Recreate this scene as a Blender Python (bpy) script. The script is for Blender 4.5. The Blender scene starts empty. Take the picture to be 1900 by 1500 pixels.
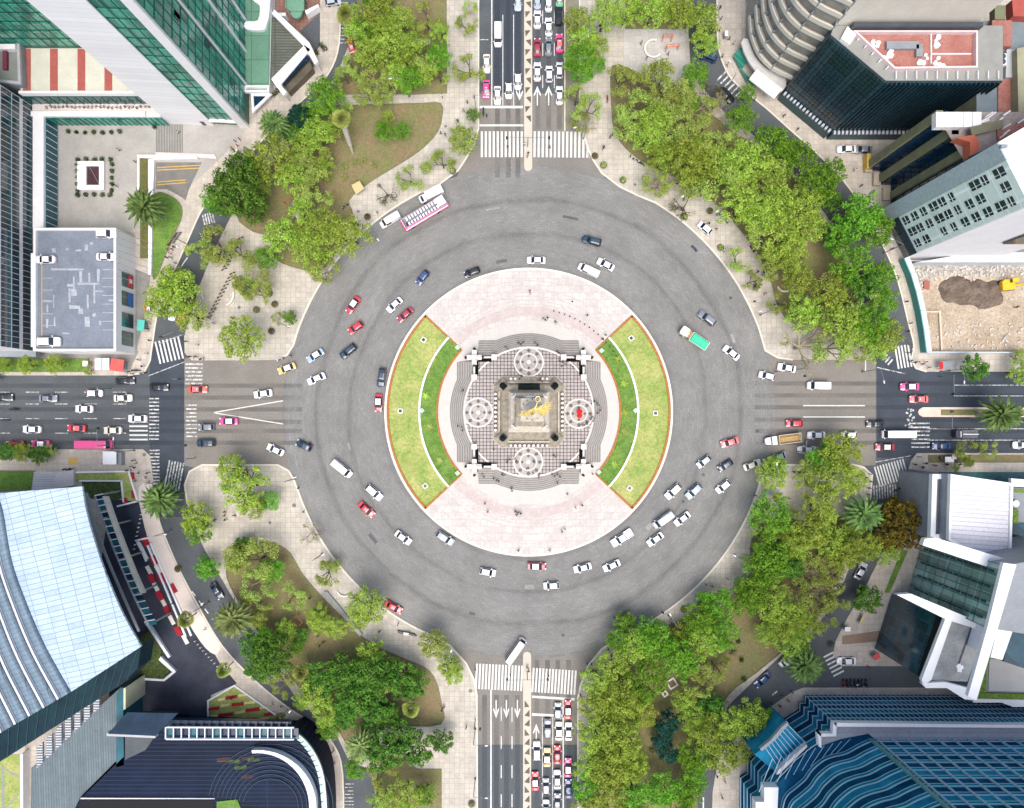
import bpy, bmesh, math, random
from math import sin, cos, pi, radians as R, atan2, hypot
from mathutils import Vector, Matrix, noise
random.seed(7)
S = bpy.context.scene
COL = S.collection
# ---------------------------------------------------------------- camera, sky, sun, exposure
H = 180.0                    # camera height over the road, metres
SC = 0.137                   # metres per photograph pixel on the ground
NX, NY = 957.0, 780.0        # photograph pixel straight below the camera
cd = bpy.data.cameras.new('camera'); cam = bpy.data.objects.new('camera', cd); COL.objects.link(cam)
cam.location = (0, 0, H); cam.rotation_euler = (0, 0, 0)
cd.sensor_width = 36; cd.lens = 36 * H / (1900 * SC)
cd.shift_x = -7 / 1900; cd.shift_y = 30 / 1900
cd.clip_start = 1; cd.clip_end = 5000
S.camera = cam
SUN_EL, SUN_AZ = R(69), R(172)      # azimuth clockwise from +Y (photo up)
w = bpy.data.worlds.new('World'); S.world = w; w.use_nodes = True
nt = w.node_tree; bg = nt.nodes['Background']
sky = nt.nodes.new('ShaderNodeTexSky'); sky.sky_type = 'NISHITA'; sky.sun_disc = False
sky.sun_elevation = SUN_EL; sky.sun_rotation = SUN_AZ; sky.dust_density = 4; sky.air_density = 1.0; sky.ozone_density = 1
nt.links.new(sky.outputs[0], bg.inputs[0]); bg.inputs[1].default_value = 0.15
sl = bpy.data.lights.new('sun', 'SUN'); sl.energy = 2.0; sl.angle = R(45); sl.color = (1, .965, .91)
so = bpy.data.objects.new('sun', sl); COL.objects.link(so)
so.rotation_euler = (pi/2 - SUN_EL, 0, -SUN_AZ + pi)
d_ = Vector((sin(SUN_AZ)*cos(SUN_EL), cos(SUN_AZ)*cos(SUN_EL), sin(SUN_EL)))
so.rotation_euler = d_.to_track_quat('Z', 'Y').to_euler()
S.view_settings.view_transform = 'Standard'; S.view_settings.look = 'None'
S.view_settings.exposure = 0.62; S.view_settings.gamma = 1
# ---------------------------------------------------------------- helpers
def W(px, py, h=0.0):
    k = (H - h) / H
    return ((px - NX) * SC * k, (NY - py) * SC * k)
def W3(px, py, h=0.0):
    x, y = W(px, py, h); return (x, y, h)
def PXL(x, y): return (NX + x / SC, NY - y / SC)
def arc(r, a0, a1, n=24, cx=981, cy=765):
    return [(cx + r*cos(R(a0+(a1-a0)*i/n)), cy - r*sin(R(a0+(a1-a0)*i/n))) for i in range(n+1)]
def smooth(pts, n=4, closed=False):
    out = []; m = len(pts)
    rng = range(m) if closed else range(m-1)
    for i in rng:
        g = (lambda j: pts[j % m]) if closed else (lambda j: pts[max(0, min(m-1, j))])
        p0, p1, p2, p3 = g(i-1), g(i), g(i+1), g(i+2)
        for j in range(n):
            t = j/n
            out.append(tuple(.5*((2*p1[k])+(-p0[k]+p2[k])*t+(2*p0[k]-5*p1[k]+4*p2[k]-p3[k])*t*t+(-p0[k]+3*p1[k]-3*p2[k]+p3[k])*t**3) for k in (0, 1)))
    if not closed: out.append(pts[-1])
    return out
def area2(p): return sum(p[i][0]*p[(i+1) % len(p)][1]-p[(i+1) % len(p)][0]*p[i][1] for i in range(len(p)))
class MB:
    def __init__(s): s.v = []; s.f = []; s.m = []
    def add(s, vs, fs, mi=0):
        b = len(s.v); s.v += [tuple(v) for v in vs]; s.f += [tuple(i+b for i in f) for f in fs]; s.m += [mi]*len(fs)
        return s
    def box(s, c, d, rz=0, mi=0, ry=0):
        hx, hy, hz = d[0]/2, d[1]/2, d[2]/2; out = []
        for z in (-hz, hz):
            for x, y in ((-hx, -hy), (hx, -hy), (hx, hy), (-hx, hy)):
                X, Z = x*cos(ry)+z*sin(ry), -x*sin(ry)+z*cos(ry)
                out.append((c[0]+X*cos(rz)-y*sin(rz), c[1]+X*sin(rz)+y*cos(rz), c[2]+Z))
        return s.add(out, [(3, 2, 1, 0), (4, 5, 6, 7), (0, 1, 5, 4), (1, 2, 6, 5), (2, 3, 7, 6), (3, 0, 4, 7)], mi)
    def prism(s, pts, z0, z1, mi=0, top=None, bottom=True):
        # pts world 2d; top: optional second outline
        pts = list(pts)
        if top is not None: top = list(top)
        if area2(pts) < 0:
            pts.reverse()
            if top is not None: top.reverse()
        t = top or pts; n = len(pts)
        if not callable(z1): zz = lambda x, y: z1
        else: zz = z1
        vs = [(x, y, z0) for x, y in pts] + [(x, y, zz(x, y)) for x, y in t]
        fs = [(i, (i+1) % n, n+(i+1) % n, n+i) for i in range(n)] + [tuple(range(n, 2*n))]
        if bottom: fs.append(tuple(range(n-1, -1, -1)))
        return s.add(vs, fs, mi)
    def sheet(s, pts, z, mi=0):
        pts = list(pts)
        if area2(pts) < 0: pts.reverse()
        return s.add([(x, y, z) for x, y in pts], [tuple(range(len(pts)))], mi)
    def tube(s, p0, p1, r0, r1=None, n=6, mi=0, cap=True):
        r1 = r0 if r1 is None else r1
        a, b = Vector(p0), Vector(p1); d = (b-a)
        if d.length < 1e-6: return s
        d.normalize(); u = d.cross(Vector((0, 0, 1)) if abs(d.z) < .9 else Vector((1, 0, 0))).normalized(); v = d.cross(u)
        vs = [a+(u*cos(2*pi*i/n)+v*sin(2*pi*i/n))*r0 for i in range(n)]+[b+(u*cos(2*pi*i/n)+v*sin(2*pi*i/n))*r1 for i in range(n)]
        fs = [(i, n+i, n+(i+1) % n, (i+1) % n) for i in range(n)]
        if cap: fs += [tuple(range(n)), tuple(range(2*n-1, n-1, -1))]
        return s.add(vs, fs, mi)
    def lathe(s, c, prof, n=12, mi=0):
        vs = []; fs = []; m = len(prof)
        for r, z in prof:
            for i in range(n): vs.append((c[0]+r*cos(2*pi*i/n), c[1]+r*sin(2*pi*i/n), c[2]+z))
        for j in range(m-1):
            for i in range(n): fs.append((j*n+i, j*n+(i+1) % n, (j+1)*n+(i+1) % n, (j+1)*n+i))
        fs.append(tuple(range((m-1)*n, m*n))); fs.append(tuple(range(n-1, -1, -1)))
        return s.add(vs, fs, mi)
    def ball(s, c, r, n=8, m=5, mi=0, sq=(1, 1, 1)):
        vs = []; fs = []
        for j in range(m+1):
            t = pi*j/m
            for i in range(n):
                a = 2*pi*i/n; vs.append((c[0]+r*sq[0]*sin(t)*cos(a), c[1]+r*sq[1]*sin(t)*sin(a), c[2]-r*sq[2]*cos(t)))
        for j in range(m):
            for i in range(n): fs.append((j*n+i, j*n+(i+1) % n, (j+1)*n+(i+1) % n, (j+1)*n+i))
        return s.add(vs, fs, mi)
    def build(s, name, mats, parent=None, origin=None, smooth=False, loc=None):
        me = bpy.data.meshes.new(name)
        used = sorted({i for f in s.f for i in f})
        if len(used) < len(s.v): mp_ = {u: i for i, u in enumerate(used)}; s.v = [s.v[u] for u in used]; s.f = [tuple(mp_[i] for i in f) for f in s.f]
        o0 = origin
        if o0 is None and parent is not None and parent.get('wo') is not None: o0 = parent['wo']
        ox, oy, oz = o0 if o0 is not None else (0, 0, 0)
        me.from_pydata([(x-ox, y-oy, z-oz) for x, y, z in s.v], [], s.f)
        if not isinstance(mats, (list, tuple)): mats = [mats]
        for m in mats: me.materials.append(m)
        if len(mats) > 1: me.polygons.foreach_set('material_index', s.m)
        if smooth: me.polygons.foreach_set('use_smooth', [True]*len(me.polygons))
        me.update()
        o = bpy.data.objects.new(name, me); COL.objects.link(o)
        if parent is not None: o.parent = parent
        elif origin is not None: o.location = origin
        if loc is not None: o.location = loc
        return o
def tag(o, label=None, cat=None, group=None, kind=None):
    if label: o['label'] = label
    if cat: o['category'] = cat
    if group: o['group'] = group
    if kind: o['kind'] = kind
    return o
def empty(name, loc, label=None, cat=None, group=None, rz=0):
    o = bpy.data.objects.new(name, None); COL.objects.link(o); o.location = loc; o.rotation_euler = (0, 0, rz)
    o.empty_display_size = .5
    return tag(o, label, cat, group)
def site(name, px, py, label, cat, group=None, h=0):
    x, y = W(px, py, h); o = empty(name, (x, y, h), label, cat, group); o['wo'] = (x, y, h); return o
# ---------------------------------------------------------------- materials
MATS = {}
def nodes(m):
    m.use_nodes = True; return m.node_tree, m.node_tree.nodes['Principled BSDF']
def N(t, kind, **kw):
    n = t.nodes.new(kind)
    for k, v in kw.items():
        if isinstance(k, str) and hasattr(n, k): setattr(n, k, v)
    return n
def M(name, c, r=.8, var=.12, sc=.4, metal=0, c2=None, spec=.4, coat=0, coord='pos', bump=0, det=5, fine=0):
    if name in MATS: return MATS[name]
    m = bpy.data.materials.new(name); t, b = nodes(m); L = t.links.new
    b.inputs['Roughness'].default_value = r; b.inputs['Metallic'].default_value = metal
    b.inputs['Specular IOR Level'].default_value = spec; b.inputs['Coat Weight'].default_value = coat
    if coord == 'pos': g = N(t, 'ShaderNodeNewGeometry').outputs['Position']
    else: g = N(t, 'ShaderNodeTexCoord').outputs['Object']
    n1 = N(t, 'ShaderNodeTexNoise'); n1.inputs['Scale'].default_value = sc; n1.inputs['Detail'].default_value = det; n1.inputs['Roughness'].default_value = .65
    L(g, n1.inputs['Vector'])
    mr = N(t, 'ShaderNodeMapRange'); mr.inputs[1].default_value = .3; mr.inputs[2].default_value = .7; L(n1.outputs[0], mr.inputs[0])
    mx = N(t, 'ShaderNodeMix', data_type='RGBA'); L(mr.outputs[0], mx.inputs[0])
    a = c if c2 else tuple(v*(1-var) for v in c); bb = c2 if c2 else tuple(min(1, v*(1+var)) for v in c)
    mx.inputs[6].default_value = (*a, 1); mx.inputs[7].default_value = (*bb, 1)
    out = mx.outputs[2]
    if fine:
        n2 = N(t, 'ShaderNodeTexNoise'); n2.inputs['Scale'].default_value = 2.2; n2.inputs['Detail'].default_value = 3; L(g, n2.inputs['Vector'])
        m2 = N(t, 'ShaderNodeMapRange'); m2.inputs[1].default_value = .25; m2.inputs[2].default_value = .75; m2.inputs[3].default_value = 1-fine; m2.inputs[4].default_value = 1+fine; L(n2.outputs[0], m2.inputs[0])
        h2 = N(t, 'ShaderNodeVectorMath', operation='SCALE'); L(out, h2.inputs[0]); L(m2.outputs[0], h2.inputs['Scale']); out = h2.outputs[0]
    L(out, b.inputs['Base Color'])
    if bump:
        bp = N(t, 'ShaderNodeBump'); bp.inputs['Strength'].default_value = bump; L(n1.outputs[0], bp.inputs['Height']); L(bp.outputs[0], b.inputs['Normal'])
    MATS[name] = m; m['bc'] = c
    return m
def tiled(name, c, line, w=.9, h=.9, mortar=.05, offset=0.0, var=.1, r=.75, c2=None, rot=0, cx=0, cy=0, smooth=.1, spec=.4):
    """flat paving or cladding pattern in plan (world x, y)"""
    if name in MATS: return MATS[name]
    m = M(name, c, r, var, .25, c2=c2, spec=spec, fine=.12); t = m.node_tree; b = t.nodes['Principled BSDF']; L = t.links.new
    src = b.inputs['Base Color'].links[0].from_socket
    g = N(t, 'ShaderNodeNewGeometry'); mp = N(t, 'ShaderNodeMapping'); L(g.outputs['Position'], mp.inputs[0])
    mp.inputs['Rotation'].default_value = (0, 0, rot); mp.inputs['Location'].default_value = (cx, cy, 0)
    br = N(t, 'ShaderNodeTexBrick'); br.offset = offset; br.squash = 1; L(mp.outputs[0], br.inputs['Vector'])
    br.inputs['Scale'].default_value = 1; br.inputs['Mortar Size'].default_value = mortar; br.inputs['Mortar Smooth'].default_value = smooth
    br.inputs['Brick Width'].default_value = w; br.inputs['Row Height'].default_value = h
    br.inputs['Color1'].default_value = (.92, .92, .92, 1); br.inputs['Color2'].default_value = (1.08, 1.08, 1.08, 1); br.inputs['Mortar'].default_value = (1, 1, 1, 1)
    mu = N(t, 'ShaderNodeMix', data_type='RGBA', blend_type='MULTIPLY'); mu.inputs[0].default_value = 1; L(src, mu.inputs[6]); L(br.outputs['Color'], mu.inputs[7])
    mx = N(t, 'ShaderNodeMix', data_type='RGBA'); L(br.outputs['Fac'], mx.inputs[0]); L(mu.outputs[2], mx.inputs[6]); mx.inputs[7].default_value = (*line, 1)
    L(mx.outputs[2], b.inputs['Base Color'])
    return m
def glass(name, c, r=.12, var=.35, sc=.25, spec=.9, c2=None):
    return M(name, c, r, var, sc, spec=spec, c2=c2)
def objcol(name, r=.3, coat=.6, metal=0, mult=1.0, spec=.5):
    if name in MATS: return MATS[name]
    m = bpy.data.materials.new(name); t, b = nodes(m); L = t.links.new
    oi = N(t, 'ShaderNodeObjectInfo'); b.inputs['Roughness'].default_value = r; b.inputs['Coat Weight'].default_value = coat; b.inputs['Coat Roughness'].default_value = .1
    b.inputs['Metallic'].default_value = metal; b.inputs['Specular IOR Level'].default_value = spec
    n1 = N(t, 'ShaderNodeTexNoise'); n1.inputs['Scale'].default_value = 1.7; tc = N(t, 'ShaderNodeTexCoord'); L(tc.outputs['Object'], n1.inputs['Vector'])
    mr = N(t, 'ShaderNodeMapRange'); mr.inputs[3].default_value = .88*mult; mr.inputs[4].default_value = 1.08*mult; L(n1.outputs[0], mr.inputs[0])
    sc_ = N(t, 'ShaderNodeVectorMath', operation='SCALE'); L(oi.outputs['Color'], sc_.inputs[0]); L(mr.outputs[0], sc_.inputs['Scale'])
    L(sc_.outputs[0], b.inputs['Base Color']); MATS[name] = m
    return m
ITEMS = []      # (object, look, category, px, py, family) labelled at the end by what stands around them
def item(o, look, cat, px, py, fam, group=None):
    ITEMS.append([o, look, cat, px, py, fam, group]); o['category'] = cat
    if group: o['group'] = group
    return o
# ================================================================ GROUND
def ground(name, pts, z, mat, thick=None):
    p = [W(*q) for q in pts]; mb = MB()
    if thick: mb.prism(p, z-thick, z, bottom=False)
    else: mb.sheet(p, z)
    o = mb.build(name, mat); o['kind'] = 'structure'; return o
def lines_mat(name, c, dens=.6, wear=.35):
    """road paint worn through in places (a second noise shows the road under it)"""
    if name in MATS: return MATS[name]
    m = M(name, c, .7, .1, .8); t = m.node_tree; b = t.nodes['Principled BSDF']; L = t.links.new
    n = N(t, 'ShaderNodeTexNoise'); n.inputs['Scale'].default_value = 1.3; n.inputs['Detail'].default_value = 6; n.inputs['Roughness'].default_value = .8
    g = N(t, 'ShaderNodeNewGeometry'); L(g.outputs['Position'], n.inputs[0])
    r = N(t, 'ShaderNodeMapRange'); r.inputs[1].default_value = wear-.08; r.inputs[2].default_value = wear+.08; L(n.outputs[0], r.inputs[0]); L(r.outputs[0], b.inputs['Alpha'])
    return m
def road_mat(name, c, var=.14, tracks=0, sc=.12):
    m = M(name, c, .85, var, sc, spec=.3, det=8, fine=.13); t = m.node_tree; b = t.nodes['Principled BSDF']; L = t.links.new
    src = b.inputs['Base Color'].links[0].from_socket; g = N(t, 'ShaderNodeNewGeometry')
    if tracks:    # worn wheel paths that run round the circle, broken up by noise
        cx, cy = W(981, 765)
        sb = N(t, 'ShaderNodeVectorMath', operation='SUBTRACT'); L(g.outputs['Position'], sb.inputs[0]); sb.inputs[1].default_value = (cx, cy, 0)
        n0 = N(t, 'ShaderNodeTexNoise'); n0.inputs['Scale'].default_value = .035; L(g.outputs['Position'], n0.inputs[0])
        ln = N(t, 'ShaderNodeVectorMath', operation='LENGTH'); L(sb.outputs[0], ln.inputs[0])
        ad = N(t, 'ShaderNodeMath', operation='MULTIPLY_ADD'); L(n0.outputs[0], ad.inputs[0]); ad.inputs[1].default_value = 4.0; L(ln.outputs['Value'], ad.inputs[2])
        cr = N(t, 'ShaderNodeValToRGB'); e = cr.color_ramp.elements
        stops = [(.0, 1), (.30, 1.0), (.335, .95), (.352, .78), (.37, 1.02), (.44, 1.03), (.49, .97), (.51, .76), (.525, .98), (.575, 1.07), (.645, 1.0), (.665, .74), (.685, .98), (.78, 1.08), (.815, 1.0), (.835, .8), (.86, 1.0), (.93, .9), (1, .9)]
        e[0].position = 0; e[0].color = (1, 1, 1, 1); e[1].position = 1; e[1].color = (.45, .45, .45, 1)
        for p, v in stops[1:-1]:
            q = e.new(p); q.color = (v*.5, v*.5, v*.5, 1)
        e[0].color = (.5, .5, .5, 1)
        mr = N(t, 'ShaderNodeMapRange'); mr.inputs[1].default_value = 20; mr.inputs[2].default_value = 74; L(ad.outputs[0], mr.inputs[0]); L(mr.outputs[0], cr.inputs[0])
        # cobble courses
        br = N(t, 'ShaderNodeTexBrick'); sx = N(t, 'ShaderNodeSeparateXYZ'); L(sb.outputs[0], sx.inputs[0]); at_ = N(t, 'ShaderNodeMath', operation='ARCTAN2'); L(sx.outputs[1], at_.inputs[0]); L(sx.outputs[0], at_.inputs[1])
        am = N(t, 'ShaderNodeMath', operation='MULTIPLY'); L(at_.outputs[0], am.inputs[0]); am.inputs[1].default_value = 50.0; cb = N(t, 'ShaderNodeCombineXYZ'); L(am.outputs[0], cb.inputs[0]); L(ln.outputs['Value'], cb.inputs[1]); L(cb.outputs[0], br.inputs[0]); br.inputs['Scale'].default_value = 1
        br.inputs['Brick Width'].default_value = 1.5; br.inputs['Row Height'].default_value = .62; br.inputs['Mortar Size'].default_value = .06; br.inputs['Color1'].default_value = (.92,)*3+(1,); br.inputs['Color2'].default_value = (1.08,)*3+(1,); br.inputs['Mortar'].default_value = (.86,)*3+(1,)
        m1 = N(t, 'ShaderNodeMix', data_type='RGBA', blend_type='MULTIPLY'); m1.inputs[0].default_value = 1; L(src, m1.inputs[6]); L(br.outputs[0], m1.inputs[7])
        s2 = N(t, 'ShaderNodeVectorMath', operation='MULTIPLY'); L(m1.outputs[2], s2.inputs[0]); L(cr.outputs[0], s2.inputs[1])
        s3 = N(t, 'ShaderNodeVectorMath', operation='SCALE'); L(s2.outputs[0], s3.inputs[0]); s3.inputs['Scale'].default_value = 2.0
        na = N(t, 'ShaderNodeTexNoise'); na.inputs['Scale'].default_value = .05; na.inputs['Detail'].default_value = 3; L(g.outputs['Position'], na.inputs[0]); nb = N(t, 'ShaderNodeMapRange'); nb.inputs[1].default_value = .3; nb.inputs[2].default_value = .5; nb.inputs[3].default_value = .35; L(na.outputs[0], nb.inputs[0])
        mz = N(t, 'ShaderNodeMix', data_type='RGBA'); L(nb.outputs[0], mz.inputs[0]); L(m1.outputs[2], mz.inputs[6]); L(s3.outputs[0], mz.inputs[7]); L(mz.outputs[2], b.inputs['Base Color'])
    return m
ASPH = road_mat('asphalt', (.082, .092, .10), .2); ASPH2 = road_mat('asphalt_new', (.045, .055, .070), .25)
CONC = road_mat('circle_paving', (.190, .188, .178), .15, 1); CONC2 = road_mat('concrete_road', (.19, .175, .155), .14)
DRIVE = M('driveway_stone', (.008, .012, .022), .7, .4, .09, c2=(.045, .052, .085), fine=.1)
PAVE = tiled('beige_paving', (.36, .325, .27), (.32, .29, .245), 1.3, 1.3, .05, var=.13, c2=(.50, .46, .395))
PAVE2 = tiled('pale_paving', (.38, .34, .29), (.345, .31, .265), 1.4, 1.4, .05, var=.1, c2=(.49, .44, .38))
PINK = tiled('pink_stone', (.45, .405, .375), (.40, .35, .33), 1.8, 1.8, .05, .5, var=.1, c2=(.53, .50, .46))
PLZ = tiled('plaza_stone', (.42, .40, .375), (.34, .33, .31), 1.6, 1.6, .04, var=.07)
SOIL = M('dry_grass_soil', (.21, .145, .088), .95, .2, .16, c2=(.15, .17, .055), fine=.25, det=9)
LAWN = M('lawn', (.065, .16, .02), .95, .2, .3, c2=(.16, .25, .05), fine=.35, det=9)
LAWN2 = M('dry_lawn', (.17, .27, .05), .95, .2, .2, c2=(.40, .38, .14), fine=.3, det=9)
KERB = M('kerb_stone', (.62, .57, .48), .8, .08)
WPAINT = lines_mat('white_road_paint', (.60, .60, .57), wear=.34); WORN = lines_mat('worn_white_paint', (.62, .62, .60), wear=.47)
YPAINT = lines_mat('yellow_road_paint', (.62, .38, .06))
DIRT = M('demolition_dirt', (.29, .225, .155), .95, .2, .13, c2=(.47, .39, .30), fine=.3, det=10)
g = MB(); g.sheet([(-1500, -1500), (1500, -1500), (1500, 1500), (-1500, 1500)], 0); g.build('ground', ASPH)['kind'] = 'structure'
# roads
ground('cross_street', [(278, 640), (342, 623), (342, 960), (278, 960)], .004, ASPH2)
ground('north_road', [(888, 174), (1076, 174), (1076, 240), (1130, 345), (840, 345), (888, 240)], .004, CONC2)
ground('south_road', [(800, 1170), (1160, 1170), (1073, 1300), (1073, 1382), (885, 1382), (885, 1290)], .004, CONC2)
ground('west_road', [(342, 666), (560, 620), (560, 910), (342, 864)], .004, CONC2)
ground('east_road', [(1400, 610), (1480, 664), (1625, 664), (1625, 864), (1480, 864), (1400, 920)], .004, CONC2)
ground('north_carriageway', [(916, -60), (968, -60), (968, 172), (916, 172)], .004, ASPH2)
ground('east_carriageway', [(1627, 664), (1980, 664), (1980, 850), (1627, 850)], .004, ASPH2)
ground('roundabout_road', arc(457, 0, 360, 120)[:-1], .008, CONC)
# raised blocks round the circle
NWB = [(888, -60), (888, 238), (880, 268), (865, 294), (850, 317), (832, 330)]+arc(454, 111.4, 161.5, 30)+[(545, 640), (533, 659), (515, 668), (470, 669), (356, 669), (343, 655), (342, 623), (370, 532), (395, 470), (420, 420), (450, 360), (490, 300), (540, 235), (590, 185), (625, 140), (645, 90), (662, 40), (665, -60)]
NEB = [(1075, -60), (1075, 240), (1082, 248), (1092, 279), (1102, 300), (1117, 322), (1150, 347), (1185, 364)]+arc(454, 58.8, 19.5, 26)+[(1420, 651), (1443, 664), (1471, 668), (1618, 668), (1622, 640), (1600, 560), (1575, 480), (1545, 420), (1500, 350), (1440, 290), (1390, 245), (1350, 215), (1320, 185), (1295, 150), (1281, 120), (1277, 60), (1277, -60)]
SWB = [(886, 1560), (885, 1292), (880, 1262), (865, 1231), (835, 1198), (812, 1183)]+arc(452, 243.4, 200.4, 28)+[(546, 892), (536, 874), (516, 863), (375, 863), (352, 875), (343, 900), (348, 935), (362, 980), (380, 1020), (415, 1080), (450, 1140), (500, 1220), (545, 1288), (594, 1335), (625, 1365), (647, 1410), (688, 1430), (697, 1480), (697, 1560)]
SEB = [(1072, 1560), (1072, 1297), (1077, 1272), (1092, 1234), (1117, 1204), (1140, 1188)]+arc(449, -65.4, -20.6, 28)+[(1410, 895), (1422, 875), (1442, 863), (1582, 862), (1602, 867), (1618, 882), (1615, 922), (1600, 980), (1585, 1030), (1565, 1080), (1540, 1130), (1490, 1190), (1450, 1215), (1400, 1262), (1360, 1300), (1330, 1335), (1310, 1380), (1295, 1440), (1290, 1560)]
NWS = smooth([(631, -60), (631, 60), (622, 112), (600, 150), (566, 182), (520, 225), (470, 280), (425, 335), (392, 370), (372, 395), (345, 455), (317, 517), (300, 560), (291, 588), (283, 640), (279, 669)], 3)+[(268, 692), (238, 697), (-120, 697), (-120, -60)]
NES = smooth([(1331, -60), (1331, 70), (1345, 127), (1370, 160), (1420, 200), (1470, 245), (1510, 280), (1560, 330), (1610, 400), (1640, 460), (1665, 520), (1685, 600), (1695, 640), (1690, 668)], 3)+[(1699, 684), (1719, 690), (1990, 690), (1990, -60)]
SWS = [(-120, 834), (266, 834), (279, 846), (286, 902), (290, 950)]+smooth([(300, 980), (325, 1040), (350, 1090), (400, 1180), (440, 1230), (495, 1282), (545, 1320), (589, 1348), (622, 1386), (636, 1437), (638, 1560)], 3)+[(-120, 1560)]
SES = [(1990, 841), (1701, 841), (1690, 855), (1686, 867), (1673, 930), (1655, 990), (1625, 1050), (1600, 1100), (1570, 1150), (1550, 1190), (1545, 1215), (1560, 1236), (1990, 1236)]
SES2 = [(1990, 1276), (1490, 1276), (1470, 1284), (1420, 1318), (1385, 1350), (1350, 1380), (1330, 1420), (1322, 1470), (1320, 1560), (1990, 1560)]
for nm, P_ in (('north_west_pavement', NWB), ('north_east_pavement', NEB), ('south_west_pavement', SWB), ('south_east_pavement', SEB)):
    ground(nm, P_, .13, PAVE, .2)
for nm, P_ in (('plaza_pavement', NWS), ('east_pavement', NES), ('office_pavement', SWS), ('tower_pavement', SES), ('corner_pavement', SES2)):
    ground(nm, P_, .13, PAVE2, .2)
# pale kerbs along the block edges facing the road
def strip(name, pts, wpx, z0, z1, mat, kind='structure', world=False):
    p = [W(*q) for q in pts] if not world else pts; mb = MB(); L_ = []; Rr = []
    for i, q in enumerate(p):
        a = p[max(0, i-1)]; b = p[min(len(p)-1, i+1)]; dx, dy = b[0]-a[0], b[1]-a[1]; l = hypot(dx, dy) or 1
        nx, ny = -dy/l*wpx*SC/2, dx/l*wpx*SC/2; L_.append((q[0]+nx, q[1]+ny)); Rr.append((q[0]-nx, q[1]-ny))
    for i in range(len(p)-1):
        a, b, c, d = L_[i], L_[i+1], Rr[i+1], Rr[i]
        vs = [(*a, z1), (*b, z1), (*c, z1), (*d, z1), (*a, z0), (*b, z0), (*c, z0), (*d, z0)]
        mb.add(vs, [(3, 2, 1, 0), (0, 1, 5, 4), (2, 3, 7, 6)]+([(0, 4, 7, 3)] if i == 0 else [])+([(1, 2, 6, 5)] if i == len(p)-2 else []))
    o = mb.build(name, mat)
    if kind: o['kind'] = kind
    return o
strip('kerb', NWB[1:40], 3, 0, .15, KERB); strip('kerb', NEB[1:38], 3, 0, .15, KERB); strip('kerb', SWB[1:42], 3, 0, .15, KERB); strip('kerb', SEB[1:44], 3, 0, .15, KERB)
strip('kerb', [(888, -60), (888, 238)], 2.5, 0, .15, KERB); strip('kerb', [(1075, -60), (1075, 240)], 2, 0, .15, KERB)
strip('kerb', NWS[:48], 2.5, 0, .15, KERB); strip('kerb', NES[:42], 2.5, 0, .15, KERB); strip('kerb', SWS[4:36], 2.5, 0, .15, KERB)
strip('kerb', [(886, 1560), (885, 1292)], 2.5, 0, .15, KERB); strip('kerb', [(1072, 1560), (1072, 1297)], 2.5, 0, .15, KERB)
# pale inner band of the outer footpaths
# planted ground
def bed(name, pts, mat=SOIL, sm=True, edge=True, z=.16):
    p = smooth(pts, 3, True) if sm else pts
    ground(name, p, z, mat, .1)
    if edge: strip('bed_edging', p+[p[0]], 1.6, .1, z+.12, HEDGE_E)
HEDGE_E = M('bed_edge_stone', (.16, .16, .09), .9, .3, .8)
bed('park_soil', [(664, -60), (828, -60), (829, 174), (760, 176), (700, 174), (640, 176), (618, 168), (640, 130), (655, 90), (664, 40)], sm=False)
bed('park_soil', [(645, 197), (700, 195), (780, 193), (818, 193), (820, 220), (813, 243), (795, 266), (768, 288), (720, 318), (682, 342), (648, 372), (655, 400), (640, 440), (600, 500), (560, 500), (510, 480), (500, 440), (470, 430), (440, 400), (470, 340), (510, 300), (560, 250), (600, 205)])
bed('park_soil', [(1160, -60), (1272, -60), (1272, 54), (1160, 54)], sm=False)
bed('park_soil', [(1136, 124), (1180, 135), (1230, 160), (1275, 160), (1300, 190), (1350, 240), (1400, 270), (1450, 310), (1510, 380), (1550, 450), (1580, 520), (1590, 570), (1540, 600), (1470, 600), (1440, 560), (1430, 520), (1405, 470), (1350, 400), (1310, 365), (1255, 330), (1200, 305), (1160, 275), (1140, 240), (1135, 200)])
bed('park_soil', [(531, 1019), (550, 1045), (564, 1069), (600, 1110), (650, 1160), (673, 1182), (700, 1200), (750, 1222), (790, 1240), (808, 1262), (818, 1300), (819, 1343), (740, 1346), (692, 1344), (660, 1400), (625, 1350), (560, 1280), (500, 1200), (440, 1110), (420, 1060), (440, 1030), (490, 1005)])
bed('park_soil', [(774, 1427), (819, 1427), (819, 1560), (700, 1560), (700, 1430), (740, 1400)], sm=False)
bed('park_soil', [(1395, 1000), (1390, 1060), (1350, 1110), (1290, 1140), (1230, 1165), (1180, 1200), (1130, 1240), (1110, 1300), (1100, 1400), (1095, 1560), (1280, 1560), (1290, 1440), (1310, 1370), (1350, 1290), (1400, 1250), (1460, 1200), (1520, 1140), (1560, 1060), (1590, 990), (1560, 960), (1500, 970), (1440, 960)])
bed('north_verge', [(1049, -60), (1073, -60), (1073, 238), (1049, 238)], M('verge_paving', (.20, .19, .14), .9, .2), sm=False, edge=False, z=.02)
ground('playground_paving', [(1158, 56), (1272, 56), (1274, 130), (1283, 155), (1235, 150), (1190, 132), (1158, 120)], .165, PLZ, .02)
bed('lawn', [(288, 362), (312, 362), (334, 378), (338, 402), (322, 440), (305, 480), (292, 512), (284, 512), (284, 420)], LAWN)
bed('grass_strip', [(-120, 666), (166, 666), (166, 690), (-120, 690)], LAWN, sm=False)
bed('grass_strip', [(-120, 874), (66, 874), (66, 908), (-120, 918)], LAWN, sm=False)
bed('grass_patch', [(1900-178, 845), (1960, 845), (1960, 858), (1722, 858)], SOIL, sm=False)
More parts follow.
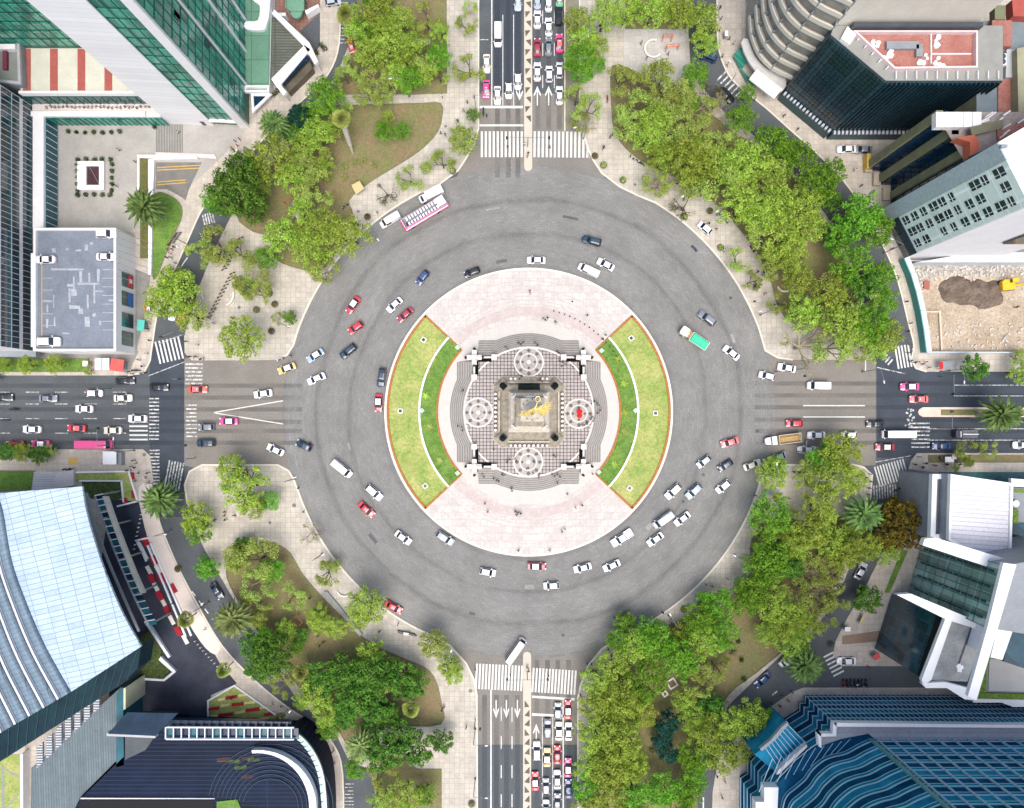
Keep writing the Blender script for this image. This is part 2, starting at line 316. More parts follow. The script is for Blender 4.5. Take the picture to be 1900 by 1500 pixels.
ground('courtyard_paving', [(95, 228), (300, 228), (463, 236), (408, 296), (360, 340), (258, 300), (258, 425), (95, 425)], .162, M('courtyard_grey', (.30, .285, .265), .8, .1, .2, c2=(.38, .365, .345), fine=.08), .02)
ground('side_walkway', [(-60, 655), (258, 652), (238, 696), (200, 667), (-60, 664)], .162, M('walkway_grey', (.22, .21, .195), .8, .15), .02)
ground('car_park_lane', [(252, 500), (280, 512), (266, 598), (253, 656), (250, 656)], .163, M('walkway_grey', (.22, .21, .195)), .02)
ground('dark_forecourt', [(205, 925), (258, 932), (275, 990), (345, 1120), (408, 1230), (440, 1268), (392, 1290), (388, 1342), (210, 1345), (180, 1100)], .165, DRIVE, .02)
ground('pale_footpath', smooth([(258, 905), (288, 905), (300, 985), (330, 1055), (362, 1120), (398, 1180), (410, 1200), (398, 1214), (372, 1190), (330, 1120), (290, 1040), (268, 975)], 3, True), .17, M('white_paving', (.66, .57, .51), .8, .06, .3, fine=.05), .02)
ground('alley', [(1488, 1236), (1560, 1232), (1990, 1232), (1990, 1280), (1488, 1280)], .008, ASPH)
# --- markings
def stripes(name, a, b, n, w, l, mat=WPAINT, z=.014, ang=None, skew=0):
    """n bars from a to b (photo px); each w wide and l long across the line"""
    mb = MB(); ax, ay = W(*a); bx, by = W(*b); d = atan2(by-ay, bx-ax)
    for i in range(n):
        t = i/(n-1) if n > 1 else 0; x, y = ax+(bx-ax)*t, ay+(by-ay)*t; dd = d if ang is None else ang
        c, s = cos(dd), sin(dd); hw, hl = w*SC/2, l*SC/2
        mb.sheet([(x+c*u-s*v, y+s*u+c*v) for u, v in ((-hw, -hl+skew), (hw, -hl+skew), (hw, hl), (-hw, hl))], z)
    o = mb.build(name, mat); o['kind'] = 'structure'; return o
stripes('crosswalk_marking', (894, 268), (968, 268), 11, 4, 48); stripes('crosswalk_marking', (992, 268), (1090, 269), 14, 4, 48)
stripes('crosswalk_marking', (884, 1255), (968, 1259), 15, 3.4, 47); stripes('crosswalk_marking', (989, 1262), (1067, 1267), 14, 3.4, 45)
stripes('crosswalk_marking', (293, 655), (335, 645), 7, 3.2, 42, WPAINT); stripes('crosswalk_marking', (360, 676), (360, 712), 6, 3, 32, WORN)
stripes('crosswalk_marking', (257, 783), (257, 816), 5, 3, 34); stripes('crosswalk_marking', (287, 836), (287, 898), 11, 2.6, 18, WORN); stripes('crosswalk_marking', (286, 740), (286, 815), 12, 2.4, 18, WORN)
stripes('crosswalk_marking', (310, 880), (336, 885), 6, 2.6, 52, WORN)
stripes('crosswalk_marking', (1628, 885), (1680, 870), 11, 2.6, 38); stripes('crosswalk_marking', (1622, 914), (1662, 912), 9, 2.4, 26, WORN)
stripes('crosswalk_marking', (1664, 664), (1688, 660), 5, 3, 42); stripes('crosswalk_marking', (1632, 655), (1652, 672), 5, 3, 14, WORN)
stripes('crosswalk_marking', (1708, 786), (1708, 830), 7, 2.6, 34, WORN); stripes('crosswalk_marking', (355, 752), (355, 810), 9, 2.4, 20, WORN)
stripes('crosswalk_marking', (378, 408), (396, 404), 5, 2.4, 20, WORN); stripes('crosswalk_marking', (1538, 1215), (1556, 1250), 6, 3, 22); stripes('crosswalk_marking', (635, 5), (635, 80), 12, 1.6, 22, WORN)
stripes('crosswalk_marking', (1340, 140), (1372, 172), 6, 3, 26, WORN); stripes('crosswalk_marking', (648, 1455), (648, 1500), 8, 1.4, 16, WORN)
def sector(r0, r1, a0, a1, n=30): return arc(r1, a0, a1, n)+arc(r0, a1, a0, n)
def line(pts, w, mat=WPAINT, z=.014, name='lane_line', dash=None):
    mb = MB(); p = [W(*q) for q in pts]
    for i in range(len(p)-1):
        (ax, ay), (bx, by) = p[i], p[i+1]; l = hypot(bx-ax, by-ay); ux, uy = (bx-ax)/l, (by-ay)/l; hw = w*SC/2; s = 0
        on, off = (dash[0]*SC, dash[1]*SC) if dash else (l, 1)
        while s < l-1e-4:
            e = min(l, s+on); q = []
            for t, k in ((s, 1), (e, 1), (e, -1), (s, -1)): q.append((ax+ux*t-uy*k*hw, ay+uy*t+ux*k*hw))
            mb.sheet(q, z); s = e+off
    o = mb.build(name, mat); o['kind'] = 'structure'; return o
line([(912.5, -60), (912.5, 196)], 2); line([(933, 28), (933, 196)], 1.3); line([(953, 28), (953, 196)], 1.3); line([(1007, -40), (1007, 196)], 1.3, dash=(24, 36)); line([(1028.5, -40), (1028.5, 196)], 1.3, dash=(24, 36))
line([(1048, -60), (1048, 243)], 2.2, M('cream_paint', (.6, .55, .42))); line([(890, 199), (970, 199)], 4.5, name='stop_line'); line([(890, 233), (971, 233)], 3.5, name='stop_line')
line([(911, 1280), (911, 1560)], 2.4); line([(930, 1312), (930, 1338)], 1.5); line([(950, 1312), (950, 1340)], 1.5)
line([(930, 1366), (930, 1560)], 1.7, dash=(24, 30)); line([(950, 1366), (950, 1560)], 1.7, dash=(24, 30))
line([(987, 1293), (1066, 1298)], 4.2, name='stop_line'); line([(987, 1326), (1050, 1329)], 4.6, name='stop_line')
line([(1006.5, 1332), (1006.5, 1560)], 1.3); line([(1025.5, 1332), (1025.5, 1560)], 1.3); line([(1045, 1300), (1045, 1560)], 2.2)
line([(395, 766), (525, 744)], 1.8, name='arrow_marking'); line([(395, 766), (525, 787)], 1.8, name='arrow_marking')
line([(1490, 753), (1605, 753)], 2); line([(1490, 774), (1605, 774)], 2)
for y_ in (728, 750, 777, 804): line([(-60, y_), (240, y_)], 1.3, WORN, dash=(24, 30))
for y_ in (715, 735): line([(1770, y_), (1990, y_)], 1.2, WORN)
for y_ in (796, 817): line([(1720, y_), (1990, y_)], 1.2, WORN)
line([(300, 1008), (330, 1062), (380, 1130), (395, 1150)], 2, dash=(11, 11)); line([(540, 1295), (600, 1338)], 2.4, dash=(14, 10)); line([(337, 494), (348, 478)], 2); line([(337, 505), (333, 515)], 2)
line([(295, 638), (342, 620)], 1.2, WORN, name='stop_line'); line([(1627, 682), (1680, 694)], 1.6, WORN, name='stop_line'); line([(1624, 858), (1690, 846)], 1.4, WORN, name='stop_line'); line([(275, 698), (342, 672)], 1.4, WORN, name='stop_line')
line([(1606, 660), (1606, 690)], 2, name='stop_line'); line([(1433, 1290), (1442, 1283)], 3); line([(1305, 1480), (1305, 1500)], 2.5)
line([(1580, 1232), (1660, 1232)], 1.6, YPAINT); line([(558, 55), (606, 18)], 2.4, YPAINT)
TYT = M('tyre_worn_track', (.035, .042, .052), .8, .2, .6); t_ = TYT.node_tree; n_ = N(t_, 'ShaderNodeTexNoise'); n_.inputs['Scale'].default_value = .12; n_.inputs['Detail'].default_value = 8; g_ = N(t_, 'ShaderNodeNewGeometry'); t_.links.new(g_.outputs['Position'], n_.inputs[0])
r_ = N(t_, 'ShaderNodeMapRange'); r_.inputs[1].default_value = .30; r_.inputs[2].default_value = .8; r_.inputs[4].default_value = .42; t_.links.new(n_.outputs[0], r_.inputs[0]); t_.links.new(r_.outputs[0], t_.nodes['Principled BSDF'].inputs['Alpha'])
for x_ in (923, 943, 961, 998, 1018, 1038): line([(x_, -60), (x_, 330 if x_ < 970 else 240)], 9, TYT, .0125, 'tyre_track')
for x_ in (899, 921, 940, 960, 996, 1016, 1035, 1055): line([(x_, 1225 if x_ > 970 else 1290), (x_, 1560)], 9, TYT, .0125, 'tyre_track')
for y_ in (716, 738, 760, 783, 800, 822): line([(-60, y_), (560, y_)], 8, TYT, .0125, 'tyre_track'); line([(1400, y_-4 if y_ < 790 else y_), (1990, y_-4 if y_ < 790 else y_)], 8, TYT, .0125, 'tyre_track')
PATCH = road_mat('road_patch', (.10, .105, .105), .2); PATCH2 = road_mat('pale_road_patch', (.26, .25, .235), .2); rr = random.Random(17)
for k in range(16):
    a_ = rr.uniform(0, 360); r0_ = rr.uniform(280, 440); w_, h_ = rr.uniform(1.2, 5), rr.uniform(.4, 2.2); r1_ = r0_+rr.uniform(3, 9)
    if k % 3: ground('road_patch', sector(r0_, r1_, a_, a_+w_, 4), .0105+.0002*k, PATCH if k % 2 else PATCH2)
    else: t_ = MB().lathe((*W(981+r0_*cos(R(a_)), 765-r0_*sin(R(a_))), .0), [(.42, 0), (.42, .02)], 14).build('road_manhole', M('road_iron', (.07, .07, .07), .6, .3)); t_['kind'] = 'structure'
def arrow(px, py, up=True, l=36, hw=7):
    x, y = W(px, py); s = 1 if up else -1; L_ = l*SC; a = hw*SC; mb = MB()
    mb.sheet([(x-.14, y-s*L_/2), (x+.14, y-s*L_/2), (x+.14, y+s*(L_/2-1.1)), (x-.14, y+s*(L_/2-1.1))], .014)
    for k in (-1, 1): mb.sheet([(x, y+s*L_/2), (x+k*a, y+s*(L_/2-2.2)), (x+k*a*.8, y+s*(L_/2-2.6)), (x, y+s*(L_/2-1.1))], .015)
    mb.build('arrow_marking', WPAINT)['kind'] = 'structure'
for x_ in (997, 1018): arrow(x_, 178, True)
arrow(964, 176, False, 22)
for x_ in (920.5, 939.5, 960): arrow(x_, 1316, False, 34, 5.5)
arrow(995, 1360, True, 34, 6)
# big cycle symbol / bus box on the left kerb lane and D-shaped mark on the lower crosswalk
line([(889, 74), (906, 74)], 1.2, WORN)
# medians with triangle blocks
MED = M('median_cream', (.50, .455, .37), .8, .07); TRI = M('median_dark', (.105, .095, .075), .8, .2)
def capsule(x, y0, y1, w, ends=(True, True)):
    pts = []; r = w/2
    pts += [(x+r*cos(R(a)), y0+r-r*sin(R(a))) for a in range(0, 181, 20)] if ends[0] else [(x+r, y0), (x-r, y0)]
    pts += [(x-r*cos(R(a)), y1-r+r*sin(R(a))) for a in range(0, 181, 20)] if ends[1] else [(x-r, y1), (x+r, y1)]
    return pts
ground('median_island', capsule(980, -60, 318, 15, (False, True)), .16, MED, .2)
ground('median_island', capsule(978, 1209, 1560, 15, (True, False)), .16, MED, .2)
mb = MB()
for i in range(13):
    y_ = 10+i*17.6
    if i % 2: q = [(974.5, y_-5), (984, y_-5), (975.5, y_+6)]
    else: q = [(985, y_-6), (985, y_+6), (976, y_-4)]
    mb.prism([W(*k) for k in q], .16, .32)
for i in range(12):
    y_ = 1306+i*17.6
    q = [(973.5, y_-6), (973.5, y_+6), (982, y_+5)] if i % 3 == 0 else [(982.5, y_-6), (982.5, y_+6), (973.5, y_+4)]
    mb.prism([W(*k) for k in q], .16, .32)
tag(mb.build('rumble_blocks', TRI), kind='structure')
ground('median_island', [(1712, 756)]+[(1990, 756), (1990, 774), (1712, 774), (1705, 770), (1703, 765), (1705, 760)], .16, M('median_pink', (.62, .50, .42)), .2)
bed('median_bed', [(1745, 760), (1990, 760), (1990, 771), (1745, 771)], SOIL, sm=False, edge=False, z=.2)
mb = MB(); rr = random.Random(3)
for i in range(26):
    x_, y_ = rr.uniform(1680, 1696), rr.uniform(758, 796); u, v = W(x_, y_); mb.sheet([(u-.2, v-.2), (u+.25, v-.2), (u+.2, v+.25), (u-.2, v+.2)], .014+i*.0005)
tag(mb.build('worn_crossing_paint', WORN), kind='structure')
# ================================================================ MONUMENT ISLAND
CX, CY = W(981, 765)
def polar(f, z0, z1, mat, name, n=240, kind='structure', parent=None):
    pts = [(CX+f(2*pi*i/n)*SC*cos(2*pi*i/n), CY+f(2*pi*i/n)*SC*sin(2*pi*i/n)) for i in range(n)]
    mb = MB(); mb.prism(pts, z0, z1, bottom=False); o = mb.build(name, mat, parent)
    if kind and parent is None: o['kind'] = kind
    return o
polar(lambda a: 266, 0, .16, PINK, 'island_paving', 160)
RB = [M('pink_band', (.45, .385, .36), .8, .1, .5, fine=.08), M('grey_band', (.45, .40, .38), .8, .15, .6, fine=.1)]
for r0, r1, k in ((178, 196, 0), (199, 200.5, 1), (206, 207.5, 1), (214, 216, 1), (226, 227.5, 1), (243, 244.5, 1)):
    for a0, a1 in ((44.5, 135.5), (224.5, 315.5)): ground('stone_band', arc(r1, a0, a1, 40)+arc(r0, a1, a0, 40), .164+.001*k, RB[k], .002)
strip('island_kerb', arc(266, 0, 360, 160), 3.2, 0, .2, M('pale_kerb', (.74, .68, .60), .7, .05))
def sector(r0, r1, a0, a1, n=30): return arc(r1, a0, a1, n)+arc(r0, a1, a0, n)
HEDGE = M('orange_hedge', (.42, .12, .04), .95, .3, 1.5, c2=(.26, .17, .04), fine=.35)
WCURB = M('white_curb', (.80, .79, .76), .7, .05)
STEPW = M('white_stone_ring', (.49, .46, .42), .7, .05, .6, fine=.04)
polar(lambda a: 170, .16, .19, STEPW, 'stone_ring_path', 120)
for s_, a0, a1 in (('left', 137, 223), ('right', -43, 43)):
    m_ = -1 if s_ == 'right' else 1
    ground('lawn', sector(204, 260, a0+.5, a1-.5), .2, LAWN2, .1); ground('lawn', sector(171, 201, a0+.5, a1-.5), .215, LAWN, .1)
    for (ra, rb, x0, x1, nm) in ((259, 263, a0, a1, 0), (168, 171.5, a0, a1, 0), (171, 262, a0-.3, a0+.6, 1), (171, 262, a1-.6, a1+.3, 1)):
        mb = MB(); mb.prism([W(*q) for q in sector(ra, rb, x0, x1, 30 if not nm else 1)], .16, .42, bottom=False)
        o = mb.build('low_hedge', HEDGE)
        item(o, 'clipped orange and green low hedge edging the lawn', 'hedge', *((981+ra*cos(R((x0+x1)/2))), 765-ra*sin(R((x0+x1)/2))), 'island', 'low hedges round the island lawns')
    mb = MB(); mb.prism([W(*q) for q in sector(201, 204.5, a0, a1)], .16, .5, bottom=False); mb.build('lawn_curb', WCURB)['kind'] = 'structure'
# ================================================================ BUILDINGS
def G(*pts): return [W(*q) for q in pts]
def at(h, *pts): return [W(q[0], q[1], h) for q in pts]
def bld(name, px, py, label, cat='building'): t = site(name, px, py, label, cat); t['wo'] = (*W(px, py), 0.0); return t
def P(t, nm, mb, mat, smooth=False): return mb.build(nm, mat, t, smooth=smooth)
def prism(t, nm, pts, z0, z1, mat): return P(t, nm, MB().prism(pts, z0, z1), mat)
def inset(pts, d):
    pts = list(pts); 
    if area2(pts) < 0: pts.reverse()
    n = len(pts); out = []
    for i in range(n):
        a, b, c = Vector(pts[i-1]), Vector(pts[i]), Vector(pts[(i+1) % n]); u = (b-a).normalized(); v = (c-b).normalized()
        n1 = Vector((-u.y, u.x)); n2 = Vector((-v.y, v.x)); m = (n1+n2); m = m/max(.3, m.dot(n1)) if m.length > 1e-6 else n1
        out.append(tuple(b+m*d))
    return out
def parapet(t, pts, z0, z1, wd, mat, nm='parapet'):
    """ring wall along the outline"""
    o = list(pts); 
    if area2(o) < 0: o.reverse()
    i_ = inset(o, wd); o = inset(o, -.04); n = len(o); mb = MB(); vs = [(x, y, z0) for x, y in o]+[(x, y, z1) for x, y in o]+[(x, y, z1) for x, y in i_]+[(x, y, z0) for x, y in i_]
    mb.add(vs, [(k*n+i, k*n+(i+1) % n, (k+1)*n+(i+1) % n, (k+1)*n+i) for k in range(3) for i in range(n)]); return P(t, nm, mb, mat)
def fac(t, A, B, z0, z1, nf, gm, frac=.62, off=.12, mul=0, mm=None, mw=.12, nm='window_band', ends=(.0, .0), md=.14):
    """glass band per floor on the wall A-B (outside is to the right of A to B)"""
    A = Vector(A); B = Vector(B); d = (B-A); L_ = d.length; d /= L_; n = Vector((d.y, -d.x)); fh = (z1-z0)/nf
    a = A+d*ends[0]; b = B-d*ends[1]; L2 = (b-a).length
    for i in range(nf):
        zc = z0+fh*(i+.5); mb = MB(); hh = fh*frac/2
        p = [a+n*-.1, b+n*-.1, b+n*off, a+n*off]; mb.prism([tuple(q) for q in p], zc-hh, zc+hh); P(t, nm, mb, gm)
    if mul:
        mb = MB(); k = max(1, int(L2/mul))
        for j in range(k+1):
            c = a+d*(L2*j/k)+n*(off+md/2); mb.box((c.x, c.y, (z0+z1)/2), (mw, md, z1-z0-.02), atan2(d.y, d.x))
        P(t, 'mullion_grid', mb, mm)
def ribs(t, A, B, z0, z1, n_, w_, dp, mat, nm='rib'):
    A = Vector(A); B = Vector(B); d = (B-A); L_ = d.length; d /= L_; n = Vector((d.y, -d.x))
    for j in range(n_):
        c = A+d*(L_*(j+.5)/n_)+n*dp/2; P(t, nm, MB().box((c.x, c.y, (z0+z1)/2), (w_, dp, z1-z0), atan2(d.y, d.x)), mat)
def wallgrid(name, c, line, rows=1.2, cols=2.5, mort=.03, r=.6, spec=.5, var=.1, c2=None):
    """cladding joints on upright walls: z rows with upright joints along x+y"""
    if name in MATS: return MATS[name]
    m = M(name, c, r, var, .2, spec=spec, c2=c2); t = m.node_tree; b = t.nodes['Principled BSDF']; L = t.links.new; src = b.inputs['Base Color'].links[0].from_socket
    g = N(t, 'ShaderNodeNewGeometry'); sx = N(t, 'ShaderNodeSeparateXYZ'); L(g.outputs['Position'], sx.inputs[0]); ad = N(t, 'ShaderNodeMath', operation='ADD'); L(sx.outputs[0], ad.inputs[0]); L(sx.outputs[1], ad.inputs[1])
    cb = N(t, 'ShaderNodeCombineXYZ'); L(ad.outputs[0], cb.inputs[0]); L(sx.outputs[2], cb.inputs[1])
    br = N(t, 'ShaderNodeTexBrick'); br.offset = 0; L(cb.outputs[0], br.inputs[0]); br.inputs['Scale'].default_value = 1; br.inputs['Brick Width'].default_value = cols; br.inputs['Row Height'].default_value = rows; br.inputs['Mortar Size'].default_value = mort
    br.inputs['Color1'].default_value = (.55, .55, .55, 1) if var > .11 else (.85, .85, .85, 1); br.inputs['Color2'].default_value = (1.45, 1.45, 1.45, 1) if var > .11 else (1.1, 1.1, 1.1, 1); br.inputs['Mortar'].default_value = (1, 1, 1, 1)  # wide pane-to-pane tones paint varied reflections into the glass
    mu = N(t, 'ShaderNodeMix', data_type='RGBA', blend_type='MULTIPLY'); mu.inputs[0].default_value = 1 if var > .11 else .4; L(src, mu.inputs[6]); L(br.outputs['Color'], mu.inputs[7])
    mx = N(t, 'ShaderNodeMix', data_type='RGBA'); L(br.outputs['Fac'], mx.inputs[0]); L(mu.outputs[2], mx.inputs[6]); mx.inputs[7].default_value = (*line, 1); L(mx.outputs[2], b.inputs['Base Color']); return m
WHT = wallgrid('white_cladding', (.78, .78, .79), (.60, .60, .64), 1.6, 60, .05, var=.03); WHP = M('white_plaster', (.74, .73, .74), .7, .05, .3, fine=.03); GRN = wallgrid('green_glass', (.02, .16, .12), (.10, .38, .30), 3.4, 1.5, .07, .15, .9, .5, c2=(.05, .30, .22)); GRD = wallgrid('dark_green_glass', (.008, .05, .05), (.05, .16, .14), 3.4, 2, .08, .15, .9, .4, c2=(.015, .10, .10))
WMET = M('white_metal', (.72, .72, .74), .5, .04); GSP = M('green_spandrel', (.012, .12, .085), .3, .3, .3); GREENR = tiled('green_roof', (.13, .27, .185), (.08, .17, .12), 4.4, 6, .12, 0, var=.1); CREAMR = M('cream_corrugated', (.56, .55, .47), .7, .08, .3, fine=.06); REDST = M('red_stripe_paint', (.36, .09, .075), .7, .15, .5, fine=.1)
DGL = glass('dark_glass', (.006, .02, .03), .12, c2=(.015, .045, .06)); BGL = glass('blue_glass', (.006, .04, .08), .2, spec=.5, c2=(.012, .09, .15)); BGD = glass('deep_blue_glass', (.003, .012, .035), .2, spec=.4, c2=(.008, .035, .08)); TGL = glass('teal_glass', (.006, .06, .085), .25, spec=.4, c2=(.015, .13, .16)); GREY = M('grey_metal', (.22, .24, .26), .5, .12, .4, fine=.06); DGREY = M('dark_grey_metal', (.05, .06, .07), .5, .2, .4)
# ---- white and green hotel tower, upper left
t = bld('white_green_tower', 380, 232, 'tall white tower with green glass strips leaning up at the top left corner')
SW_, SE_ = W(316, 226), W(463, 234); TOPN = W(316, -110)[1]; Ht = 92
prism(t, 'core_wall', [SW_, SE_, (SE_[0], TOPN), (SW_[0], TOPN)], 0, Ht, GSP)
def along(A, B, s): return (A[0]+(B[0]-A[0])*s, A[1]+(B[1]-A[1])*s)
def slab(t, nm, A, B, z0, z1, th, mat, back=.1):
    A = Vector(A); B = Vector(B); d = (B-A).normalized(); n = Vector((d.y, -d.x)); return prism(t, nm, [tuple(A-n*back), tuple(B-n*back), tuple(B+n*th), tuple(A+n*th)], z0, z1, mat)
slab(t, 'white_wall', SW_, along(SW_, SE_, .56), 0, Ht+1.5, .5, WHT); slab(t, 'corner_pier', along(SW_, SE_, .885), SE_, 0, Ht+1.5, .6, WHP)
fac(t, along(SW_, SE_, .565), along(SW_, SE_, .88), 3.4, Ht, 26, GRN, .72, .15, 1.6, GSP, .1); slab(t, 'entrance_beam', along(SW_, SE_, .56), along(SW_, SE_, .885), 2.7, 3.3, .7, WHP); slab(t, 'door_niche', along(SW_, SE_, .42), along(SW_, SE_, .47), .2, 2.4, .55, M('niche_dark', (.12, .08, .08)))
NE_ = (SE_[0], TOPN); fac(t, SE_, NE_, 3.3, Ht, 26, GRN, .74, .15, 2.1, GSP, .1)
rg = random.Random(2)
ly = SE_[1]-NE_[1]
for yy in (168, 108, 52, -4): 
    py_ = W(463, yy)[1]; P(t, 'white_rib', MB().box((SE_[0]+.35, py_, (Ht+3)/2), (.5, .38, Ht-3)), WMET)
for _ in range(10):
    yy = rg.uniform(60, 200); zc = 3.3+3.41*rg.randint(2, 12)+1.7; P(t, 'open_window', MB().box((SE_[0]+.3, W(0, yy)[1], zc), (.12, 1.3, 2.0)), DGL)
prism(t, 'roof_slab', [(SW_[0]-.5, SW_[1]-.5), (SE_[0]+.5, SE_[1]-.5), (SE_[0]+.5, TOPN), (SW_[0]-.5, TOPN)], Ht, Ht+1, WHP)
# west wing of the same tower, recessed
Wy = W(0, 128)[1]; WX0 = W(-150, 0)[0]
prism(t, 'wing_wall', [(WX0, Wy), (SW_[0]+.1, Wy), (SW_[0]+.1, TOPN), (WX0, TOPN)], 0, Ht-4, GSP); fac(t, (WX0, Wy), (SW_[0], Wy), 11, Ht-4, 22, GRN, .74, .15, 2.1, GSP, .1)
P(t, 'white_rib', MB().box((W(215, 0)[0], Wy-.4, 48), (.4, .6, 75)), WMET)
# ---- hotel podium: striped roof, planted terrace
t = bld('hotel_podium', 200, 200, 'low wing with cream and red striped roof beside the white tower')
x0, x1 = W(38, 0, 10)[0], SW_[0]-.05; y1 = W(0, 174, 10)[1]; y0 = Wy-.05
prism(t, 'wall', [(x0, y1), (x1, y1), (x1, y0), (x0, y0)], 0, 9.9, GSP)
prism(t, 'roof', [(x0, y1), (x1, y1), (x1, y0), (x0, y0)], 9.9, 10.05, CREAMR)
for px_ in (50, 100, 151, 201): a, b = W(px_-7, 0, 10.1)[0], W(px_+7, 0, 10.1)[0]; prism(t, 'red_stripe', [(a, y1+.3), (b, y1+.3), (b, y0-.2), (a, y0-.2)], 10.05, 10.16, REDST)
prism(t, 'parapet', [(x0, y1-.25), (x1, y1-.25), (x1, y1+.35), (x0, y1+.35)], 9.2, 10.7, WHP); fac(t, (W(57, 0)[0], y1-.15), (x1, y1-.15), 5.2, 9.1, 1, GRD, .95, .2, 2, GSP, .12)
# terrace level at 5 m: L-shaped white parapet around the courtyard
t2 = bld('courtyard_wing', 90, 300, 'low white terrace wing wrapping the upper left courtyard')
yt = W(0, 217, 5)[1]; xt = W(83, 0, 5)[0]; xl = W(60, 0, 5)[0]; yb = W(0, 424, 5)[1]
prism(t2, 'wall', [(xl, yt), (x1, yt), (x1, y1+.1), (xl, y1+.1)], 0, 4.9, WHP); prism(t2, 'side_wall', [(xl, yb), (xt, yb), (xt, yt), (xl, yt)], 0, 4.88, WHP)
prism(t2, 'terrace_roof', [(xl, yt), (x1, yt), (x1, y1-.3), (xl, y1-.3)], 4.9, 5.0, M('pale_terrace', (.62, .56, .55), .8, .06)); prism(t2, 'parapet', [(xl, yt-.12), (x1-3.5, yt-.12), (x1-3.5, yt+1.1), (xl, yt+1.1)], 4.9, 5.6, WHP); prism(t2, 'side_parapet', [(xl+.6, yb), (xt+.1, yb), (xt+.1, yt+.8), (xl+.6, yt+.8)], 4.88, 5.62, WHP)
fac(t2, (xt, yt), (x1, yt), .4, 4.7, 1, GRN, .95, .2, 1.3, GSP, .1); fac(t2, (xt, yb), (xt, yt), .4, 4.7, 1, TGL, .95, .2, 1.6, WMET, .12)
# ---- dark banded tower at the far left
t = bld('banded_glass_tower', 30, 400, 'dark tower with white vertical bands along the left edge')
xe = W(58, 0, 5)[0]; ya, yz = W(0, 652, 4)[1], W(0, 193, 6)[1]; xw = xe-34; Ht = 60
prism(t, 'core_wall', [(xw, ya), (xe, ya), (xe, yz), (xw, yz)], 0, Ht, WHP); fac(t, (xe, ya), (xe, yz), 5, Ht, 15, DGL, .62, .1, 1.35, WMET, .07, md=.12)
for k in range(15):
    if k % 2 == 0: zc = 5+3.667*(k+.5)-1.6; prism(t, 'teal_band', [(xe-.1, ya+.1), (xe+.16, ya+.1), (xe+.16, yz-.1), (xe-.1, yz-.1)], zc-.35, zc+.35, TGL)
prism(t, 'base_ledge', [(xw, ya-1.4), (xe+.6, ya-1.4), (xe+.6, ya-.02), (xw, ya-.02)], 2.5, 4.2, GREY)
t = bld('rooftop_plant_block', 15, 100, 'grey service block between the striped roof and the top left edge')
q = at(12, (-40, 45), (38, 80), (41, 158), (-40, 150)); prism(t, 'wall', q, 0, 11.8, GREY); parapet(t, q, 11.8, 12.5, .6, M('pale_grey_trim', (.38, .38, .4))); prism(t, 'roof', inset(q, .6), 11.8, 11.9, M('grey_roof', (.20, .22, .2)));
P(t, 'red_door', MB().box((*W(12, 110, 12), 12.3), (1.0, 5.4, .7)), M('maroon', (.16, .03, .06))); P(t, 'roof_vent', MB().box((*W(18, 92, 12), 12.6), (4.4, 1.2, 1.4)), WMET)
# ---- rooftop car park
t = bld('car_park_building', 160, 540, 'low building with grey blue rooftop car park, white parapet and four picture windows'); ZR = 8.3
ql = W(66, 0, ZR)[0]; qr = W(218, 0, ZR)[0]; qt = W(0, 425, ZR)[1]; qb = W(0, 652, ZR)[1]; sq = [(ql, qb), (qr, qb), (qr, qt), (ql, qt)]
prism(t, 'wall', sq, 0, ZR-.05, WHP); RD = road_mat('roof_deck', (.17, .195, .24), .14, sc=.25); prism(t, 'roof_deck', inset(sq, .4), ZR-.05, ZR+.02, RD); parapet(t, sq, ZR-.05, ZR+.75, .5, WHP)
for i, (yy, c_) in enumerate(((521, (.45, .03, .05)), (556, (.02, .12, .42)), (595, (.02, .04, .05)), (629, (.02, .10, .11)))):
    yc = W(0, yy, 4)[1]; f = P(t, 'picture_window', MB().box((qr+.1, yc, 4.0), (.25, 3.5, 4.9)), GRD)
    if i < 3: P(t, 'poster_panel', MB().box((qr+.27, yc, 2.9), (.08, 2.9, 2.0)), M('poster_%d' % i, c_, .5, .2, 1)); 
    if i == 0: P(t, 'poster_mark', MB().box((qr+.33, yc, 2.9), (.04, 1.0, 1.1)), WMET)
for k in range(8): yy = 428+k*12; xa, ya_ = W(218, yy, ZR+.9); xb, yb_ = W(285, yy+26, 1.2); P(t, 'stay_cable', MB().tube((xa, ya_, ZR+.7), (xb, yb_, .8), .05, .05, 4), GREY)
rg = random.Random(11); PAT = [(125, 500, 60, 4), (137, 525, 3, 22), (150, 516, 4, 24), (166, 515, 3, 18), (183, 512, 5, 24), (165, 527, 40, 3), (175, 545, 3, 36), (184, 540, 14, 3), (132, 530, 14, 4), (129, 548, 3, 26), (139, 570, 20, 6), (150, 578, 8, 10), (163, 560, 3, 26), (162, 598, 9, 18), (88, 573, 3, 14), (100, 560, 2, 24), (101, 597, 3, 18), (88, 600, 4, 16), (123, 619, 12, 3), (208, 558, 12, 3), (90, 558, 22, 2), (160, 460, 6, 10), (100, 465, 6, 8), (145, 465, 12, 4), (170, 452, 5, 5), (125, 463, 5, 3), (137, 543, 10, 12), (175, 585, 6, 6), (186, 600, 5, 7)]
RP = M('worn_roof_patch', (.34, .36, .40), .8, .25, .8)
for k, (a, b, c, d) in enumerate(PAT):
    q = [(a-c/2+rg.uniform(-1, 1), b-d/2+rg.uniform(-1, 1)), (a+c/2, b-d/2+rg.uniform(-1, 1)), (a+c/2+rg.uniform(-1, 1), b+d/2), (a-c/2, b+d/2+rg.uniform(-1, 1))]; P(t, 'roof_patch', MB().sheet(at(ZR, *[(x if k == 0 or c > 8 else x, y) for x, y in q]), ZR+.03+.0006*k), RP)
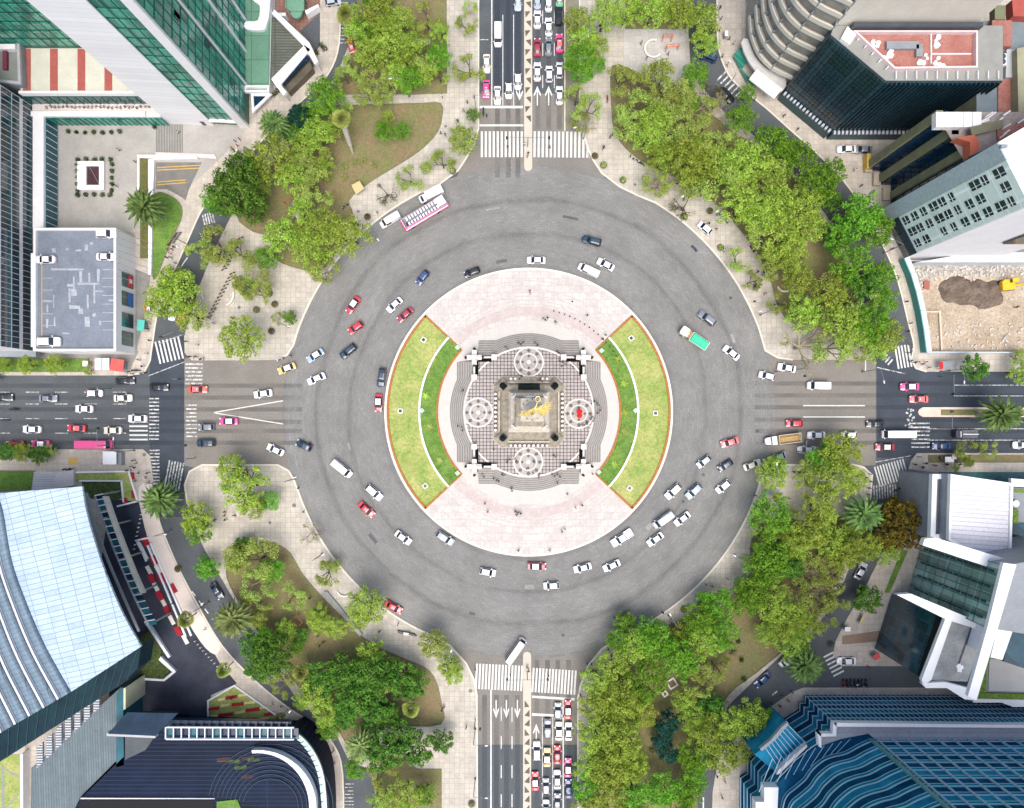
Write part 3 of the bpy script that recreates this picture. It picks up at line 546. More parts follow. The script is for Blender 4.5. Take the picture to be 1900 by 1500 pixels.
P(t, 'yellow_line', MB().sheet(at(ZR, (77, 490), (78.4, 490), (78.4, 636), (77, 636)), ZR+.026), YPAINT)
for k in range(8): P(t, 'bay_line', MB().sheet(at(ZR, (190, 500+k*16), (214, 500+k*16), (214, 501.2+k*16), (190, 501.2+k*16)), ZR+.025), RP)
for k in range(6): P(t, 'bay_line', MB().sheet(at(ZR, (79, 516+k*22), (98, 516+k*22), (98, 517.2+k*22), (79, 517.2+k*22)), ZR+.025), RP)
prism(t, 'side_gate', [(ql-.8, qb+1), (ql-.1, qb+1), (ql-.1, qt-6), (ql-.8, qt-6)], 0, ZR+.5, WHP)
# courtyard skylight, ramp, planters, steps
t = bld('courtyard_skylight', 172, 328, 'square white framed skylight opening in the upper left courtyard', 'skylight')
parapet(t, G((147, 302), (196, 302), (196, 354), (147, 354)), 0, .9, 1.15, WHP, 'frame'); P(t, 'inner_ledge', MB().prism(G((155, 308), (163, 308), (163, 350), (155, 350)), 0, .7), WHP); P(t, 'opening', MB().box((*W(174, 329), .2), (4.8, 6.2, .2)), M('dark_hole', (.06, .025, .03), .5, .4, .5)); P(t, 'glazing_bar', MB().box((*W(178, 329), .5), (.12, 5.6, .1), .5), GREY)
t = bld('garage_ramp', 330, 340, 'garage ramp with white walls and yellow lane lines'); 
ground('ramp_surface', [(290, 302), (375, 302), (352, 350), (345, 372), (330, 362), (310, 352), (290, 352)], .18, M('ramp_grey', (.20, .185, .165), .8, .25, .5, c2=(.13, .13, .13)), .02)
P(t, 'ramp_wall', MB().prism(G((258, 290), (365, 291), (370, 297), (290, 299), (290, 297), (258, 295)), 0, 1.0), WHP); P(t, 'ramp_side_wall', MB().prism(G((279, 299), (290, 299), (288, 366), (279, 366)), 0, 1.1), WHP); P(t, 'planter_wall', MB().prism(G((258, 296), (262, 296), (262, 366), (258, 366)), 0, .9), WHP)
P(t, 'planting', MB().prism(G((262.3, 296), (278.6, 296), (278.6, 480), (262.3, 480)), .1, .6), M('brown_planting', (.13, .09, .04), .95, .4, 1.5, c2=(.10, .14, .03), fine=.3)); P(t, 'lower_wall', MB().prism(G((278.8, 420), (286, 420), (284, 512), (278.8, 512)), 0, 1.0), WHP)
for y_ in (307, 312, 334, 339): P(t, 'yellow_line', MB().sheet(G((292, y_+4), (372 if y_ < 320 else 345, y_), (372 if y_ < 320 else 345, y_+1.4), (292, y_+5.4)), .2), YPAINT)
t = bld('courtyard_steps', 316, 258, 'broad grey ribbed steps in front of the white tower', 'steps')
for k in range(17): P(t, 'step', MB().box((*W(291+k*3, 258), .14+.02*(k % 2)), (.22, 7.2, .12+.04*(k % 2))), M('step_dark', (.16, .155, .145), .8))
P(t, 'rim', MB().prism(G((290, 284), (400, 288), (404, 297), (366, 294), (290, 289)), 0, .5), M('rim_stone', (.52, .5, .48)))
# ---- green roofed annex with white V walls, top
t = bld('green_roof_annex', 478, 100, 'single storey annex with flat pale green roof and a white curved edge')
q = at(3.2, (453, -60), (503, -60), (503, 40), (500, 165), (453, 165)); prism(t, 'wall', q, 0, 3.1, WHP); prism(t, 'roof', inset(q, .1), 3.1, 3.2, GREENR); P(t, 'white_cloud_roof', MB().prism([W(a, b, 4) for a, b in smooth([(468, -60), (466, -8), (473, 4), (482, 12), (478, 38), (456, 40), (456, 54), (488, 56), (496, 40), (500, 20), (502, -60)], 3, True)], 3.2, 4.0), WHP); parapet(t, at(3.2, (454, 160), (500, 160), (500, 172), (454, 172)), 2.6, 3.5, .5, WHP)
P(t, 'brown_roof', MB().prism(at(3.5, (504, 32), (512, 34), (566, 84), (504, 148)), 0, 3.5), tiled('slatted_roof', (.12, .125, .10), (.05, .06, .05), 30, .7, .1, var=.25))
t = bld('white_v_wall', 560, 110, 'white angular V-shaped canopy walls at the top left pavement', 'canopy'); h_ = 5
for q in (((504, 25), (509, 18), (574, 80), (590, 114), (584, 120), (566, 88)), ((565, 84), (576, 92), (520, 158), (532, 171), (526, 178), (503, 147)), ((518, 150), (567, 98), (572, 104), (523, 156))): prism(t, 'beam', at(h_, *q), h_-1.2 if q[0][0] != 518 else h_-1.6, h_+(0 if q[0][0] != 518 else -.3), WHP if q[0][0] != 518 else BGD)
for (a, b) in ((508, 25), (585, 115), (524, 172), (506, 148)): P(t, 'post', MB().tube((*W(a, b, h_), 0), (*W(a, b, h_), h_-1), .3, .3, 8), WHP)
P(t, 'grey_lobby_roof', MB().prism(at(2.5, (526, 158), (572, 106), (580, 128), (535, 172)), 0, 2.5), M('bronze_roof', (.10, .085, .06), .6, .4, .5))
t = bld('triangle_frame', 485, 190, 'small white triangular frame beside the palm', 'canopy'); parapet(t, at(2.5, (466, 174), (504, 175), (468, 210)), 2, 2.6, .55, WHP, 'frame'); P(t, 'glass_panel', MB().prism(inset(at(2.3, (466, 174), (504, 175), (468, 210)), .5), 2.1, 2.3), BGD)
t = bld('green_gazebo', 548, 10, 'pale green scalloped gazebo roof at the top edge', 'gazebo'); P(t, 'roof', MB().prism(at(3, *([(530, -60), (565, -60), (565, 16)]+[(550+11*cos(R(a)), 22+13*sin(R(a))) for a in range(0, 181, 20)]+[(530, 16)])), 2.6, 3.2), GREENR)
for (a, b) in ((531, 15), (564, 15), (531, -20), (564, -20)): P(t, 'post', MB().tube((*W(a, b, 3), 0), (*W(a, b, 3), 2.6), .12, .12, 6), WMET)
for s_ in (0, 1): P(t, 'white_wall', MB().prism(at(2.4, *([(508, 24), (530, 24), (530, 30), (506, 30)] if s_ == 0 else [(566, 20), (590, 8), (592, 12), (568, 27)])), 0, 2.4), WHP)
ground('red_brown_paving', [(505, -60), (594, -60), (594, 50), (558, 62), (510, 22)], .17, tiled('red_brown_tiles', (.24, .13, .10), (.16, .09, .07), 1, 1, .06, var=.2), .02); ground('grey_drive', [(594, 24), (594, 84), (586, 100), (574, 78), (556, 60)], .19, ASPH, .02)
# ---- cream balcony tower, upper right
Ht = 78; t = bld('balcony_tower', 1430, 110, 'tall cream tower with curved balcony floors leaning out at the top right'); CRT = M('cream_concrete', (.56, .53, .46), .85, .08, .2, fine=.05)
cur = smooth([(1383, 60), (1386, 92), (1398, 122), (1420, 145), (1454, 162)], 5); fp = G(*cur)+G((1672, 162), (1672, -90), (1383, -90)); prism(t, 'wall', fp, 0, Ht, M('taupe_wall', (.30, .285, .25), .8, .2, .5)); sA, sB = W(1456, 162.5), W(1672, 162.5); slab(t, 'blank_wall', sA, sB, 0, Ht+.5, .3, CRT)
for k in range(16):
    z_ = 6+4.4*k; o_ = [(x-.0, y) for x, y in G(*cur)]; cxx, cyy = W(1480, 80)
    outp = [(cxx+(x-cxx)*1.10, cyy+(y-cyy)*1.10) for x, y in o_]; q = outp+list(reversed([(cxx+(x-cxx)*.98, cyy+(y-cyy)*.98) for x, y in o_]))
    P(t, 'balcony_slab', MB().prism(q, z_, z_+.25), CRT); inn = [(cxx+(x-cxx)*1.075, cyy+(y-cyy)*1.075) for x, y in o_]; P(t, 'balcony_rail', MB().prism(outp+list(reversed(inn)), z_+.25, z_+1.25), CRT)
    for j in range(0, len(o_), 5): x, y = o_[j]; P(t, 'divider', MB().box((cxx+(x-cxx)*1.04, cyy+(y-cyy)*1.04, z_+1.2), (.25, 1.5, 1.9), atan2(y-cyy, x-cxx)+pi/2), GREY)
prism(t, 'roof', fp, Ht, Ht+.6, CRT)
c2_ = [(1378, 88), (1390, 118), (1412, 142), (1447, 158), (1440, 184), (1405, 160), (1380, 130), (1366, 95)]; P(t, 'entrance_canopy', MB().prism(G(*smooth(c2_, 2, True)), 3.4, 4.0), M('pale_concrete', (.5, .49, .46)))
P(t, 'white_canopy', MB().prism(at(4.6, (1404, 129), (1451, 166), (1436, 184), (1390, 147)), 4.2, 4.7), WHP)
P(t, 'green_glass_wall', MB().prism(G((1358, 108), (1379, 84), (1384, 120), (1374, 132), (1400, 165), (1385, 158)), .3, 1.2), GRN)
# ---- dark glass block with red roof, upper right
Hd = 29; t = bld('dark_glass_block', 1533, 250, 'black glass office block with ribbed facade and red roof terrace, top right'); RIBG = wallgrid('dark_ribbed_glass', (.006, .02, .035), (.03, .075, .10), 1.2, .9, .12, .25, .8, .6, c2=(.012, .05, .075))
A_, B_, C_ = W(1447, 180), W(1533, 252), W(1716, 252); fp = [A_, B_, C_, W(1716, 165), W(1452, 165)]
prism(t, 'wall', fp, 0, Hd-.1, DGREY)
for (p_, q_) in ((A_, B_), (B_, C_)):
    fac(t, p_, q_, 3.5, Hd-.3, 9, RIBG, .88, .15); L_ = hypot(q_[0]-p_[0], q_[1]-p_[1]); n_ = int(L_/1.0); dx, dy = (q_[0]-p_[0])/L_, (q_[1]-p_[1])/L_
    mb = MB()
    for k in range(n_): s_ = (k+.5)*L_/n_; c = (p_[0]+dx*s_+dy*.4, p_[1]+dy*s_-dx*.4); mb.box((c[0], c[1], Hd/2+2), (.14, .5, Hd-5), atan2(dy, dx))
    P(t, 'fin_row', mb, M('dark_fin', (.015, .04, .055), .35, .4, .4)); mb = MB()
    for k in range(n_): s_ = (k+.5)*L_/n_; c = (p_[0]+dx*s_+dy*.7, p_[1]+dy*s_-dx*.7); mb.box((c[0], c[1], 3.6), (.55, .9, .5), atan2(dy, dx))
    P(t, 'white_cornice', mb, M('pale_cornice', (.45, .46, .5)))
slab(t, 'base_band', A_, B_, 0, 3.2, 1.1, M('base_teal', (.02, .06, .07), .4)); slab(t, 'base_band', B_, C_, 0, 3.2, 1.1, M('base_teal', (.02, .06, .07), .4))
# diagonal inner brace that reads as the grey seam in the facade
REDR = M('red_roof_membrane', (.27, .095, .075), .8, .18, .3, fine=.2, c2=(.36, .17, .14)); prism(t, 'roof', inset(fp, .1), Hd-.1, Hd, M('roof_grey_pave', (.25, .25, .23)))
rq = at(Hd+.1, (1580, 62), (1808, 62), (1808, 130), (1655, 132)); prism(t, 'red_terrace', rq, Hd, Hd+.12, REDR); parapet(t, rq, Hd, Hd+1.2, .35, M('pinkish_trim', (.62, .5, .5)), 'terrace_rail')
prism(t, 'penthouse_wall', at(Hd, (1575, 52), (1812, 52), (1812, 60), (1575, 60)), Hd, Hd+2.2, DGREY)
prism(t, 'white_corner', at(Hd+.6, (1560, 72), (1572, 50), (1588, 65), (1576, 84)), Hd, Hd+.8, WHP)
for (a, b, c, d) in ((1645, 77, 60, 14), (1700, 83, 12, 22)): prism(t, 'duct', at(Hd+.8, (a, b), (a+c, b), (a+c, b+d), (a, b+d)), Hd+.12, Hd+.9, GREY)
for (a, b) in ((1728, 62), (1728, 98)): prism(t, 'pipe_run', at(Hd+.6, (a, b), (a+(2 if b == 62 else 75), b), (a+(2 if b == 62 else 75), b+(55 if b == 62 else 2)), (a, b+(55 if b == 62 else 2))), Hd+.12, Hd+.4+.01*(b == 62), WMET)
rg = random.Random(4)
for cx_, cy_ in ((1625, 85), (1645, 100), (1743, 75), (1715, 108), (1742, 115)):
    for k in range(4): a, b = cx_+rg.uniform(-9, 9), cy_+rg.uniform(-9, 9); s_ = rg.uniform(3, 8); P(t, 'roof_tarp', MB().prism(at(Hd+.5, *[(a+s_*cos(R(q+rg.uniform(-20, 20))), b+s_*sin(R(q))) for q in range(0, 360, 60)]), Hd+.12, Hd+.45+.02*k), WMET)
for k in range(11): a = 1662+k*19; P(t, 'roof_divider', MB().prism(at(Hd+.5, (a, 132), (a+1.2, 132), (a+1.2, 147), (a, 147)), Hd, Hd+.6), WMET)
for k in range(5): a, b = 1590+k*13, 75+k*13.5; P(t, 'roof_divider', MB().prism(at(Hd+.5, (a, b), (a+8, b-8), (a+9, b-7), (a+1, b+1)), Hd, Hd+.6), WMET)
# ---- roofs to the right of it
t = bld('service_annex', 1740, 230, 'annex with white air conditioning unit and red roof strips at the right edge'); Hs = 24
GR2 = M('roof_bluegrey', (.16, .2, .22), .8, .15, .3); q = at(Hs, (1812, 40), (1990, 30), (1990, 215), (1905, 212), (1862, 215), (1812, 212)); prism(t, 'wall', q, 0, Hs-.1, M('yellowish_wall', (.27, .26, .17))); prism(t, 'roof', q, Hs-.1, Hs, GR2)
def rslab(t, nm, h0, h1, mat, *pts): return prism(t, nm, at(h1, *pts), h0, h1, mat)
rslab(t, 'red_roof', Hs, Hs+.3, REDR, (1852, 148), (1884, 145), (1888, 215), (1852, 213)); rslab(t, 'red_roof', Hs, Hs+1.5, REDR, (1841, 38), (1878, 38), (1878, 86), (1840, 86)); rslab(t, 'yellow_wall', Hs, Hs+2.5, M('khaki_render', (.30, .29, .19)), (1887, 90), (1990, 70), (1990, 220), (1890, 220)); rslab(t, 'grey_ledge', Hs, Hs+.8, M('pale_ledge', (.4, .42, .44)), (1868, 92), (1886, 92), (1886, 144), (1866, 144)); rslab(t, 'red_parapet_room', Hs, Hs+2.2, M('red_room', (.36, .08, .06)), (1878, 0), (1990, 0), (1990, 34), (1880, 30)); rslab(t, 'small_shed', Hs, Hs+1.8, M('green_brown', (.16, .17, .1)), (1846, 10), (1866, 10), (1866, 36), (1846, 36))
u = P(t, 'air_conditioner', MB().prism(at(Hs+1.8, (1824, 99), (1868, 99), (1868, 121), (1824, 121)), Hs, Hs+1.7), WMET); 
for k in range(8):
    if k == 5: continue
    x, y = W(1829+(k % 4)*11, 104+(k//4)*10, Hs+1.8); P(t, 'fan', MB().lathe((x, y, Hs+1.7), [(.62, 0), (.55, .06), (.12, .08)], 12), DGREY)
# ---- olive banded block
Hb = 31; t = bld('banded_corner_block', 1650, 330, 'dark glass block with stepped olive piers left of the panelled tower'); OLP = M('olive_concrete', (.19, .19, .11), .85, .18, .3, fine=.1)
steps = [(1608, 306), (1608, 318), (1632, 318), (1632, 344), (1652, 344), (1652, 378), (1668, 378), (1668, 400)]; fp = G(*steps)+G((1780, 400), (1780, 306)); prism(t, 'wall', fp, 0, Hb-.1, BGD)
for i in (0, 2, 4): a, b = W(*steps[i]), W(*steps[i+1]); fac(t, a, b, 3, Hb-.5, 8, DGL, .8, .15) if False else fac(t, b, a, 3, Hb-.5, 8, DGL, .8, .15)
for (a, b) in ((1608, 311), (1632, 334), (1652, 366), (1668, 392)): P(t, 'olive_pier', MB().box((*W(a, b), Hb/2), (1.5, 1.9, Hb)), OLP)
for i in (1, 3, 5): a, b = W(*steps[i]), W(*steps[i+1]); fac(t, a, b, 3, Hb-.5, 8, BGD, .7, .15)
for (a, b) in ((1604, 300), (1620, 325), (1638, 352), (1655, 378)): P(t, 'beige_plinth', MB().prism(G((a-3, b-2), (a+10, b-2), (a+10, b+22), (a-3, b+22)), 0, 1.2), M('beige_render', (.42, .36, .28)))
P(t, 'yellow_panel', MB().prism(G((1600, 292), (1607, 292), (1607, 318), (1600, 318)), 0, 2.5), M('yellow_mark', (.6, .42, .08)))
rslab(t, 'roof', Hb-.1, Hb, M('roof_pinkgrey', (.28, .24, .22), .8, .3, .5), (1735, 208), (1905, 208), (1905, 262), (1850, 268), (1800, 290), (1790, 300), (1760, 250))
for k in range(5): rslab(t, 'white_roof_box', Hb, Hb+1.6, WHP, (1737+k*17, 208), (1753+k*17, 208), (1753+k*17, 236), (1737+k*17, 236))
rslab(t, 'red_room', Hb, Hb+2.4, M('orange_red_wall', (.42, .11, .06)), (1775, 256), (1808, 250), (1816, 262), (1818, 278), (1800, 290), (1800, 264)); rslab(t, 'red_roof', Hb, Hb+.4, REDR, (1850, 240), (1905, 225), (1905, 262), (1852, 262)); rslab(t, 'pergola', Hb+2, Hb+2.3, M('olive_deck', (.14, .14, .09)), (1800, 236), (1860, 222), (1862, 238), (1804, 252))
rg = random.Random(9)
for k in range(14): a, b = rg.uniform(1815, 1895), rg.uniform(205, 262); P(t, 'roof_pipe', MB().tube((*W(a, b, Hb+1), Hb+1), (*W(a+rg.uniform(8, 16), b-rg.uniform(4, 9), Hb+1.5), Hb+1.5+rg.random()), .18, .18, 5), WMET)
# ---- panelled pale tower, right
Hf = 45; t = bld('panelled_tower', 1672, 480, 'pale tower with scattered square windows on a mint panelled wall and blank white side'); nw, sw = W(1627, 394), W(1672, 482); se = W(1840, 482); ne = W(1790, 300)
MINT = wallgrid('mint_panels', (.62, .74, .69), (.80, .88, .88), 3.62, 2.9, .14, .5, .5, .08); SREY = M('streaked_grey_panel', (.26, .34, .37), .6, .25, 1.2, c2=(.38, .46, .49)); prism(t, 'wall', [nw, sw, se, ne], 0, Hf, WHP)
d = Vector(sw)-Vector(nw); L_ = d.length; d /= L_; n = Vector((d.y, -d.x)); n = -n if n.x > 0 else n; ang = atan2(d.y, d.x)
def wl(s, z0, z1, s1, th, mat, nm): a = Vector(nw)+d*s; b = Vector(nw)+d*s1; return prism(t, nm, [tuple(a-n*.1), tuple(b-n*.1), tuple(b+n*th), tuple(a+n*th)], z0, z1, mat)
wl(0, 0, Hf+.3, L_*.27, .25, SREY, 'grey_panel_wall'); wl(L_*.275, 7.5, Hf+.3, L_*.985, .2, MINT, 'mint_panel_wall'); wl(L_*.27, 2, 7.3, L_, .3, DGL, 'shop_glazing')
rg = random.Random(21); nr, nc = 10, 3
for r_ in range(nr):
    for c_ in range(nc):
        if (r_, c_) in ((2, 2), (6, 0), (8, 1)) : continue
        s0 = L_*.30+c_*L_*.225; z_ = 8.3+r_*3.62; hh = rg.choice((1.7, 2.5, 3.0, 2.3)); f = None
        for k_, (u0, u1) in enumerate(((.25, 1.55), (1.72, 2.25))):
            f = wl(s0+u0*.95, z_+rg.uniform(0, .3), z_+hh, s0+u1*.95, .28, DGL, 'window')
        wl(s0+.2, z_+hh*.5-.06, z_+hh*.5+.06, s0+2.1, .33, WMET, 'window_bar').parent = f; f.children[0].location = (0, 0, 0)
for r_ in range(3, 13): pass
prism(t, 'roof', [nw, sw, se, ne], Hf, Hf+.35, WHP); rslab(t, 'roof_vent', Hf+.35, Hf+1, GREY, (1858, 268), (1870, 268), (1870, 274), (1858, 274)); rslab(t, 'ledge', 0, 4, M('ledge_grey', (.5, .52, .54)), (1800, 470), (1990, 466), (1990, 487), (1700, 487))
slab(t, 'dark_recess', W(1770, 484), W(1838, 484), 18, 45.4, .3, DGL)
# ---- demolition site with hoarding
t = bld('site_hoarding', 1695, 570, 'pale blue hoarding fence round the demolition site', 'fence'); HB = M('hoarding_pale', (.50, .56, .62), .6, .08, .5); HB2 = M('hoarding_teal', (.04, .22, .20), .6, .1)
hp = [(1668, 484), (1680, 512), (1690, 545), (1698, 580), (1704, 615), (1709, 655)]
for i in range(5):
    a, b = W(*hp[i]), W(*hp[i+1]); dv = Vector(b)-Vector(a); nv = Vector((-dv.y, dv.x)).normalized(); nv = nv if nv.x > 0 else -nv; P(t, 'panel', MB().prism([a, (b[0]-dv.normalized().x*.15, b[1]-dv.normalized().y*.15), (b[0]+nv.x*1.3, b[1]+nv.y*1.3), (a[0]+nv.x*1.3, a[1]+nv.y*1.3)], 2.2, 2.5), HB); P(t, 'board', MB().prism([a, b, (b[0]-nv.x*.25, b[1]-nv.y*.25), (a[0]-nv.x*.25, a[1]-nv.y*.25)], 0, 2.6), HB2)
P(t, 'lower_fence', MB().prism(G((1712, 654), (1990, 655), (1990, 657), (1712, 656)), 0, 2.0), HB); P(t, 'upper_fence', MB().prism(G((1675, 486), (1800, 487), (1800, 488), (1675, 487.5)), 0, 1.6), WMET)
ground('demolition_ground', [(1676, 487), (1990, 487), (1990, 655), (1712, 655), (1700, 590)], .18, DIRT, .04)
mb = MB(); vs = []; nx_, ny_ = 46, 20; x0, y0 = W(1736, 574); x1, y1 = W(1866, 512)
for j in range(ny_+1):
    for i in range(nx_+1):
        u, v = i/nx_, j/ny_; x, y = x0+(x1-x0)*u, y0+(y1-y0)*v; e = 1-max(0, ((u-.5)/.47)**4+((v-.5-.08*sin(u*6))/.44)**2+.5*noise.noise(Vector((x*.35, y*.35, 3)))); vs.append((x, y, .1+max(-.3, min(1, e*2))*(1.0+.9*noise.noise(Vector((x*.5, y*.5, 0)))+.35*noise.noise(Vector((x*1.7, y*1.7, 1))))))
mb.add(vs, [(j*(nx_+1)+i, j*(nx_+1)+i+1, (j+1)*(nx_+1)+i+1, (j+1)*(nx_+1)+i) for j in range(ny_) for i in range(nx_)]); tag(mb.build('earth_mound', M('dark_earth', (.085, .062, .048), .95, .4, .6, c2=(.19, .145, .11), fine=.35), smooth=True), kind='structure')
ground('rubble_ground', [(1690, 488), (1990, 488), (1990, 512), (1880, 508), (1820, 515), (1740, 510), (1705, 530)], .2, M('grey_rubble', (.16, .16, .14), .95, .5, 1.5, c2=(.5, .46, .40), fine=.4), .02)
rg = random.Random(8); mb = MB()
for k in range(260):
    a = rg.uniform(1690, 1900); b = 490+abs(rg.gauss(0, 26)) if k % 3 else rg.uniform(600, 650); s_ = rg.uniform(.1, .45); mb.box((*W(a, b), .25), (s_*2, s_, s_), rg.uniform(0, 3), 0, rg.uniform(-.5, .5))
tag(mb.build('rubble', M('rubble_grey', (.50, .46, .41), .95, .3, .9)), 'broken concrete scattered over the demolition site', 'rubble', kind='stuff')
t = bld('brick_footing', 1740, 600, 'low wall footings left standing in the demolition dirt', 'wall'); P(t, 'wall', MB().prism(G((1708, 578), (1742, 578), (1746, 652), (1743, 652), (1739, 581), (1708, 581)), .1, .8), M('footing', (.55, .47, .36))); P(t, 'paint_mark', MB().prism(G((1712, 520), (1723, 522), (1722, 538), (1712, 536)), .1, .6), M('red_rubble', (.3, .1, .08)))
# ---- angular white framed building, lower right
Z1 = 18; WB = M('white_frame', (.72, .73, .75), .6, .05); t = bld('angular_white_building', 1730, 940, 'angular white framed office building with ribbed white roof, lower right'); SLAT = tiled('white_slat_roof', (.62, .61, .65), (.40, .38, .44), 40, 1.0, .09, rot=R(4), var=.05)
rslab(t, 'wall', 0, Z1-.1, GREY, (1762, 880), (1877, 897), (1873, 1062), (1758, 1002)); rslab(t, 'white_roof', Z1-.1, Z1, SLAT, (1762, 880), (1877, 897), (1873, 1062), (1758, 1002)); parapet(t, at(Z1, (1762, 880), (1877, 897), (1873, 1062), (1758, 1002)), Z1-.6, Z1+.5, .5, WB)
rslab(t, 'side_wall', 0, 13.9, GREY, (1727, 882), (1762, 882), (1757, 998), (1724, 998)); rslab(t, 'deck', 13.9, 14, M('grey_deck', (.15, .16, .18)), (1727, 882), (1762, 882), (1757, 998), (1724, 998)); parapet(t, at(14, (1727, 880), (1764, 880), (1759, 999), (1723, 999)), 13.4, 14.8, 1.1, WB)
ground('dark_tiled_strip', [(1712, 878), (1735, 880), (1735, 1000), (1690, 1000), (1691, 960)], .17, M('dark_slate_paving', (.04, .06, .085), .6, .3, .3), .02); ground('pool', [(1740, 876), (1990, 876), (1990, 905), (1740, 884)], .19, M('pool_tile', (.02, .09, .09), .3, .4, .6), .02)
ground('planting_strip', [(1672, 1020), (1684, 1022), (1650, 1100), (1640, 1100)], .2, LAWN, .05)
Z2 = 30; fl = [W(1700, 1003), W(1676, 1102)]; k2 = H/(H-Z2)   # west glass wall, ground ends
a2, b2 = W(1862, 1050, Z2), W(1832, 1165, Z2); prism(t, 'glass_block_core', [a2, b2, (b2[0]+18, b2[1]-3), (a2[0]+18, a2[1]+3)], 0, Z2, GREY)
GPN = wallgrid('sage_glass', (.15, .30, .265), (.26, .48, .44), 6, 2.3, .1, .2, .8, .12, c2=(.28, .41, .37)); d = Vector(b2)-Vector(a2); 
fac(t, a2, b2, 0.2, Z2-.3, 7, GPN, .86, .2, 2.2, M('teal_mullion', (.04, .16, .15)), .14)
n = Vector((d.y, -d.x)).normalized(); n = n if n.x < 0 else -n
for r_ in range(4):
    for z_ in range(12):
        c = Vector(a2)+d*((r_+.5)/4)+n*.35; P(t, 'louvre', MB().box((c.x, c.y, 3+z_*2.2), (.5, .25, 1.5), atan2(d.y, d.x)), M('dark_louvre', (.01, .06, .07), .3))
rslab(t, 'north_frame_beam', Z2-6, Z2-4.6, WB, (1716, 1000), (1735, 998), (1882, 1042), (1876, 1062), (1862, 1062), (1712, 1012)); rslab(t, 'roof_edge_beam', Z2, Z2+1, WB, (1862, 1045), (1886, 1048), (1812, 1300), (1796, 1292), (1832, 1165)); rslab(t, 'rear_wall', 0, Z2-.1, WB, (1880, 1050), (1920, 1055), (1860, 1225), (1838, 1220))
# lower dark glass wing
Z3 = 22; a3, b3 = W(1752, 1148, Z3), W(1716, 1262, Z3); prism(t, 'lower_wing_wall', [a3, b3, W(1790, 1262, Z3), W(1828, 1170, Z3)], 0, Z3-.1, GREY); NVG = wallgrid('navy_glass', (.004, .03, .05), (.02, .10, .13), 2.6, 3, .06, .12, .9, .5, c2=(.012, .07, .095)); fac(t, a3, b3, .5, Z3-2.6, 1, NVG, 1.0, .3); fac(t, a3, b3, Z3-2.4, Z3-.8, 1, M('black_slot', (.005, .005, .006)), 1.0, .2)
rslab(t, 'grey_roof', Z3-.1, Z3, M('weathered_roof', (.27, .28, .28), .85, .25, .4, fine=.1), (1754, 1150), (1828, 1170), (1795, 1265), (1718, 1262)); rslab(t, 'roof_stain', Z3, Z3+.02, WB, *[(1781+7*cos(R(a))*(1+.4*sin(a)), 1240+8*sin(R(a))*(1+.3*cos(a*2))) for a in range(0, 360, 30)]); rslab(t, 'roof_gutter', Z3, Z3+.15, DGREY, (1803, 1160), (1806, 1160), (1781, 1232), (1778, 1232))
rslab(t, 'white_band', Z3, Z3+1, WB, (1755, 1146), (1768, 1148), (1728, 1262), (1714, 1272), (1710, 1262)); rslab(t, 'white_band', Z3-.3, Z3+1.2, WB, (1664, 1104), (1690, 1102), (1830, 1160), (1826, 1172), (1756, 1150)); rslab(t, 'white_band', Z3, Z3+1.1, WB, (1710, 1268), (1755, 1266), (1800, 1278), (1812, 1300), (1790, 1298), (1757, 1277), (1718, 1277))
t = bld('terrace_garden', 1850, 1260, 'roof garden with clipped green beds and pale terrace at the right edge', 'roof garden'); rslab(t, 'wall', 0, 12, GREY, (1822, 1130), (1990, 1110), (1990, 1310), (1800, 1300)); GB = M('garden_planting', (.06, .13, .02), .95, .4, 1.2, c2=(.22, .30, .05), fine=.3)
rslab(t, 'green_bed', 12, 12.5, GB, (1858, 1110), (1852, 1180), (1832, 1240), (1828, 1300), (1808, 1297), (1820, 1240), (1838, 1180), (1842, 1112)); rslab(t, 'green_bed', 12, 12.5, GB, (1828, 1286), (1990, 1290), (1990, 1300), (1828, 1297)); rslab(t, 'pale_terrace', 12, 12.2, M('terrace_pale', (.44, .43, .42), .8, .06), (1836, 1223), (1866, 1224), (1990, 1268), (1990, 1286), (1834, 1282)); rslab(t, 'white_rim', 11, 12.7, WB, (1806, 1297), (1990, 1301), (1990, 1312), (1880, 1312), (1858, 1304), (1806, 1304))
rslab(t, 'blue_glass_wall', 12, 24, NVG, (1862, 1228), (1888, 1120), (1990, 1110), (1990, 1270)); rslab(t, 'grey_upper_wall', 12, 14, M('grey_wall_face', (.2, .21, .23)), (1846, 1125), (1886, 1060), (1905, 1070), (1878, 1180), (1852, 1190))
t = bld('garden_shed_roof', 1870, 900, 'grey service roofs with a white dish at the lower right edge'); rslab(t, 'wall', 0, 9, GREY, (1880, 905), (1990, 910), (1990, 1070), (1880, 1060)); rslab(t, 'white_edge', 9, 10, WB, (1876, 888), (1990, 898), (1990, 908), (1878, 903)); rslab(t, 'green_bed', 9, 9.4, GB, (1880, 908), (1990, 912), (1990, 918), (1880, 914)); rslab(t, 'dark_glass_roof', 9, 9.6, NVG, (1880, 972), (1990, 972), (1990, 1050), (1878, 1040)); x, y = W(1886, 935, 10); P(t, 'white_dish', MB().lathe((x, y, 9), [(.3, 0), (.3, .5), (.85, .9), (.8, .95)], 14), WB); P(t, 'green_bed', MB().prism(at(9.5, (1878, 945), (1890, 945), (1888, 1030), (1876, 1030)), 9, 9.5), GB)
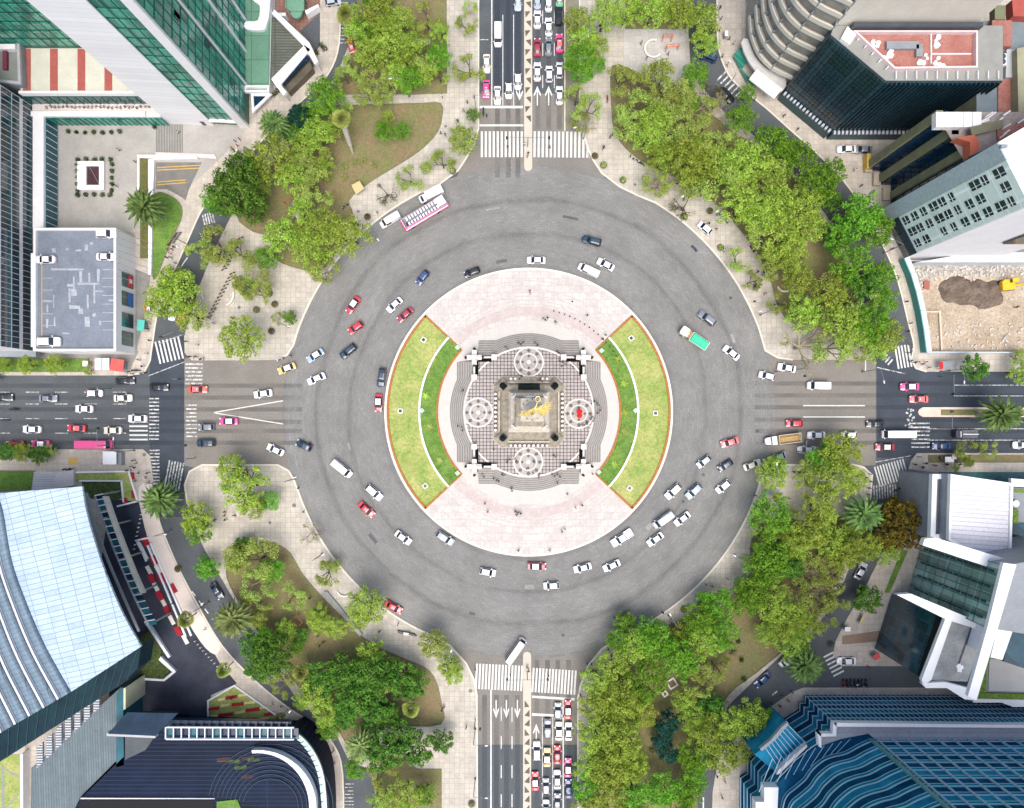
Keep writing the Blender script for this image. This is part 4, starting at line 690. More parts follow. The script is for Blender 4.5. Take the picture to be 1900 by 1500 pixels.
# ---- blue wave tower, lower right corner
t = bld('blue_wave_tower', 1520, 1300, 'blue glass office building with wavy floors and stepped terraces, bottom right'); Zp = 17.5; BG1 = glass('navy_tower_glass', (.004, .04, .095), .4, spec=.0, c2=(.012, .10, .20)); BG2 = glass('azure_tower_glass', (.01, .14, .26), .4, spec=.0, c2=(.03, .28, .45)); BG3 = glass('teal_tower_glass', (.006, .15, .23), .5, spec=.0, c2=(.02, .28, .38)); ws = M('pale_blue_edge', (.45, .64, .74), .5, .1); WBL = M('white_roof_edge', (.78, .78, .80), .5, .04)
def wig(pts): return pts
pod = [(1491, 1290), (1491, 1302), (1481, 1302), (1481, 1316), (1455, 1332), (1430, 1352), (1402, 1382), (1385, 1400), (1385, 1432), (1372, 1440), (1372, 1560), (1990, 1560), (1990, 1290)]; prism(t, 'podium_wall', G(*pod), 0, Zp-.2, BG1)
cc = Vector(W(1700, 1450))
for k in range(7):
    z_ = 1.2+k*2.55; q = inset(G(*pod[:6]+pod[6:]), -.2); P(t, 'floor_edge', MB().prism(q, z_, z_+.16), ws)
for k in range(6): z_ = 1.4+k*2.55+.05; q = inset(G(*pod), -.06); P(t, 'window_band', MB().prism(q, z_+.1, z_+2.2), BG2 if k % 2 else BG1)
e = [(1491, 1290), (1990, 1290)]; a_, b_ = W(1990, 1290), W(1491, 1290); mb = MB()
for j in range(60): x = b_[0]+j*(a_[0]-b_[0])/60; mb.box((x, b_[1]+.36, Zp/2), (.09, .12, Zp-1))
P(t, 'mullion_grid', mb, ws)
q = at(Zp+.6, (1546, 1342), (1990, 1347), (1990, 1380), (1630, 1378), (1612, 1362), (1560, 1372), (1520, 1386), (1518, 1362), (1546, 1360)); prism(t, 'metal_roof', q, Zp-.2, Zp+.5, tiled('ribbed_grey_roof', (.32, .33, .37), (.24, .25, .29), 30, 1.1, .07, var=.08)); 
for q in (((1546, 1341), (1990, 1346), (1990, 1351), (1551, 1348)), ((1546, 1341), (1552, 1341), (1551, 1366), (1544, 1366)), ((1517, 1361), (1548, 1361), (1548, 1366), (1523, 1367)), ((1517, 1361), (1523, 1361), (1524, 1388), (1519, 1385))): prism(t, 'white_parapet', at(Zp+1.6, *q), Zp+.3, Zp+1.7+.01*q[0][0] % .1, WBL)
for q in (((1418, 1461), (1444, 1461), (1440, 1560), (1418, 1560)), ((1402, 1488), (1418, 1488), (1418, 1560), (1402, 1560))): prism(t, 'white_roof_corner', at(Zp+1.4, *q), Zp-1, Zp+1.5, WBL)
for k in range(10): a = 1408+k*16; rslab(t, 'roof_glazing_bar', Zp-.2, Zp-.12+.001*k, ws, (a, 1470-k*8), (a+1, 1470-k*8), (a+26, 1408-k*4), (a+25, 1408-k*4))
# atrium bay: sloping glass with white struts
ba = [(1420, 1385), (1462, 1345), (1500, 1382), (1490, 1400), (1452, 1440), (1438, 1432), (1400, 1400)]; rslab(t, 'atrium_glass', 3, 14, BG2, *ba)
for k in range(9):
    u = k/8; a = (1462-42*u*1.0, 1345+42*u); b = (1498-46*u, 1382+54*u); P(t, 'glass_strut', MB().tube((*W(a[0], a[1], 14.2), 14.2), (*W(b[0], b[1], 14.2), 14.2), .1, .1, 4), ws)
P(t, 'white_fin', MB().prism(at(17, (1441, 1438), (1444, 1430), (1475, 1400), (1497, 1382), (1498, 1386), (1478, 1406), (1446, 1436)), 15.6, 17), M('pinkish_white', (.62, .58, .60))); P(t, 'grey_fin', MB().prism(at(16, (1410, 1390), (1430, 1374), (1450, 1350), (1462, 1340), (1463, 1345), (1440, 1372), (1414, 1394)), 15, 16), M('grey_fin_metal', (.30, .32, .36)))
# wavy floors: each storey is a full wavy slab, storeys stack to 70 m
wave = smooth([(1440, 1560), (1446, 1500), (1452, 1478), (1470, 1462), (1490, 1444), (1505, 1424), (1528, 1404), (1548, 1396), (1570, 1392), (1590, 1382), (1612, 1372)], 4)
wv0 = [W(x, y, Zp) for x, y in wave]; flr = 3.3; nF = 17
for k in range(nF):
    z_ = Zp+k*flr; ph = k*.55; pts = []
    for i, (x, y) in enumerate(wv0):
        u = i/(len(wv0)-1); off = .8*sin(u*7+ph*.3)*min(1, (1-u)*4); pts.append((x+off*.7, y+off*.7))
    back = [W(1990, 1372, Zp), W(1990, 1560, Zp)]; poly = pts+back
    P(t, 'window_band', MB().prism(inset(poly, .14), z_+.7, z_+flr-.02), (BG1, BG2, BG1)[k % 3]); P(t, 'balcony_band', MB().prism(poly, z_, z_+1.0), BG3); P(t, 'floor_edge', MB().prism(inset(poly, -.1), z_+1.0, z_+1.12), ws); P(t, 'lower_edge', MB().prism(inset(poly, -.08), z_+.02, z_+.1), ws)
mb = MB(); A_ = W(1625, 1372, Zp); B_ = W(1990, 1372, Zp)
for j in range(14): x = A_[0]+(B_[0]-A_[0])*j/13; mb.box((x, A_[1]+.2, Zp+27), (.14, .5, 54))
P(t, 'mullion_grid', mb, ws); mb = MB(); P(t, 'teal_seam', MB().box((W(1615, 0, Zp)[0], A_[1]+.1, Zp+27), (.8, .5, 54)), M('seam_teal', (.12, .30, .30)))
# ---- curved pale roof hall, lower left
t = bld('curved_roof_hall', 150, 1050, 'huge hall with pale blue curved metal roof at the lower left'); Zj = 26
PBR = tiled('pale_blue_metal_roof', (.33, .43, .55), (.15, .21, .29), 3.4, 1.15, .06, rot=R(-14), var=.1, c2=(.42, .51, .61), r=.55, spec=.3); SLR = tiled('slate_metal_roof', (.15, .21, .26), (.08, .12, .16), 4, 1.05, .06, rot=R(-20), var=.15, r=.45)
edge = smooth([(152, 903), (160, 950), (180, 1020), (200, 1075), (228, 1140), (262, 1200)], 4); left = smooth([(-6, 916), (6, 950), (22, 1040), (50, 1120), (85, 1200), (132, 1284)], 4)
zf = lambda x, y: Zj-2.2*((PXL(x*H/(H-Zj), y*H/(H-Zj))[0]-130)/130)**2 
def roofp(nm, P1, P2, mat, dz=0):
    n = len(P1); mb = MB(); vs = []; m = 10
    for i in range(n):
        for j in range(m+1):
            u = j/m; a, b = P1[i][0]+(P2[i][0]-P1[i][0])*u, P1[i][1]+(P2[i][1]-P1[i][1])*u; zz = Zj+dz-3*((u-.5)*2)**2*.3; vs.append((*W(a, b, zz), zz))
    b0 = len(vs); vs2 = [(x, y, z-.6) for x, y, z in vs]; fs = [(i*(m+1)+j, i*(m+1)+j+1, (i+1)*(m+1)+j+1, (i+1)*(m+1)+j) for i in range(n-1) for j in range(m)]
    fs2 = [tuple(b0+q for q in reversed(f)) for f in fs]; rim = [(i*(m+1), (i+1)*(m+1)) for i in range(n-1)]
    fs3 = [(b0+a, b0+b, b, a) for a, b in rim]+[(a+m, b+m, b0+b+m, b0+a+m) for a, b in rim]+[(j, j+1, b0+j+1, b0+j) for j in range(m)]+[((n-1)*(m+1)+j+1, (n-1)*(m+1)+j, b0+(n-1)*(m+1)+j, b0+(n-1)*(m+1)+j+1) for j in range(m)]
    mb.add(vs+vs2, fs+fs2+fs3); return P(t, nm, mb, mat)
roofp('pale_roof', left, edge, PBR)
L2 = [(x-52-10*i/20, y+3+i*1.6) for i, (x, y) in enumerate(left)]; L2w = [(x+47, y) for x, y in L2]
def par(c, dx0, dx1, w0): return [(x+dx0+(dx1-dx0)*i/(len(c)-1), y+(26*i/(len(c)-1) if dx0 < 0 else 0)) for i, (x, y) in enumerate(c)]
prev = left; 
for k in range(5):
    w1, w2 = (20, 6) if True else (0, 0); a = [(x-w1-.6, y+1+i*.55) for i, (x, y) in enumerate(prev)]; b = [(x-w2, y+i*.17) for i, (x, y) in enumerate(a)]; roofp('slate_roof_strip', a, prev, SLR, -.1); roofp('white_roof_rib', b, a, WMET, .1); prev = b
prism(t, 'hall_wall', G(*([(140, 915)]+[(x-14, y) for x, y in edge[2:-2]]+[(244, 1180), (-60, 1360), (-160, 1360), (-160, 935)])), 0, Zj-6, GRD)
# dark navy glass under the south eave, ribbed wall and beams
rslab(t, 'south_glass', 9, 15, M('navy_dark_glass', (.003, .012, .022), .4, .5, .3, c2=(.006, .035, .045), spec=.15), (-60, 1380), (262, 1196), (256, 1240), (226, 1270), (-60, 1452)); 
for k in range(16): u = k/15; a = (-20+275*u, 1372-165*u); b = (-20+255*u, 1428-165*u); P(t, 'glazing_bar', MB().tube((*W(a[0], a[1], 15.2), 15.2), (*W(b[0], b[1], 15.2), 15.2), .07, .07, 4), M('dark_bar', (.03, .08, .10)))
RBM = tiled('ribbed_metal_wall', (.12, .155, .17), (.07, .095, .105), .62, 60, .07, rot=R(-2), var=.15); rslab(t, 'ribbed_lower_roof', 0, 8, RBM, (58, 1425), (225, 1275), (228, 1400), (150, 1478), (110, 1560), (56, 1560))
for k in range(7): a, b = 68+k*17.5, 1428-k*17; rslab(t, 'louvre_bank', 8, 8.6, tiled('louvre_slats', (.55, .56, .60), (.12, .14, .16), 30, .62, .2, var=.05), (a, b-40+k*.2), (a+11, b-50), (a+11, b-12), (a, b-2))
rslab(t, 'corner_wall', 0, 9, TGL, (216, 1288), (228, 1275), (230, 1420), (216, 1424)); rslab(t, 'yellow_edge', 0, 9.3, M('pale_yellow', (.55, .55, .38)), (229, 1278), (233, 1276), (233, 1316), (229, 1318))
ground('side_lawn', [(-60, 1400), (48, 1400), (52, 1560), (-60, 1560)], .2, LAWN2, .1); P(t, 'white_edge_wall', MB().prism(G((50, 1392), (55, 1390), (56, 1560), (50, 1560)), 0, 2.5), WB)
for q in (((5, 1420), (9, 1420), (9, 1560), (5, 1560)), ((37, 1400), (41, 1400), (41, 1560), (37, 1560)), ((10, 1425), (36, 1440), (36, 1443), (10, 1428)), ((10, 1500), (36, 1472), (36, 1475), (10, 1503))): ground('grey_path', q, .23, GREY, .02)
# east canopy: two curved beams with rungs and glass panels
t = bld('glass_canopy', 220, 1060, 'curved steel and glass canopy along the edge of the pale roof', 'canopy'); zc = 11
c1 = smooth([(160, 915), (176, 975), (200, 1040), (230, 1110), (258, 1172)], 4); c2 = smooth([(176, 920), (196, 978), (220, 1040), (248, 1105), (276, 1160)], 4); c3 = smooth([(192, 921), (212, 978), (236, 1040), (262, 1100), (320, 1215)], 4)
for c_, wd in ((c1, .35), (c2, .3)):
    for i in range(len(c_)-1): P(t, 'beam', MB().tube((*W(*c_[i], zc), zc), (*W(*c_[i+1], zc), zc), wd, wd, 5), GREY)
for i in range(len(c3)-5): P(t, 'edge_beam', MB().prism([W(*c3[i], zc), W(*c3[i+1], zc), W(c3[i+1][0]+8, c3[i+1][1], zc), W(c3[i][0]+8, c3[i][1], zc)], zc-.5, zc+.5), M('beige_beam', (.45, .44, .40)))
for k in range(20):
    u = k/20*(len(c2)-1); i = int(u); f = u-i; a = (c2[i][0]+(c2[min(i+1, len(c2)-1)][0]-c2[i][0])*f, c2[i][1]+(c2[min(i+1, len(c2)-1)][1]-c2[i][1])*f); q = [(a[0]+1, a[1]), (a[0]+15, a[1]-3), (a[0]+19, a[1]+6), (a[0]+5, a[1]+9)]
    P(t, 'glass_panel', MB().prism(at(zc, *q), zc-.1, zc), TGL if k % 3 else BGD); P(t, 'rung', MB().tube((*W(a[0], a[1], zc), zc+.15), (*W(a[0]+16, a[1]-3, zc), zc+.15), .12, .12, 4), WMET)
for i in range(0, len(c2), 4): P(t, 'column', MB().tube((*W(*c2[i], zc), 0), (*W(*c2[i], zc), zc-.3), .25, .25, 8), GREY)
for q in (((275, 1148), (320, 1216), (316, 1219), (271, 1152)), ((302, 1216), (330, 1243), (325, 1246), (298, 1222))): P(t, 'pale_coping', MB().prism(G(*q), 0, 1.1), WB)
P(t, 'planting_wedge', MB().prism(G((262, 1180), (284, 1166), (302, 1198), (300, 1218), (318, 1240), (305, 1258), (258, 1256)), 0, .5), M('dark_groundcover', (.02, .04, .012), .95, .5, 1.5, c2=(.09, .12, .03), fine=.4)); P(t, 'coping', MB().prism(G((256, 1256), (305, 1259), (325, 1243), (328, 1246), (307, 1263), (256, 1260)), 0, .6), WB)
# planted frames at the top of the hall
t = bld('lawn_frame', 190, 895, 'white edged lawn with dark planting square beside the hall', 'planting bed'); P(t, 'lawn', MB().prism(G((143, 878), (242, 876), (258, 928), (230, 930), (225, 893), (143, 893)), 0, .3), LAWN2); P(t, 'dark_planting', MB().prism(G((152, 893), (226, 893), (229, 925), (200, 929), (170, 925), (158, 912)), 0, .35), M('dark_groundcover', (.02, .04, .012)))
for q in (((143, 875), (243, 873), (243, 876), (143, 878)), ((150, 891), (228, 891), (228, 893.5), (150, 893.5)), ((226, 892), (229, 892), (233, 932), (230, 932)), ((243, 876), (259, 929), (256, 931), (240, 877)), ((219, 938), (258, 928), (259, 931), (220, 941))): P(t, 'white_edging', MB().prism(G(*q), 0, .7), WB)
REDF = M('red_flowers', (.34, .015, .03), .9, .3, 2, fine=.3); WHF = M('white_flowers', (.70, .66, .58), .9, .1, 2, fine=.1); YELF = M('cream_flowers', (.62, .56, .26), .9, .2, 2, fine=.2)
t = bld('striped_flower_bed', 300, 1090, 'long bed of red and white flower squares beside the dark forecourt', 'flower bed')
for i, (a, b) in enumerate(((271, 1004), (287, 1040), (301, 1072), (283, 1073), (298, 1105), (322, 1100-10+2), (312, 1132), (332, 1170))):
    a_, b_ = a, b; c_, s_ = cos(R(62)), sin(R(62)); q = [(a_+c_*u-s_*v, b_+s_*u+c_*v) for u, v in ((-9, -5), (9, -5), (9, 5), (-9, 5))]; P(t, 'red_square', MB().prism(G(*q), 0, .5), REDF)
for i, (a, b) in enumerate(((262, 1014), (270, 1030), (278, 1058), (290, 1088), (305, 1118), (320, 1150), (345, 1186), (294, 1056))): c_, s_ = cos(R(62)), sin(R(62)); q = [(a+c_*u-s_*v, b+s_*u+c_*v) for u, v in ((-9, -3.5), (9, -3.5), (9, 3.5), (-9, 3.5))]; P(t, 'white_square', MB().prism(G(*q), 0, .46), WHF)
for pts_ in (((255, 1001), (278, 996), (279, 999), (256, 1004)), ((274, 1012), (277, 1011), (348, 1180), (345, 1182)), ((280, 1008), (283, 1007), (358, 1178), (355, 1180)), ((254, 1003), (257, 1002), (275, 1040), (272, 1042))): P(t, 'curb', MB().prism(G(*pts_), 0, .6), WB)
for k, (a, b) in enumerate(((246, 884), (249, 918), (234, 931))): P(t if False else t, 'red_square', MB().prism(G((a-4, b-7), (a+3, b-7), (a+5, b+6), (a-2, b+6)), .1, .55), REDF)
t = bld('flower_garden', 450, 1310, 'fan-shaped garden striped with red, cream and green planting, lower left', 'flower bed'); P(t, 'lawn', MB().prism(G((388, 1300), (436, 1272), (512, 1325), (515, 1337), (388, 1337)), 0, .25), LAWN2); parapet(t, G((386, 1299), (436, 1270), (514, 1325), (517, 1339), (386, 1339)), 0, .5, .35, WB, 'white_edging')
for i, (a, b, w_) in enumerate(((430, 1291, 20), (398, 1312, 20), (442, 1304, 22), (420, 1323, 26), (470, 1314, 26), (462, 1333, 28), (500, 1322, 18))): P(t, 'red_strip', MB().prism(G((a-w_/2, b+1), (a+w_/2, b-2), (a+w_/2, b+4), (a-w_/2, b+6.5)), .1, .45), REDF)
for i, (a, b, w_) in enumerate(((412, 1295, 14), (452, 1287, 18), (418, 1306, 16), (464, 1301, 20), (398, 1326, 14), (446, 1319, 18), (490, 1310, 14), (490, 1331, 18))): P(t, 'cream_strip', MB().prism(G((a-w_/2, b+1), (a+w_/2, b-2), (a+w_/2, b+3), (a-w_/2, b+5.5)), .1, .43), YELF)
# ---- dark auditorium building, bottom left
t = bld('dark_auditorium', 450, 1440, 'dark glass auditorium with rounded corner and white inner ring, bottom left'); za = 9; oc = smooth([(530, 1352), (560, 1368), (585, 1400), (600, 1440), (606, 1500), (606, 1560)], 4)
DST = tiled('dark_striped_deck', (.004, .009, .026), (.012, .026, .06), 60, 1.0, .1, var=.4, r=.55, spec=.12); rslab(t, 'deck_roof', 0, za, DST, *([(150, 1482), (232, 1402), (255, 1352), (530, 1366)]+oc[2:]+[(110, 1560)])); ocs = [W(x, y, 9.4) for x, y in oc]
for i in range(len(oc)-1): a, b = oc[i], oc[i+1]; P(t, 'green_glass_rim', MB().prism(at(9.8, a, b, (b[0]-9, b[1]+3), (a[0]-9, a[1]+5)), 9, 9.8), GPN); P(t, 'outer_rail', MB().tube((*W(*a, 9.9), 10), (*W(*b, 9.9), 10), .14, .14, 4), WMET)
ax, ay = W(500, 1500, 10)
for k in range(9):
    r0 = 6.6+k*1.05; mb = MB(); pts = [(ax+(r0+.16)*cos(R(a)), ay+(r0+.16)*sin(R(a))) for a in range(-20, 171, 10)]+[(ax+r0*cos(R(a)), ay+r0*sin(R(a))) for a in range(170, -21, -10)]; P(t, 'seating_ring', mb.prism(pts, 9.0, 9.25), M('ring_blue', (.02, .045, .08), .5, spec=.2))
mb = MB(); cxr, cyr = W(478, 1498, 11); pts = [(cxr+14.0*cos(R(a)), cyr+13.6*sin(R(a))) for a in range(-6, 97, 6)]+[(cxr+12.3*cos(R(a)), cyr+12.9*sin(R(a))) for a in range(96, -7, -6)]; P(t, 'white_ring', mb.prism(pts, 9.2, 11), WB)
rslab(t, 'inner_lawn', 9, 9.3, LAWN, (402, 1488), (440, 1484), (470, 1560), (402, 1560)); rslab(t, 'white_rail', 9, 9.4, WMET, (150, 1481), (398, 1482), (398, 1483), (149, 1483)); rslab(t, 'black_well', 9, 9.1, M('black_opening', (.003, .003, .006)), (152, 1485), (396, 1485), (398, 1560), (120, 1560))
rslab(t, 'entrance_canopy', 12.5, 13.5, M('charcoal_canopy', (.012, .03, .055), .6, .3, .3, spec=.15), (236, 1322), (330, 1324), (288, 1366), (200, 1362)); rslab(t, 'canopy_fascia', 11.5, 13, M('pale_fascia', (.40, .40, .41)), (198, 1360), (288, 1366), (288, 1370), (198, 1366)); rslab(t, 'link_roof', 9, 10.5, BGD, (300, 1336), (540, 1340), (540, 1356), (290, 1358))
rslab(t, 'dark_wall', 0, 11.4, DGREY, (232, 1362), (286, 1368), (270, 1392), (232, 1410))
for (y_, z_) in ((1349, 13), (1371, 13)): rslab(t, 'long_beam', z_-.5, z_, WMET, (308, y_), (545, y_+1), (545, y_+3), (308, y_+2.4))
for k in range(17): a = 306+k*14.6; rslab(t, 'cross_beam', 12.4, 12.8, WMET, (a, 1350), (a+1.6, 1350), (a+1.6, 1372), (a, 1372)); rslab(t, 'glass_bay', 11.6, 12, BGD if k % 3 else TGL, (a+2, 1352), (a+14, 1352), (a+14, 1370), (a+2, 1370))
for k in range(6): a = 320+k*44; P(t, 'post', MB().tube((*W(a, 1372, 12.4), 9), (*W(a, 1372, 12.4), 12.4), .15, .15, 6), WMET)
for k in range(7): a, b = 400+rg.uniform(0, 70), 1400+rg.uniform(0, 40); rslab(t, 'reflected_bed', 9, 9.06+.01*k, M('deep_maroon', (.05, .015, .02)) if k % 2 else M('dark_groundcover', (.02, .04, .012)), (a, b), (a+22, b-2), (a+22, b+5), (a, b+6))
# lower left top: hall entrance steps
t = bld('hall_steps', 95, 890, 'pale entrance steps at the top of the curved hall', 'steps')
for k in range(8): P(t, 'step', MB().prism(G((64, 876+k*4.5), (108, 876+k*4.5), (108, 880+k*4.5), (64, 880+k*4.5)), .1, .3+.12*k), M('step_pale', (.52, .52, .54)))
P(t, 'wall', MB().prism(G((108, 876), (142, 872), (142, 900), (108, 906)), .1, 1.2), M('pale_stone', (.55, .52, .5)))
# ---------------------------------------------------------------- stepped platform
def rect_r(a, hx, hy):
    c, s = abs(cos(a)), abs(sin(a)); return min(hx/c if c > 1e-6 else 1e9, hy/s if s > 1e-6 else 1e9)
STEPG = M('step_stone', (.20, .188, .172), .85, .12, .9, fine=.1); STEPE = M('step_edge_stone', (.31, .292, .27), .85, .08, .9)
nst = 14
for i in range(nst):
    t = i/(nst-1); Ra = 146-24*t; Bx = 133-30*t
    f = lambda a: max(Ra, rect_r(a, Bx, 93), rect_r(a, 93, Bx), rect_r(a, 97, 97))
    polar(f, .16+.1*i, .16+.1*(i+1), STEPE if i % 2 else STEPG, 'platform_step', 480)
PZ = .16+.1*nst
TILE = tiled('platform_tiles', (.36, .305, .29), (.07, .058, .055), .88, .88, .1, 0, var=.14, c2=(.40, .375, .34), cx=.3, cy=.2, smooth=.3)
polar(lambda a: max(119, rect_r(a, 96, 96)), PZ, PZ+.02, TILE, 'platform_paving', 480)
def ring(name, cx, cy, r0, r1, z0, z1, mat, n=48, parent=None):
    """flat ring, centre in photo px on the ground, radii in px"""
    x, y = W(cx, cy); mb = MB(); vs = []
    for rr_, z in ((r1, z0), (r1, z1), (r0, z1), (r0, z0)):
        for i in range(n): a = 2*pi*i/n; vs.append((x+rr_*SC*cos(a), y+rr_*SC*sin(a), z))
    fs = [(j*n+i, j*n+(i+1) % n, (j+1)*n+(i+1) % n, (j+1)*n+i) for j in range(3) for i in range(n)]
    mb.add(vs, fs); o = mb.build(name, mat, parent)
    if parent is None: o['kind'] = 'structure'
    return o
def onp(px, py, h):   # apparent pixel -> ground pixel for something at height h
    x, y = W(px, py, h); return PXL(x, y)
RINGW = M('inlay_white', (.72, .66, .62), .7, .06); INL = M('inlay_dark', (.12, .095, .085), .7, .2); INM = M('inlay_grey', (.36, .33, .30), .7, .2, 1.2)
ring('platform_edge_ring', 981, 765, 117.5, 120, PZ+.02, PZ+.06, RINGW, 120)
for q, (mx, my) in enumerate(((981, 673), (888, 766), (1073, 768), (980, 857))):
    x, y = W(mx, my); t = site('floor_medallion', mx, my, 'round inlaid paving rosette %s on the monument platform' % ('nearest the top steps', 'nearest the left steps', 'nearest the right steps', 'nearest the bottom steps')[q], 'paving rosette', 'paving rosettes round the column', 0)
    mb = MB(); mb.lathe((x, y, PZ+.02), [(27*SC, 0), (27*SC, .01)], 40); mb.build('disc', INM, t)
    ring('outer_ring', mx, my, 25.5, 27.5, PZ+.02, PZ+.05, RINGW, 40, t); ring('inner_ring', mx, my, 14.5, 16, PZ+.02, PZ+.045, RINGW, 32, t)
    mb = MB()
    for k in range(8):
        a = k*pi/4; MB().box((x+21*SC*cos(a), y+21*SC*sin(a), PZ+.035), (.8, .8, .03), pi/4+a).build('dark_inlay', INL, t)
    for k in range(4):
        a = k*pi/2; MB().box((x+11*SC*cos(a), y+11*SC*sin(a), PZ+.035), (.6, .6, .03), pi/4).build('dark_inlay', INL, t)
    mb = MB(); mb.lathe((x, y, PZ+.03), [(.5, 0), (.3, .05), (.1, .08)], 14); mb.build('boss', RINGW, t)
# corner balustrades with cross-shaped lamp pedestals
WST = M('white_balustrade_stone', (.60, .57, .53), .7, .06, .7, fine=.06); BRZ = M('dark_bronze', (.008, .014, .013), .6, .4, 1.5, spec=.15); BLK = M('matt_black', (.006, .006, .006), .9, .3, 1, spec=.1)
for q, (sx, sy, nm) in enumerate(((-1, 1, 'upper left'), (1, 1, 'upper right'), (-1, -1, 'lower left'), (1, -1, 'lower right'))):
    X = CX+sx*100*SC; Y = CY+sy*100*SC
    t = empty('balustrade', (X, Y, PZ-.7), 'white stone corner balustrade with lamp pedestal, %s of the monument platform' % nm, 'balustrade', 'corner balustrades of the platform'); t['wo'] = (X, Y, PZ-.7)
    mb = MB()
    for dx, dy in ((0, 0), (1, 0), (-1, 0), (0, 1), (0, -1)): mb.box((X+dx*1.25, Y+dy*1.25, PZ+.05+(0 if dx or dy else .3)), (1.2, 1.2, 1.5 if dx or dy else 2.1))
    mb.build('pedestal', WST, t)
    for dx, dy in ((sx*1.9, 0), (-sx*1.9, 0), (0, sy*1.9), (0, -sy*1.9)):
        if (dx*sx < 0) or (dy*sy < 0): pass
        mb = MB(); mb.lathe((X+dx*1.15, Y+dy*1.15, PZ-.6), [(.35, 0), (.3, .3), (.08, .4), (.07, 2.0), (.28, 2.1), (.26, 2.5), (.05, 2.6)], 8); mb.build('lamp', BRZ, t)
    for ax in (0, 1):
        dx, dy = (-sx, 0) if ax == 0 else (0, -sy)
        L_ = 30*SC; cx, cy = X+dx*(L_/2+.4), Y+dy*(L_/2+.4)
        mb = MB(); mb.box((cx, cy, PZ+1.0), (L_ if ax == 0 else .42, .42 if ax == 0 else L_, .16)); mb.build('rail', WST, t)
        mb = MB(); mb.box((cx, cy, PZ+.1), (L_ if ax == 0 else .5, .5 if ax == 0 else L_, .2)); mb.build('plinth', WST, t)
        n = 9
        for k in range(n):
            f = -L_/2+.3+(L_-.6)*k/(n-1); mb = MB(); mb.lathe((cx+(f if ax == 0 else 0), cy+(0 if ax == 0 else f), PZ+.2), [(.1, 0), (.14, .25), (.07, .5), (.1, .72)], 6); mb.build('baluster', WST, t)
        mb = MB(); e = L_+.9; mb.box((X+dx*e, Y+dy*e, PZ+.75), (1.15, 1.15, 1.5)); mb.box((X+dx*e, Y+dy*e, PZ+1.55), (1.35, 1.35, .12)); mb.build('end_post', WST, t)
        # low near-black slab along the inner side
        ox, oy = (0, -sy*.62) if ax == 0 else (-sx*.62, 0)
        mb = MB(); mb.box((X+dx*(e*.5+.1)+ox, Y+dy*(e*.5+.1)+oy, PZ+.2), ((e-1.6) if ax == 0 else .8, .8 if ax == 0 else (e-1.6), .4)); mb.build('black_slab', BLK, t)
# ---------------------------------------------------------------- the column
T = empty('victory_column', (CX, CY, PZ), 'tall stone victory column on its stepped base in the middle of the roundabout', 'monument'); T['wo'] = (CX, CY, PZ)
OLIVE = M('olive_stone', (.19, .17, .12), .8, .25, .9, c2=(.34, .30, .25), fine=.2); CREAMS = M('cream_stone', (.38, .34, .28), .75, .14, .9, c2=(.52, .47, .40), fine=.15); GOLD = M('gilded_bronze', (.80, .56, .20), .38, .45, 2.5, metal=.35, spec=.8)
MARB = M('white_marble', (.82, .80, .76), .55, .06)
def octo(hs, ch): return [(CX+a*SC, CY+b*SC) for a, b in ((hs, -hs+ch), (hs, hs-ch), (hs-ch, hs), (-hs+ch, hs), (-hs, hs-ch), (-hs, -hs+ch), (-hs+ch, -hs), (hs-ch, -hs))]
mb = MB(); mb.prism(octo(65, 15), PZ, PZ+.35); mb.build('lower_base', OLIVE, T)
mb = MB(); mb.prism(octo(66, 15.5), PZ, PZ+.3); mb.build('base_kerb', CREAMS, T)
z = PZ+.35
mb = MB()
for hs, z0, z1 in ((50, z, z+1.2), (48, z+1.2, z+1.5)): mb.prism([(CX+a*hs*SC, CY+b*hs*SC) for a, b in ((-1, -1), (1, -1), (1, 1), (-1, 1))], z0, z1)
mb.build('middle_base', OLIVE, T)
mb = MB()
for hs, z0, z1 in ((37, z+1.5, z+1.9), (34, z+1.9, z+3.6), (31, z+3.6, z+5.4), (33, z+5.4, z+5.8)):
    mb.prism([(CX+a*hs*SC, CY+b*hs*SC) for a, b in ((-1, -1), (1, -1), (1, 1), (-1, 1))], z0, z1)
mb.build('pedestal', CREAMS, T)
mb = MB()
for hs, z0, z1 in ((26, z+5.8, z+7.4), (21, z+7.4, z+9.4), (23, z+9.4, z+9.8)): mb.prism([(CX+a*hs*SC, CY+b*hs*SC) for a, b in ((-1, -1), (1, -1), (1, 1), (-1, 1))], z0, z1)
mb.build('upper_pedestal', OLIVE, T)
mb = MB(); prof = [(2.2, 0), (2.2, .5), (1.75, 1), (1.62, 8), (1.45, 24)]; mb.lathe((CX, CY, z+9.8), prof, 20); mb.build('shaft', CREAMS, T, smooth=True)
mb = MB(); mb.lathe((CX, CY, z+33.8), [(1.5, 0), (1.6, .5), (2.1, 1.6), (2.2, 2)], 20); mb.box((CX, CY, z+36.1), (4.6, 4.6, .6)); mb.lathe((CX, CY, z+36.4), [(1.5, 0), (1.5, .9), (.9, 1.4)], 16); mb.build('capital', CREAMS, T)
for k in range(12):
    a = k*pi/6; mb = MB(); mb.box((CX+2.1*cos(a), CY+2.1*sin(a), z+36.8), (.16, .16, .9), a); mb.build('railing_post', BRZ, T)
